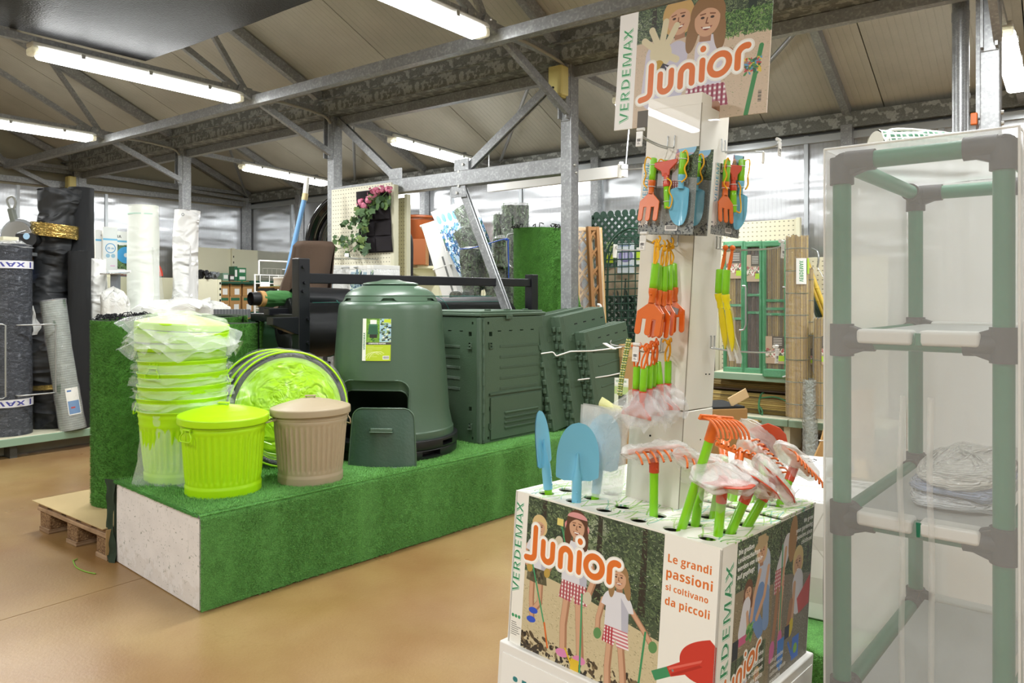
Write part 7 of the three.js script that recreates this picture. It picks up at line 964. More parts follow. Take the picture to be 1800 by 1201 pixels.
  const blueArt = canvas(256, 768, (x, w, h) => { x.fillStyle = '#dfe6ea'; x.fillRect(0, 0, w, h); x.fillStyle = '#5f9ccc'; for (let i = 0; i < 2; i++) { x.beginPath(); x.arc(80 + i * 100, 90, 42, 0, 7); x.fill(); } foliage(x, 0, 170, w, h - 170, ['#2f5f94', '#6fa4cf', '#b9d4e6', '#1f3f6c', '#4f86b8', '#e4eef4', '#3f6f50'], 620, 8, 22); x.strokeStyle = '#e9e9e2'; x.lineWidth = 9; x.beginPath(); x.moveTo(20, 300); x.bezierCurveTo(90, 240, 90, 380, 230, 330); x.stroke(); x.save(); x.translate(190, 740); x.rotate(-Math.PI / 2); x.fillStyle = '#23507f'; x.font = 'bold 60px sans-serif'; x.fillText('ICICLE', 0, 0); x.restore(); });
  const blueM = mat(0xffffff, .35, { map: blueArt });
  [[[832, 510], [770, 372], 7.6, 7.9, 'first blue printed carton of lights leaning by the garlands'], [[842, 510], [790, 366], 7.55, 7.85, 'second blue printed carton of lights leaning by the garlands'], [[876, 490], [824, 362], 7.5, 7.8, 'third blue printed carton of lights behind the garlands']].forEach(q => { const [b, l] = lean('printed_carton', q[4], 'carton', q[0], q[1], q[2], q[3], .14, .08, null, 'blue printed cartons'); mesh('carton', planar(rbox(.14, l, .08, .004, 0, l / 2, 0), -.07, .07, 0, l), blueM, b); mesh('end_flap', rbox(.142, .012, .082, .003, 0, l, 0), M.paper, b); });
  // wrapped garlands
  const leafT = tex(256, 256, (u, v, x, y) => { const a = fbm(u, v, 14, 3, 51), b = noise(u, v, 40, 40, 8), k = a > .56 ? 46 : a < .44 ? -26 : 0; return [74 + k + 34 * (b - .5), 96 + k * 1.1 + 38 * (b - .5), 68 + k * .9 + 30 * (b - .5)]; }), garM = mat(0xffffff, .6, { map: rep(leafT, 2, 3), bumpMap: rep(T.crumple, 3, 6), bumpScale: .02 });
  const gar = (a, b, d0, d1, r, label) => { const [g, l] = lean('garland_bundle', label, 'garland', a, b, d0, d1, 0, 0, null, 'wrapped green garlands'); mesh('foliage', tf(cloth(r, l, a[0] * .1, { amp: .016 }), 0, 0, 0), garM, g); { const f = []; for (let i = 0; i < 150; i++) { const an = R(6.28), y = R(l), q = new THREE.PlaneGeometry(.012, .06); q.rotateX(R(-.7, .7)); q.rotateY(an); q.translate(r * 1.0 * Math.sin(an), y, r * 1.0 * Math.cos(an)); f.push(q); } const lf = mesh('leaves', merge(f), mat(0x5f7f52, .6, { side: THREE.DoubleSide }), g); lf.userData.kind = 'stuff'; } mesh('clear_film', cloth(r + .016, l * 1.01, a[0] * .2, { amp: .012 }), phy(0xffffff, .07, { transparent: true, opacity: .16, bumpMap: rep(T.crumple, 2, 4), bumpScale: .01, side: THREE.DoubleSide }), g); mesh('film_cap', tf(lathe([[r + .016, 0], [r * .7, .03], [.01, .036]], 24), 0, l, 0), phy(0xffffff, .1, { transparent: true, opacity: .3, side: THREE.DoubleSide }), g); return g; };
  gar([868, 480], [810, 368], 7.4, 7.7, .07, 'slim wrapped green garland tilted before the blue cartons'); gar([858, 500], [812, 408], 7.25, 7.45, .085, 'thick wrapped garland tilted across the steel brace'); gar([830, 540], [826, 440], 7.2, 7.25, .085, 'upright wrapped garland standing left under the tilted ones'.replace(' left', '')); gar([872, 545], [868, 450], 7.15, 7.2, .09, 'crumpled wrapped garland upright behind the brace foot');
  gar([878, 545], [878, 378], 7.35, 7.35, .06, 'dark slim garland upright before the wall post'); gar([897, 545], [897, 362], 7.3, 7.3, .075, 'tall wrapped garland, first of the upright pair'); gar([918, 545], [916, 362], 7.3, 7.3, .075, 'tall wrapped garland, second of the upright pair by the turf roll'); gar([881, 470], [881, 420], 7.1, 7.1, .07, 'short wrapped garland with a green card, behind the wire loop');
  const wl = thing('wire_loop', 'bent wire guard loop round the upright garlands', 'wire guard', V(0, 0, 0)); mesh('loop', tube([P(925, 411, 6.95), P(900, 411, 6.95), P(893, 413, 6.95), P(891, 420, 6.95), P(892, 455, 6.95), P(894, 465, 6.95), P(900, 471, 6.95), P(925, 472, 6.95)], .01, 50, 8, false, .2), M.wire, wl); mesh('standoff', rod(P(925, 411, 6.95), wallP(925, 6.7).setY(yAt(wallP(925, 6.7), 415)), .01), M.wire, wl); const tw = thing('blue_twine', 'bright blue twine tied across the garlands', 'twine', V(0, 0, 0)); mesh('twine', tube([P(808, 438, 7.1), P(830, 436, 7.05), P(860, 428, 7.0), P(891, 420, 6.94), P(893, 430, 6.94), P(894, 470, 6.94), P(894, 500, 6.94)], .005, 60, 6), mat(0x2f5fd0, .5), tw); mesh('knot', ball(.012, ...P(890, 421, 6.93).toArray()), mat(0x2f5fd0, .5), tw);
  const bagp = [[801, 7.2, 0xb9a894, 'small bag of beige pebbles on the shelving deck', 'bag'], [822, 7.15, 0x5d8c9c, 'clear bag of blue and green leaves on the shelving deck', 'bag']]; bagp.forEach(q => { const p = P(q[0], 535, q[1]), b = thing('goods_bag', q[3], q[4], p, YAW); mesh('contents', grid(30, 14, (u, v) => { const a = u * 6.2832, t = (v - .5) * 3.1, s = x => Math.sign(x) * Math.abs(x) ** .6; return [.06 * s(Math.cos(t)) * Math.cos(a), .06 + .065 * s(Math.sin(t)), -.05 * s(Math.cos(t)) * Math.sin(a)]; }, true), mat(q[2], .7, { map: rep(leafT, 2), bumpMap: rep(T.crumple, 1), bumpScale: .02 }), b); mesh('film', rbox(.13, .14, .11, .03, 0, .065, 0), M.clear, b); });
  const ball0 = (px, c, l) => { const b = thing('gravel_sample', l, 'gravel', P(px, 533, 7.1), 0); const f = []; for (let i = 0; i < 14; i++) f.push(ball(R(.01, .018), R(-.04, .04), .0 + R(.03), R(-.03, .03), 1, .8, 1, 7)); mesh('pebbles', merge(f), mat(c, .7), b); b.children[0].userData.kind = 'stuff'; }; ball0(850, 0xd9c79a, 'small heap of pale pebbles behind the wire fence'); ball0(868, 0xe0c02e, 'small heap of yellow pebbles behind the wire fence');
}
{ // white profile under the portal beam
  const o = thing('white_profile', 'long white plastic profile lying under the roof behind the column', 'profile', V(0, 0, 0)); const a = P(860, 329, 7.6), b = P(1100, 300, 6.3); mesh('profile', bar(a, b, .05, .1), M.white, o); mesh('hook_end', rbox(.03, .06, .03, .006, ...P(1092, 291, 6.3).toArray()), M.whitePlastic, o); mesh('screw', cyl(.012, .012, .01, ...P(872, 328, 7.55).toArray(), Math.PI / 2, 0, 0, 10), M.dark, o); mesh('tie', rod(a.clone().add(V(0, .05, 0)), a.clone().add(V(.0, .38, 0)), .006), M.wire, o); mesh('tie', rod(b.clone().add(V(0, .05, 0)), b.clone().add(V(.05, .35, 0)), .006), M.wire, o);
}
{ // turf roll standing behind the speaker column
  const p = P(946, 700, 6.5).setY(0), o = thing('turf_roll', 'tall turf roll standing behind the column, its loose edge slanting out', 'turf roll', p, YAW); const r = .205, h = yAt(p, 403); mesh('turf_face', metric(grid(80, 20, (u, v) => { const a = -.6 + u * 6.2; const k = r + (u < .2 ? 0 : 0) + .01 * n3(Math.cos(a), v * 3, 2); return [k * Math.cos(a), h * v, -k * Math.sin(a) * -1]; })), M.turfDark, o); mesh('turf_tail', metric(grid(20, 20, (u, v) => { const y = v * .86, x = .12 + u * (.165 + Math.max(0, .8 - y) * .38 + .05 * (1 - y)); return [x, h * y, .16 - .12 * u]; })), mat(new THREE.Color(.62, .72, .42), .95, { side: THREE.DoubleSide, map: M.turf.map, bumpMap: M.turf.bumpMap, bumpScale: .006 }), o);
  mesh('roll_end', lathe([[0, h - .004], [r - .004, h - .004], [r, h - .012]], 48), mat(0x27301f, .95), o); pile(o, 26000, () => { if (R() < .3) { const y = R() * .86, u = R(); return [V(.12 + u * (.165 + Math.max(0, .8 - y) * .38 + .05 * (1 - y)), h * y, .162 - .12 * u), V(.2, .35, 1)]; } const a = R(-.3, 3.4); return [V(r * 1.005 * Math.cos(a), R(.3, 1) * h, r * 1.005 * Math.sin(a)), V(Math.cos(a), .35, Math.sin(a))]; }, [.1, .27, .045]); { const f = []; for (let i = 0; i < 26; i++) { const a = R(6.28); f.push(tube([[r * Math.cos(a), h - .02, r * Math.sin(a)], [r * Math.cos(a) + R(-.03, .03), h + R(.01, .04), r * Math.sin(a)], [r * Math.cos(a) + R(-.05, .05), h + R(0, .03), r * Math.sin(a)]], .004, 5, 4)); } mesh('frayed_backing', merge(f), mat(0x1d2019, .9), o).userData.kind = 'stuff'; }
}
{ // timber trellises
  const tm = [mat(0xb9965c, .7), mat(0x8a6238, .7), mat(0x7a5230, .7)];
  const tre = (px0, px1, pyT, d, w, m, label, film) => { const A = P((px0 + px1) / 2, 600, d).setY(0), o = thing('trellis', label, 'trellis', A, YAW + .35, 'leaning timber trellises'); const h = yAt(A, pyT); o.rotation.set(-.03, YAW + .62, .035, 'YXZ'); for (const s of [-1, 1]) mesh('stile', rbox(.035, h, .035, .004, s * w / 2, h / 2, 0), m, o); mesh('rail', rbox(w, .035, .03, .004, 0, h - .02, 0), m, o); mesh('rail', rbox(w, .035, .03, .004, 0, .03, 0), m, o); const st = .17; for (let y = -w; y < h; y += st) { const seg = (x0, y0, x1, y1, z) => { const cl = (a, b, t) => a + (b - a) * t; let t0 = Math.max(0, (0.03 - y0) / (y1 - y0)), t1 = Math.min(1, (h - .03 - y0) / (y1 - y0)); if (t1 - t0 < .1) return; mesh('lath', bar(V(cl(x0, x1, t0), cl(y0, y1, t0), z), V(cl(x0, x1, t1), cl(y0, y1, t1), z), .02, .007, V(0, 0, 1)), m, o); }; seg(-w / 2, y, w / 2, y + w, .006); seg(w / 2, y, -w / 2, y + w, -.006); } if (film) mesh('clear_film', grid(10, 30, (u, v) => [(u - .5) * w, h * v, .024 + .006 * n3(u * 6, v * 20, 2)]), phy(0xffffff, .08, { transparent: true, opacity: .2, bumpMap: rep(T.crumple, 2, 5), bumpScale: .01, side: THREE.DoubleSide }), o); return o; };
  tre(1003, 1016, 401, 7.0, .3, tm[2], 'reddish timber trellis at the back beside the turf roll'); tre(1020, 1036, 400, 6.95, .34, tm[0], 'honey timber trellis with open diagonal laths'); tre(1044, 1054, 399, 6.85, .3, tm[0], 'honey timber trellis wrapped in clear film', true); tre(1055, 1062, 398, 6.8, .1, tm[1], 'brown timber trellis at the front of the stack, edge on');
  const rod1 = thing('white_hook_rod', 'white bent rod rising beside the trellises', 'rod', V(0, 0, 0)); mesh('rod', tube([P(1050, 536, 6.5), P(1053, 536, 6.5), P(1056, 545, 6.5), P(1053, 600, 6.5)], .012, 24, 8), M.whitePlastic, rod1); mesh('foot', rod(P(1053, 600, 6.5), P(1053, 760, 6.5), .012), M.whitePlastic, rod1);
}
{ // green plastic lattice and wire arch
  const dg = mat(0x1f4030, .5); const X = 6.5, za = zOf(1050, X), zb = zOf(1140, X), yt = yAt(wallP(1080, X), 376), o = thing('plastic_lattice', 'dark green plastic lattice screen of diagonal laths against the wall', 'lattice', V(X, 0, (za + zb) / 2)); const w = zb - za + .1; const rows = 22, yb = .4; for (let i = -14; i < 36; i++) { const y = yb + i * .075; for (const s of [-1, 1]) { const x0 = -w / 2, x1 = w / 2; let y0 = y, y1 = y + w; const t0 = Math.max(0, (yb - y0) / (y1 - y0)), t1 = Math.min(1, (yt - y0) / (y1 - y0)); if (t1 - t0 < .05) continue; mesh('lath', bar(V(s * .003, y0 + (y1 - y0) * t0, s * (x0 + (x1 - x0) * t0)), V(s * .003, y0 + (y1 - y0) * t1, s * (x0 + (x1 - x0) * t1)), .026, .006, V(1, 0, 0)), dg, o); } }
  mesh('edge_strip', rbox(.012, yt - yb, .03, .003, 0, (yt + yb) / 2, -w / 2), dg, o); for (let i = 0; i < 9; i++) mesh('scallop', tf(cyl(.034, .034, .008, 0, 0, 0, 0, 0, Math.PI / 2, 14), 0, yt, -w / 2 + .04 + i * .08), dg, o);
  const ax = 6.3, arch = thing('wire_arch', 'dark green wire garden arch panel with a round top before the lattice', 'arch', V(0, 0, 0)); const c = q => { const p = wallP(q[0], ax); p.y = yAt(p, q[1]); return p; }; const outl = [[1059, 640], [1060, 540], [1062, 470], [1068, 440], [1080, 418], [1100, 403], [1118, 402], [1138, 408], [1150, 420]]; mesh('arch_tube', tube(outl.map(c), .011, 60, 8), dg, arch); mesh('arch_tube', tube(outl.map(q => [q[0] + (q[0] < 1100 ? 6 : 0), q[1] + 5]).map(c), .007, 60, 6), dg, arch); for (let i = 0; i < 15; i++) { const y = 418 + i * 13; mesh('cross_wire', rod(c([1062 + Math.max(0, 440 - y) * .5, y]), c([1150, y - 3]), .0055, 6), dg, arch); } for (let i = 0; i < 7; i++) { const x = 1070 + i * 12; mesh('upright_wire', rod(c([x, 408 + Math.max(0, 1096 - x) * .9]), c([x - 3, 630]), .0055, 6), dg, arch); }
  const card = (px, py, w2, h2, art, l, x = 6.36) => { const p = wallP(px, x); p.y = yAt(p, py); const k = thing('hanging_card', l, 'card', p, -Math.PI / 2 + .1); mesh('card', planar(rbox(w2, h2, .004, .001, 0, 0, 0), -w2 / 2, w2 / 2, -h2 / 2, h2 / 2), mat(0xffffff, .45, { map: art }), k); return k; };
  card(1100, 454, .17, .28, canvas(200, 330, (x, w3, h) => { x.fillStyle = '#d5dde2'; x.fillRect(0, 0, w3, h); lines(x, ['VERDEMAX'], 30, 34, 0, 'bold 26px sans-serif', '#2f5fa8'); x.fillStyle = '#8b86b8'; x.beginPath(); x.ellipse(100, 140, 86, 70, 0, 0, 7); x.fill(); x.fillStyle = '#c9c6e2'; for (const a of [60, 96, 132]) x.fillRect(a, 86, 20, 96); x.fillStyle = '#6f94b8'; x.fillRect(20, 240, 160, 8); x.fillRect(20, 262, 120, 6); }), 'pale blue printed card with a violet oval hanging in the wire arch'); card(1072, 444, .07, .2, canvas(100, 280, (x, w3, h) => { x.fillStyle = '#c5cf9c'; x.fillRect(0, 0, w3, h); foliage(x, 0, 0, w3, 150, ['#4f7a3a', '#8aa85c', '#2f4a26'], 60, 5, 14); x.fillStyle = '#c9df3a'; x.fillRect(0, 170, w3, 110); }), 'small green and yellow printed card beside the violet oval card'); card(1124, 450, .06, .16, canvas(64, 160, (x, w3, h) => { x.fillStyle = '#d9dcd0'; x.fillRect(0, 0, w3, h); x.fillStyle = '#b8d43a'; x.fillRect(0, 40, w3, 80); }), 'narrow lime printed card at the display column edge');
  const jm = mat(0xbfae92, .9, { bumpMap: rep(T.fine, 6), bumpScale: .004, side: THREE.DoubleSide }); const jp = wallP(1090, 6.4); const jt = thing('jute_sheet', 'beige jute cloth folded over a bar behind the wire arch', 'cloth', V(0, 0, 0)); const q0 = wallP(1058, 6.42), q1 = wallP(1140, 6.42), y0 = yAt(jp, 470), y1 = yAt(jp, 520); mesh('cloth', grid(24, 12, (u, v) => { const f = u > .72 ? (u - .72) * .3 : 0; return [q0.x + .012 * Math.sin(u * 14) - .03 * Math.sin(v * 3), y0 + (y1 - f - y0) * v, q0.z + (q1.z - q0.z) * u]; }), jm, jt); mesh('bar', rod([q0.x, y0, q0.z], [q1.x, y0, q1.z], .012), M.wire, jt);
  const stk = thing('stake_bundle', 'dark green garden stakes standing behind the wire arch', 'stakes', wallP(1098, 6.42)); for (let i = 0; i < 12; i++) mesh('stake', rod([R(-.03, .03), 0, R(-.15, .2)], [R(-.03, .03), yAt(jp, 490 + R(20)) - 0, R(-.15, .2)], .008), i % 3 ? mat(0x2c3f36, .5) : mat(0x6f746f, .5), stk);
}
{ // reed mats, bamboo rolls and their shelving at the right of the column
  const pegT = tex(256, 256, (u, v, x, y) => { const i = x % 16, j = y % 16; return i > 5 && i < 11 && j > 6 && j < 10 ? [110, 104, 82] : [216, 210, 182]; }), pegM = mat(0xffffff, .55, { map: rep(pegT, 1.6) });
  const X = 6.62, o = thing('reed_shelving', 'cream pegboard wall unit with green shelf edges holding reed mats', 'shelf', V(X, 0, 0)); const z0 = zOf(1262, X), z1 = zOf(1404, X), z2 = zOf(1560, X), ht = yAt(wallP(1300, X), 391), ht2 = yAt(wallP(1440, X), 452);
  mesh('pegboard', metric(rbox(.02, ht - .1, z1 - z0, .003, 0, ht / 2 + .05, (z0 + z1) / 2)), pegM, o); mesh('pegboard', metric(rbox(.02, ht2 - .1, z2 - z1 - .04, .003, .02, ht2 / 2 + .05, (z1 + z2) / 2 + .02)), pegM, o); mesh('upright', rbox(.05, ht + .02, .035, .004, .0, ht / 2, z1), M.cream, o); mesh('upright', rbox(.05, ht + .02, .035, .004, 0, ht / 2, z0), M.cream, o); mesh('lower_panel', rbox(.016, .9, z2 - z1 - .05, .003, -.01, .55, (z1 + z2) / 2 + .02), mat(0xb9b6a4, .6), o);
  const yS = yAt(wallP(1330, 6.15), 660), yB = yAt(wallP(1330, 6.1), 735); const shelf = (y, za, zb, x0, dep) => { mesh('shelf_board', rbox(dep, .025, zb - za, .004, x0 + dep / 2 - X, y, (za + zb) / 2), M.cream, o); mesh('shelf_lip', rbox(.016, .055, zb - za, .004, x0 - X, y - .02, (za + zb) / 2), M.greenShelf, o); };
  shelf(yS, zOf(1255, 6.15), zOf(1396, 6.15), 6.15, .45); shelf(yB, zOf(1280, 6.1), zOf(1385, 6.1), 6.1, .5); shelf(yB, zOf(1386, 6.1), zOf(1560, 6.1), 6.1, .5); for (const px of [1290, 1383]) { const p = wallP(px, 6.14); mesh('shelf_foot', rbox(.3, yB - .02, .05, .004, p.x - X + .15, (yB - .02) / 2, p.z), M.cream, o); }
  // reed texture: real canes for the fronts
  const cane = [mat(0x968048, .75), mat(0x7a683c, .75), mat(0xab9454, .75), mat(0x665836, .75)], dcane = [mat(0x5a4a3e, .7), mat(0x6e5c4c, .7), mat(0x473a32, .7)], gw = phy(0x5aa274, .3, { bumpMap: rep(T.crumple, 2), bumpScale: .003 });
  const clearF = phy(0xffffff, .08, { transparent: true, opacity: .12, bumpMap: rep(T.crumple, 1.5, 5), bumpScale: .012, side: THREE.DoubleSide });
  const matPack = (px0, px1, pyT, pyB, x, cm, sticker, label, bands) => { const a = wallP(px0, x), b = wallP(px1, x), yb = yAt(a, pyB), yt = yAt(a, pyT), w = Math.hypot(b.x - a.x, b.z - a.z), h = yt - yb, g = thing('reed_mat_pack', label, 'reed mat', V((a.x + b.x) / 2, yb, (a.z + b.z) / 2), -Math.PI / 2 + .06, 'green-wrapped reed mats on the shelf'); const n = Math.round(w / .0085), gs = {}; 
    mesh('bundle_core', rbox(w - .03, h - .03, .1, .02, 0, h / 2, -.06), cm[1], g); const parts = cm.map(() => []); for (let i = 0; i < n; i++) { const xx = (i + .5) / n * (w - .05) - (w - .05) / 2; parts[Math.floor(R(cm.length))].push(rod([xx, .03, .0 + R(-.004, .004)], [xx + R(-.006, .006), h - .03, R(-.004, .004)], .0047, 5)); } parts.forEach((p, i) => { if (p.length) mesh('canes', merge(p), cm[i], g).userData.kind = 'stuff'; });
    for (const s of [-1, 1]) mesh('green_side', rbox(.03, h, .15, .012, s * (w / 2 - .008), h / 2, -.05), gw, g); mesh('green_end', rbox(w, .07, .16, .014, 0, .032, -.05), gw, g); mesh('green_end', rbox(w, .05, .15, .014, 0, h - .025, -.05), gw, g); for (const t of bands) mesh('green_band', rbox(w, .022, .02, .004, 0, h * t, .008), gw, g); mesh('clear_film', grid(8, 24, (u, v) => [(u - .5) * (w - .04), .06 + (h - .12) * v, .016 + .005 * n3(u * 5, v * 16, px0)]), clearF, g); if (sticker) mesh('printed_label', planar(box(w * .8, h * .2, .002, 0, h * sticker, .02), -w * .4, w * .4, h * (sticker - .1), h * (sticker + .1)), mat(0xffffff, .4, { map: reedLabel }), g); return g; };
  const reedLabel = canvas(200, 300, (x, w, h) => { x.fillStyle = '#b9a48c'; x.fillRect(0, 0, w, h); x.fillStyle = '#5f5a52'; x.fillRect(70, 0, 130, 130); foliage(x, 0, 140, w, 90, ['#7f8f6a', '#d5c9bc', '#a85a5a', '#4f5f4a', '#e4e0d6'], 120, 5, 14); x.fillStyle = '#a9cf3a'; x.fillRect(130, 210, 70, 60); x.fillStyle = '#e9e6dc'; for (let i = 0; i < 5; i++) x.fillRect(84, 20 + i * 18, 90, 5); });
  matPack(1274, 1308, 425, 658, 6.2, cane, .82, 'reed mat pack in green film, first along the shelf from the column', [.42, .52]); matPack(1310, 1340, 425, 660, 6.2, dcane, .8, 'dark willow mat pack in green film between two reed packs', [.47, .6]); matPack(1343, 1384, 424, 662, 6.14, cane, .2, 'reed mat pack with a printed label low on its front', [.56, .5, .46]);
  const wg = (l, pts, x) => { const w = thing('wire_guard', l, 'wire guard', V(0, 0, 0), 0, 'wire guards before the mats'); mesh('loop', tube(pts.map(q => { const p = wallP(q[0], x); p.y = yAt(p, q[1]); return p; }), .008, 60, 6, false, .15), M.wire, w); }; wg('wire guard hooked round the dark willow pack', [[1305, 503], [1310, 503], [1311, 510], [1311, 570], [1307, 580], [1300, 581]], 6.05); wg('wire guard hooked round the labelled reed pack', [[1376, 505], [1381, 505], [1382, 512], [1383, 582], [1392, 584], [1391, 640], [1386, 660], [1376, 663]], 6.02); wg('wire guard hooked before the short bamboo rolls', [[1436, 588], [1432, 588], [1430, 596], [1430, 650], [1432, 660]], 6.0);
  // rolled bamboo
  const bam = [mat(0xa58c4c, .6), mat(0xbba25a, .6), mat(0x8d7640, .6), mat(0x75633a, .6)];
  const bambooRoll = (px, pyT, pyB, x, r, label, lab, lean) => { const p = wallP(px, x), yb = yAt(p, pyB), h = yAt(p, pyT) - yb; p.y = yb; const g = thing('bamboo_roll', label, 'bamboo roll', p, YAW, 'standing bamboo rolls'); const parts = cane.map(() => []); const n = Math.round(6.28 * r / .0095); for (let i = 0; i < n; i++) { const a = i / n * 6.2832 + R(.02), rr = r - R(.008); parts[Math.floor(R(3))].push(rod([rr * Math.cos(a), 0, rr * Math.sin(a)], [rr * Math.cos(a + .05), h - R(.02), rr * Math.sin(a + .05)], .0054, 5)); } parts.forEach((q, i) => { if (q.length) mesh('canes', merge(q), bam[i], g).userData.kind = 'stuff'; }); mesh('core', cyl(r - .012, r - .012, h - .03, 0, h / 2, 0), cane[3], g); const nb = Math.round(h / .17); for (let i = 0; i < nb; i++) mesh('binding_wire', tf(new THREE.TorusGeometry(r + .004, .0028, 5, 30), 0, .1 + i * .17, 0, Math.PI / 2 + R(-.04, .04), 0, 0), mat(0x5a6a52, .5), g); mesh('clear_film', cloth(r + .008, h, px, { amp: .004 }), clearF, g); if (lab) { const s = yAt(p, lab[1]) - yb, e = yAt(p, lab[2]) - yb; mesh('printed_label', grid(8, 1, (u, v) => { const a = lab[0] + u * .9; return [(r + .013) * Math.cos(a), e + (s - e) * v, (r + .013) * Math.sin(a)]; }), mat(0xffffff, .4, { map: lab[3] || reedLabel, side: THREE.DoubleSide }), g); mesh('green_label', grid(6, 1, (u, v) => { const a = lab[0] - .45 + u * .35; return [(r + .013) * Math.cos(a), e + (s - e) * (.4 + .6 * v), (r + .013) * Math.sin(a)]; }), mat(0xa9cf3a, .5, { side: THREE.DoubleSide }), g); } return g; };
  const whiteLab = canvas(64, 220, (x, w, h) => { x.fillStyle = '#e9ebe6'; x.fillRect(0, 0, w, h); x.save(); x.translate(46, 200); x.rotate(-Math.PI / 2); x.fillStyle = '#2f8a4a'; x.font = 'bold 34px sans-serif'; x.fillText('VERDEMAX', 0, 0); x.restore(); });
  bambooRoll(1401, 414, 732, 5.98, .078, 'tall film-wrapped bamboo roll standing taller than the reed packs', [1.1, 455, 500, whiteLab]); bambooRoll(1445, 558, 735, 5.98, .055, 'short bamboo roll with a lime and grey label', [1.1, 590, 640]); bambooRoll(1431, 584, 725, 6.2, .06, 'short dark bamboo roll half hidden behind the labelled one', [1.4, 612, 640]); bambooRoll(1418, 470, 700, 6.25, .05, 'slim bamboo roll behind the tall one', null);
  for (const [a, b, d, c, l] of [[[1418, 470], [1462, 590], 6.25, 0xd9b63a, 'first yellow bamboo cane leaning'], [[1420, 462], [1468, 590], 6.22, 0xdcbc44, 'second yellow bamboo cane leaning'], [[1422, 488], [1474, 620], 6.2, 0xc9a636, 'third yellow bamboo cane leaning']]) { const k = thing('bamboo_cane', l + ' against the pegboard', 'cane', V(0, 0, 0), 0, 'yellow canes by the pegboard'); const A = P(...a, d + .1), B = P(...b, d - .1), e = B.clone().sub(A); const C = A.clone().add(e.clone().multiplyScalar((A.y - .25) / -e.y)); mesh('cane', rod(A, C, .016, 10), mat(c, .5), k); for (let i = 1; i < 6; i++) mesh('node', ball(.019, ...A.clone().lerp(C, i / 6).toArray(), 1, .6, 1, 10), mat(c, .5), k); }
  for (let i = 0; i < 5; i++) { const k = thing('plant_stake', 'dark green plastic plant stake leaning behind the canes, ' + ['first', 'second', 'third', 'fourth', 'fifth'][i] + ' of five', 'stake', V(0, 0, 0), 0, 'dark stakes by the canes'); const A = P(1416 + i * 2, 512 - i * 2, 6.4), B = P(1442 + i * 3, 570, 6.2), e = B.clone().sub(A), C = A.clone().add(e.multiplyScalar((A.y - .25) / -e.y)); mesh('stake', rod(A, C, .01), mat(0x20382a, .5), k); mesh('tip', ball(.013, ...A.toArray()), mat(0x20382a, .5), k); }
  // bundles lying on the lower shelves
  const lying = (px, py, x, r, len, m, label, tie) => { const p = wallP(px, x); p.y = yAt(p, py); const g = thing('reed_roll', label, 'reed roll', p, 0, 'reed rolls lying on the lower shelf'); const parts = m.map(() => []); const n = Math.round(6.28 * r / .016); for (let i = 0; i < n; i++) { const a = i / n * 6.2832, rr = r - R(.012); parts[Math.floor(R(m.length))].push(rod([rr * Math.cos(a), rr * Math.sin(a), -len / 2 + R(.05)], [rr * Math.cos(a + .05), rr * Math.sin(a), len / 2 - R(.05)], .009, 6)); } parts.forEach((q, i) => q.length && (mesh('canes', merge(q), m[i], g).userData.kind = 'stuff')); mesh('core', tf(cyl(r - .015, r - .015, len - .08), 0, 0, 0, Math.PI / 2, 0, 0), m[1], g); if (tie) { mesh('tie', tf(new THREE.TorusGeometry(r + .006, .008, 6, 30), 0, 0, .05), gw, g); mesh('tie_tail', tube([[-r, .0, .05], [-r - .01, -.05, .08], [-r - .005, -.12, .06]], .007, 12, 5), gw, g); mesh('tie_tail', tube([[-r * .7, r * .7, .05], [-r * .8, r * .9, .18], [-r, r * .5, .3]], .006, 12, 5), gw, g); } return g; };
  lying(1330, 710, 6.28, .085, .9, cane, 'loose golden reed roll tied with a green ribbon on the lower shelf', true); lying(1332, 692, 6.42, .06, .9, [cane[1], cane[3], cane[1], dcane[0]], 'brown reed roll lying behind the golden one'); lying(1330, 678, 6.32, .05, .8, [cane[3], cane[1], dcane[0]], 'upper brown reed roll lying under the shelf edge'); lying(1306, 744, 6.0, .04, .3, cane, 'short film-wrapped reed roll lying under the base shelf');
  const tb = P(1424, 762, 5.75), ct = thing('clear_tube_pack', 'clear plastic tube pack tied at the foot, leaning on the base shelf', 'tube pack', V(tb.x, .0, tb.z), YAW); mesh('tube', cloth(.055, .62, 3, { amp: .005 }), phy(0xdfe6e2, .1, { transparent: true, opacity: .4, side: THREE.DoubleSide, bumpMap: rep(T.crumple, 2, 3), bumpScale: .02 }), ct); mesh('contents', cyl(.035, .035, .6, 0, .31, 0), mat(0x8d9a90, .5), ct); mesh('tied_end', ball(.05, 0, .01, .01, 1, .7, 1), M.filmThick, ct); mesh('film_tail', grid(8, 6, (u, v) => [.04 + .1 * u, .02 + .05 * v * (1 - u) + .02 * n3(u * 4, v * 3, 1), .03]), M.filmThick, ct);
  const hk = thing('s_hook_cluster', 'bunch of bright wire hooks hanging on the pegboard edge', 'hooks', V(0, 0, 0)); for (let i = 0; i < 7; i++) { const a = wallP(1456 + R(12), 6.5); a.y = yAt(a, 424 + R(20)); mesh('hook', tube([a, a.clone().add(V(-.02, .05, .03)), a.clone().add(V(-.05, .08, .05 + R(.04))), a.clone().add(V(-.06, .02, .1))], .006, 16, 6), M.chrome, hk); } { const q = [[1427, 436], [1436, 442], [1439, 455], [1437, 470]].map(k => { const p = wallP(k[0], 6.55); p.y = yAt(p, k[1]); return p; }); mesh('hook', tube(q, .009, 24, 6), M.chrome, hk); mesh('chain', tube([[1437, 470], [1446, 486], [1457, 508], [1458, 520]].map(k => { const p = wallP(k[0], 6.56); p.y = yAt(p, k[1]); return p; }), .004, 24, 5), M.chrome, hk); }
}
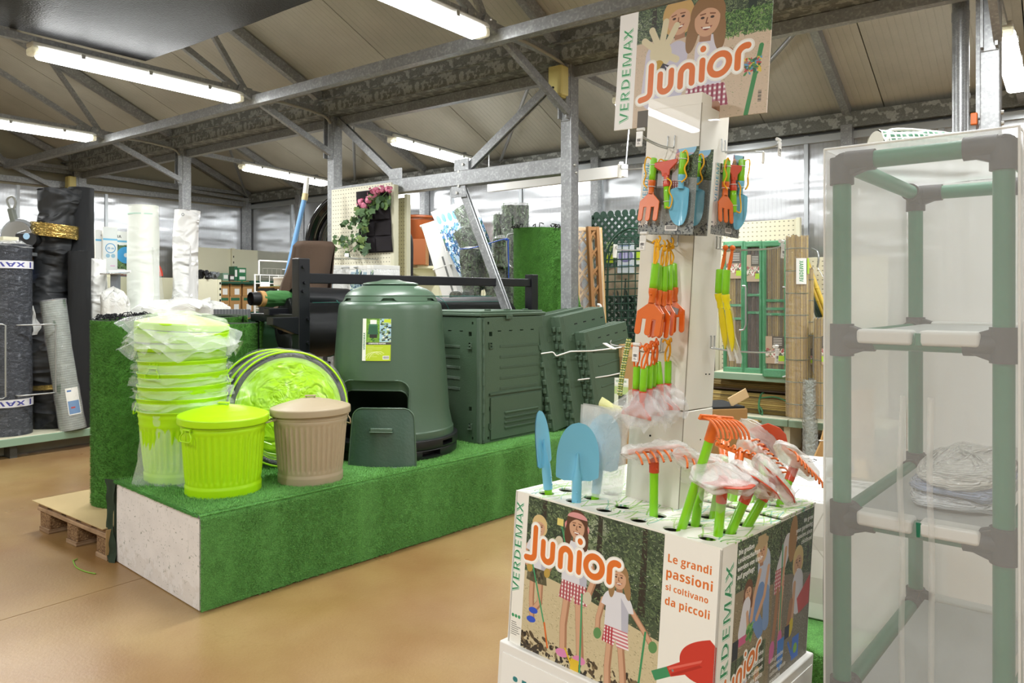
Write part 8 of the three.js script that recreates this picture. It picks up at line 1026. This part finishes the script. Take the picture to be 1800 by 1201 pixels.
{ // cartons behind the display on a turf block, cardboard pieces
  const tb = thing('turf_block', 'low block wrapped in turf under the white cartons', 'platform', W(1.02, 0, 2.62), YAW + .35); mesh('turf_cover', metric(rbox(.62, .18, .62, .012, .1, .09, 0)), M.turf, tb); pile(tb, 9000, () => R() < .6 ? [V(-.21 + R(.62), R(.01, .17), .31), V(0, .3, 1)] : [V(-.21, R(.01, .17), R(-.31, .31)), V(-1, .3, 0)], [.15, .37, .085]);
  const side = canvas(512, 512, (x, w, h) => { x.fillStyle = '#e3e1dc'; x.fillRect(0, 0, w, h); x.fillStyle = '#cfccc4'; x.fillRect(60, 150, 110, 60); x.fillRect(80, 330, 90, 110); x.strokeStyle = '#77746e'; x.lineWidth = 4; x.strokeRect(330, 60, 90, 110); x.beginPath(); x.arc(375, 110, 26, 0, 7); x.stroke(); x.fillStyle = '#222'; x.save(); x.translate(450, 330); x.rotate(1.57); x.font = 'bold 70px sans-serif'; x.fillText('XAM', 0, 0); x.restore(); x.strokeStyle = '#c5c2ba'; for (let i = 0; i < 12; i++) { x.beginPath(); x.moveTo(R(w), R(h)); x.lineTo(R(w), R(h)); x.stroke(); } }), top = canvas(512, 512, (x, w, h) => { x.fillStyle = '#e6e4df'; x.fillRect(0, 0, w, h); x.fillStyle = '#222'; x.save(); x.translate(380, 120); x.rotate(.2); x.font = 'bold 64px sans-serif'; x.fillText('VERDEMAX', -270, 0); x.fillText('XAMEDREV', -270, 70); x.restore(); x.strokeStyle = '#555'; x.lineWidth = 3; x.strokeRect(60, 330, 160, 100); x.font = '26px sans-serif'; x.fillText('↑ ✱ ☂ ♲', 74, 390); });
  const carton = (c, ry, w, h, d, label) => { const o = thing('white_carton', label, 'carton', c, ry, 'white stock cartons'); mesh('carton', rbox(w, h, d, .006, 0, h / 2, 0), M.white, o); mesh('side_print', planar(box(w - .01, h - .01, .002, 0, h / 2, d / 2 + .001), -w / 2, w / 2, 0, h), mat(0xffffff, .6, { map: side }), o); mesh('top_print', tf(planar(box(w - .01, d - .01, .002), -w / 2, w / 2, -d / 2, d / 2), 0, h + .001, 0, -Math.PI / 2, 0, 0), mat(0xffffff, .6, { map: top }), o); const s = tf(box(d - .01, h - .01, .002), 0, 0, 0, 0, -Math.PI / 2, 0); mesh('end_tape', tf(box(.002, h * .5, .06), -w / 2 - .001, h * .72, 0), mat(0xcfcabb, .4), o); mesh('seam', box(w * .98, .001, .006, 0, h + .0025, 0), mat(0xbdb8a8, .6), o); return o; };
  carton(W(1.2, .182, 2.6), YAW - .56, .5, .39, .38, 'taller white carton with print on its side, beside the display box'); carton(W(1.06, .182, 3.06), YAW - .50, .42, .40, .36, 'second white carton lettered on top, behind the taller one');
  const cb = thing('cardboard_flap', 'brown cardboard sheet standing behind the white cartons', 'cardboard', P(1452, 800, 3.5).setY(0), YAW + .4); const cy = yAt(cb.position, 690); mesh('sheet', prism([[-.1, 0], [.3, 0], [.3, cy], [.05, cy], [-.04, cy - .24], [-.1, cy - .34]], .008), mat(0xb08a55, .8, { bumpMap: rep(T.grain, 3), bumpScale: .001 }), cb); mesh('white_edge', box(.34, .004, .01, .13, cy - .22, 0), M.paper, cb); 
  const cp = thing('flat_carton', 'flattened brown carton with dark printing lying on the white cartons', 'cardboard', W(1.3, .545, 3.12), YAW - .4); mesh('sheet', box(.3, .012, .36), mat(0xb9955f, .8), cp); mesh('print', planar(tf(box(.2, .2, .002), 0, .0075, 0, -Math.PI / 2, 0, 0), -.1, .1, -.1, .1), mat(0x4a3c2c, .8), cp); mesh('under_stack', box(.28, .53, .3, 0, -.275, 0), mat(0xae8850, .85), cp);
  const bc = thing('brown_carton', 'opened brown carton behind the display column, one flap up', 'carton', W(.975, 0, 3.7), YAW + .2); const by = yAt(bc.position, 706); mesh('carton', rbox(.25, by - .02, .25, .004, 0, (by - .02) / 2, 0), mat(0x8f6c3c, .85), bc); mesh('flap', tf(rbox(.1, .05, .006, .002), .09, by + .03, .1, .2, 0, .5), mat(0xcdb184, .8), bc); mesh('inner', box(.23, .01, .23, 0, by - .015, 0), M.dark, bc);
  const bc2 = thing('brown_carton', 'brown cardboard corner showing between the display column and the lattice', 'carton', W(.81, 0, 5.25), YAW + .3); const b2 = yAt(bc2.position, 604); mesh('carton', rbox(.2, b2, .2, .004, 0, b2 / 2, 0), mat(0xa98654, .85), bc2); mesh('tape', box(.204, .05, .202, 0, b2 - .06, 0), mat(0xc0a06a, .6), bc2);
}
{ // film-covered greenhouse rack
  const A = W(.7457, 0, 1.71), Bp = W(.982, 0, 1.51), wv = V(.236, 0, -.2), L = Math.hypot(.236, .2), Dp = .695, turn = YAW + Math.atan2(-.2, .236), o = thing('film_greenhouse', 'tall narrow shelving greenhouse of green tubes under a cloudy film cover', 'greenhouse', A, turn);
  // local x across the front (0..L), -z into the depth
  const gm = mat(0x1a7355, .45), jm = mat(0x2e3038, .55), H = 1.552, lv = [.352, .752, 1.152], r = .0195, Z = -Dp;
  for (const [x, z] of [[0, 0], [L, 0], [0, Z], [L, Z]]) mesh('post', cyl(r, r, H, x, H / 2, z, 0, 0, 0, 18), gm, o);
  const joint = (x, y, z, mid) => { const sx = x ? -1 : 1, sz = z ? 1 : -1, g = [cyl(.0255, .0255, mid ? .072 : .06, x, y - (mid ? 0 : .02), z, 0, 0, 0, 18), cyl(.0235, .0245, .06, x + sx * .04, y, z, 0, 0, Math.PI / 2, 16), cyl(.0235, .0245, .06, x, y, z + sz * .04, Math.PI / 2, 0, 0, 16)]; const web = prism([[0, -.04], [0, mid ? .04 : .018], [.056, .02], [.056, -.02]].map(p => [p[0], p[1]]), .03, .003); g.push(tf(web.clone(), x, y, z, 0, sx > 0 ? 0 : Math.PI, 0)); g.push(tf(web, x, y, z, 0, sz > 0 ? -Math.PI / 2 : Math.PI / 2, 0)); mesh('joint', merge(g), jm, o); };
  for (const y of [...lv, H]) { for (const z of [0, Z]) mesh('cross_tube', rod([.02, y, z], [L - .02, y, z], r, 16), gm, o); for (const x of [0, L]) mesh('cross_tube', rod([x, y, -.02], [x, y, Z + .02], r, 16), gm, o); for (const x of [0, L]) for (const z of [0, Z]) joint(x, y, z, y < H); }
  const tray = mat(0xd5d6d2, .55); for (const y of lv) { mesh('shelf_mesh', box(L - .06, .003, Dp - .06, L / 2, y + .016, Z / 2), phy(0xb9bdbb, .5, { transparent: true, opacity: .82 }), o); for (const s of [-1, 1]) mesh('shelf_clip', rbox(L * .36, .032, .052, .008, L / 2 + s * L * .2, y + .01, .001), tray, o); mesh('shelf_clip', rbox(L * .72, .03, .05, .008, L / 2, y + .01, Z), tray, o); mesh('middle_tube', rod([L / 2, y, 0], [L / 2, y, Z], .009, 12), gm, o); }
  for (const [x, z] of [[0, 0], [L, 0], [0, Z], [L, Z]]) mesh('foot', cyl(.018, .018, .02, x, .01, z), jm, o);
  const haze = op => phy(0xe4e6e4, .95, { transmission: .5, thickness: 0, transparent: true, opacity: op, side: THREE.DoubleSide });
  const film = (op, bs) => phy(0xeff0ec, .42, { transparent: true, opacity: op, side: THREE.DoubleSide, bumpMap: rep(T.crumple, 1.2, 2.2), bumpScale: bs }); const e = .029;
  const cov = new THREE.Group(); cov.name = 'film_cover'; o.add(cov); const wob = (u, v, s) => .0035 * n3(u * 2.2 + s, v * 4, s) + .002 * n3(u * 6, v * 11, s);
  mesh('front_sheet', grid(24, 60, (u, v) => [-e + (L + 2 * e) * u, .02 + (H + e - .02) * v, e + wob(u, v, 1) * Math.min(1, Math.min(u, 1 - u) * 8)]), film(.26, .0015), cov); mesh('back_sheet', grid(16, 40, (u, v) => [-e + (L + 2 * e) * u, .02 + (H + e - .02) * v, Z - e + wob(u, v, 4)]), haze(.9), cov);
  mesh('side_sheet', grid(24, 40, (u, v) => [-e + wob(u, v, 2), .02 + (H + e - .02) * v, e + (Z - 2 * e) * u]), haze(.86), cov); mesh('side_sheet', grid(24, 40, (u, v) => [L + e + wob(u, v, 6), .02 + (H + e - .02) * v, e + (Z - 2 * e) * u]), haze(.8), cov); mesh('top_sheet', grid(16, 24, (u, v) => [-e + (L + 2 * e) * u, H + e + .003 * n3(u * 4, v * 5, 1), e + (Z - 2 * e) * v]), haze(.8), cov);
  const seam = (a, b) => mesh('seam', rod(a, b, .0026, 8), phy(0xf2f2ee, .4, { transparent: true, opacity: .7 }), cov); for (const [x, z] of [[-e, e], [L + e, e]]) seam([x, .02, z], [x, H + e, z]); seam([-e, H + e, e], [L + e, H + e, e]); seam([-e, H + e, e], [-e, H + e, Z - e]); seam([L + e, H + e, e], [L + e, H + e, Z - e]); for (const x of [.42, .60]) mesh('zip_fold', grid(3, 50, (u, v) => [L * x + (u - .5) * .012 + .004 * n3(1, v * 6, x * 9), .02 + 1.02 * v, e + .004 + .006 * Math.sin(u * 3.14)]), phy(0xf1f1ec, .4, { transparent: true, opacity: .28, side: THREE.DoubleSide }), cov);
  mesh('loose_gather', grid(10, 60, (u, v) => [L + e + .004 + .032 * u * (.6 + .4 * Math.sin(v * 9) ** 2), .02 + (H + .01) * v, .012 - .03 * u + .01 * n3(u * 4, v * 14, 3)]), film(.5, .003), cov);
  mesh('tie', rod([L * .52, 1.152 - .005, .02], [L * .52, 1.152 + .02, .02], .008), gm, o); mesh('tie', rod([L * .52, .745, .02], [L * .52, .775, .02], .008), gm, o);
  const pk = thing('film_packet', 'clear packet of folded plastic sheet lying on the middle greenhouse shelf', 'packet', A.clone(), turn); const pg = V(0, 0, 0); [[-.012, .022, 0xdfe4ea], [.012, .016, 0xa9b8d6], [.034, .02, 0xe9e9e6]].forEach((q, i) => mesh('folded_sheet', grid(28, 12, (u, v) => { const a = u * 6.2832, s = x => Math.sign(x) * Math.abs(x) ** .55, t = (v - .5) * 3.14; return [L * .6 + .1 * (1 + .1 * n3(u * 3, i, 1)) * s(Math.cos(t)) * s(Math.cos(a)) + .006 * i, .752 + .05 + q[0] * 1.1 + q[1] * s(Math.sin(t)) * (1 + .3 * Math.cos(a)) + .012 * n3(Math.cos(a) * 2 + i, v * 3, Math.sin(a) * 2), -.36 - .26 * s(Math.cos(t)) * s(Math.sin(a))]; }, true), phy(q[2], .2, { bumpMap: rep(T.crumple, 1.5), bumpScale: .012 }), pk));
  // net roll lying on top
  const nr = thing('net_roll', 'white-green plastic net roll lying across the greenhouse top', 'roll', P(1600, 258, 2.05), YAW + .1); const netT = tex(128, 128, (u, v, x, y) => x % 16 < 5 || y % 16 < 5 ? [232, 232, 222] : [70, 120, 92]); mesh('netting', tf(cloth(.042, .26, 4, { amp: .005 }), -.1, 0, 0, 0, 0, -Math.PI / 2), mat(0xffffff, .5, { map: rep(netT, 2.2, 2) }), nr); mesh('white_edge', tube([[-.1, -.03, .03], [-.09, .01, .04], [-.05, .043, .01], [.1, .03, .02], [.17, -.01, .03]], .005, 40, 6), M.whitePlastic, nr); mesh('roll_end', tf(lathe([[.0, 0], [.04, 0]], 24), -.1, 0, 0, 0, 0, Math.PI / 2), mat(0xe0e0d6, .6, { side: THREE.DoubleSide }), nr);
  const nr2 = thing('net_roll', 'white net roll standing behind the greenhouse at the picture edge', 'roll', P(1800, 300, 2.4).setY(0), YAW); const hh = yAt(nr2.position, 278); mesh('netting', cloth(.045, hh, 6, { amp: .003 }), mat(0xffffff, .5, { map: rep(netT, 3, 20) }), nr2); mesh('wrap', cloth(.06, hh * .96, 8, { amp: .008 }), phy(0xececea, .4, { transparent: true, opacity: .75 }), nr2);
}
{ // rain pipe beside the end column
  const p = W(2.36, 0, 3.98), o = thing('rain_pipe', 'round galvanised rain pipe rising beside the end column', 'pipe', p, 0); mesh('pipe', metric(cyl(.04, .04, 3.2, 0, 1.6, 0, 0, 0, 0, 28)), mat(0xffffff, .35, { metalness: .6, map: rep(T.galv, 4) }), o); mesh('joint_ring', merge([cyl(.0425, .0425, .05, 0, 2.72, 0, 0, 0, 0, 28)]), M.galv, o); mesh('pipe_clip', rbox(.1, .03, .02, .004, .03, 2.3, 0, 0, .9, 0), M.galv, o); const oc = thing('orange_clip', 'small orange plastic clip beside the end column', 'clip', V(COLX - .02, 2.13, bayZ(0) - .068), 0); mesh('clip', rbox(.03, .06, .03, .006), M.orange, oc); mesh('stem', rod([0, 0, 0], [.02, .0, .04], .006), M.wire, oc);
}
{ // litter on the floor: scraps of grass string
  const o = thing('turf_scrap', 'thin green strand of turf string lying on the floor', 'scrap', G(155, 1000), 0); mesh('strand', tube([G(128, 986), G(134, 998), G(150, 1006), G(168, 1010), G(136, 984)].slice(0, 4).map(p => p.sub(o.position).setY(.003)), .0028, 30, 5), mat(0x7aa83a, .8), o); mesh('strand', tube([G(128, 988), G(136, 984)].map(p => p.sub(o.position).setY(.004)), .0024, 6, 5), mat(0x7aa83a, .8), o);
}
renderer.render(scene, camera);
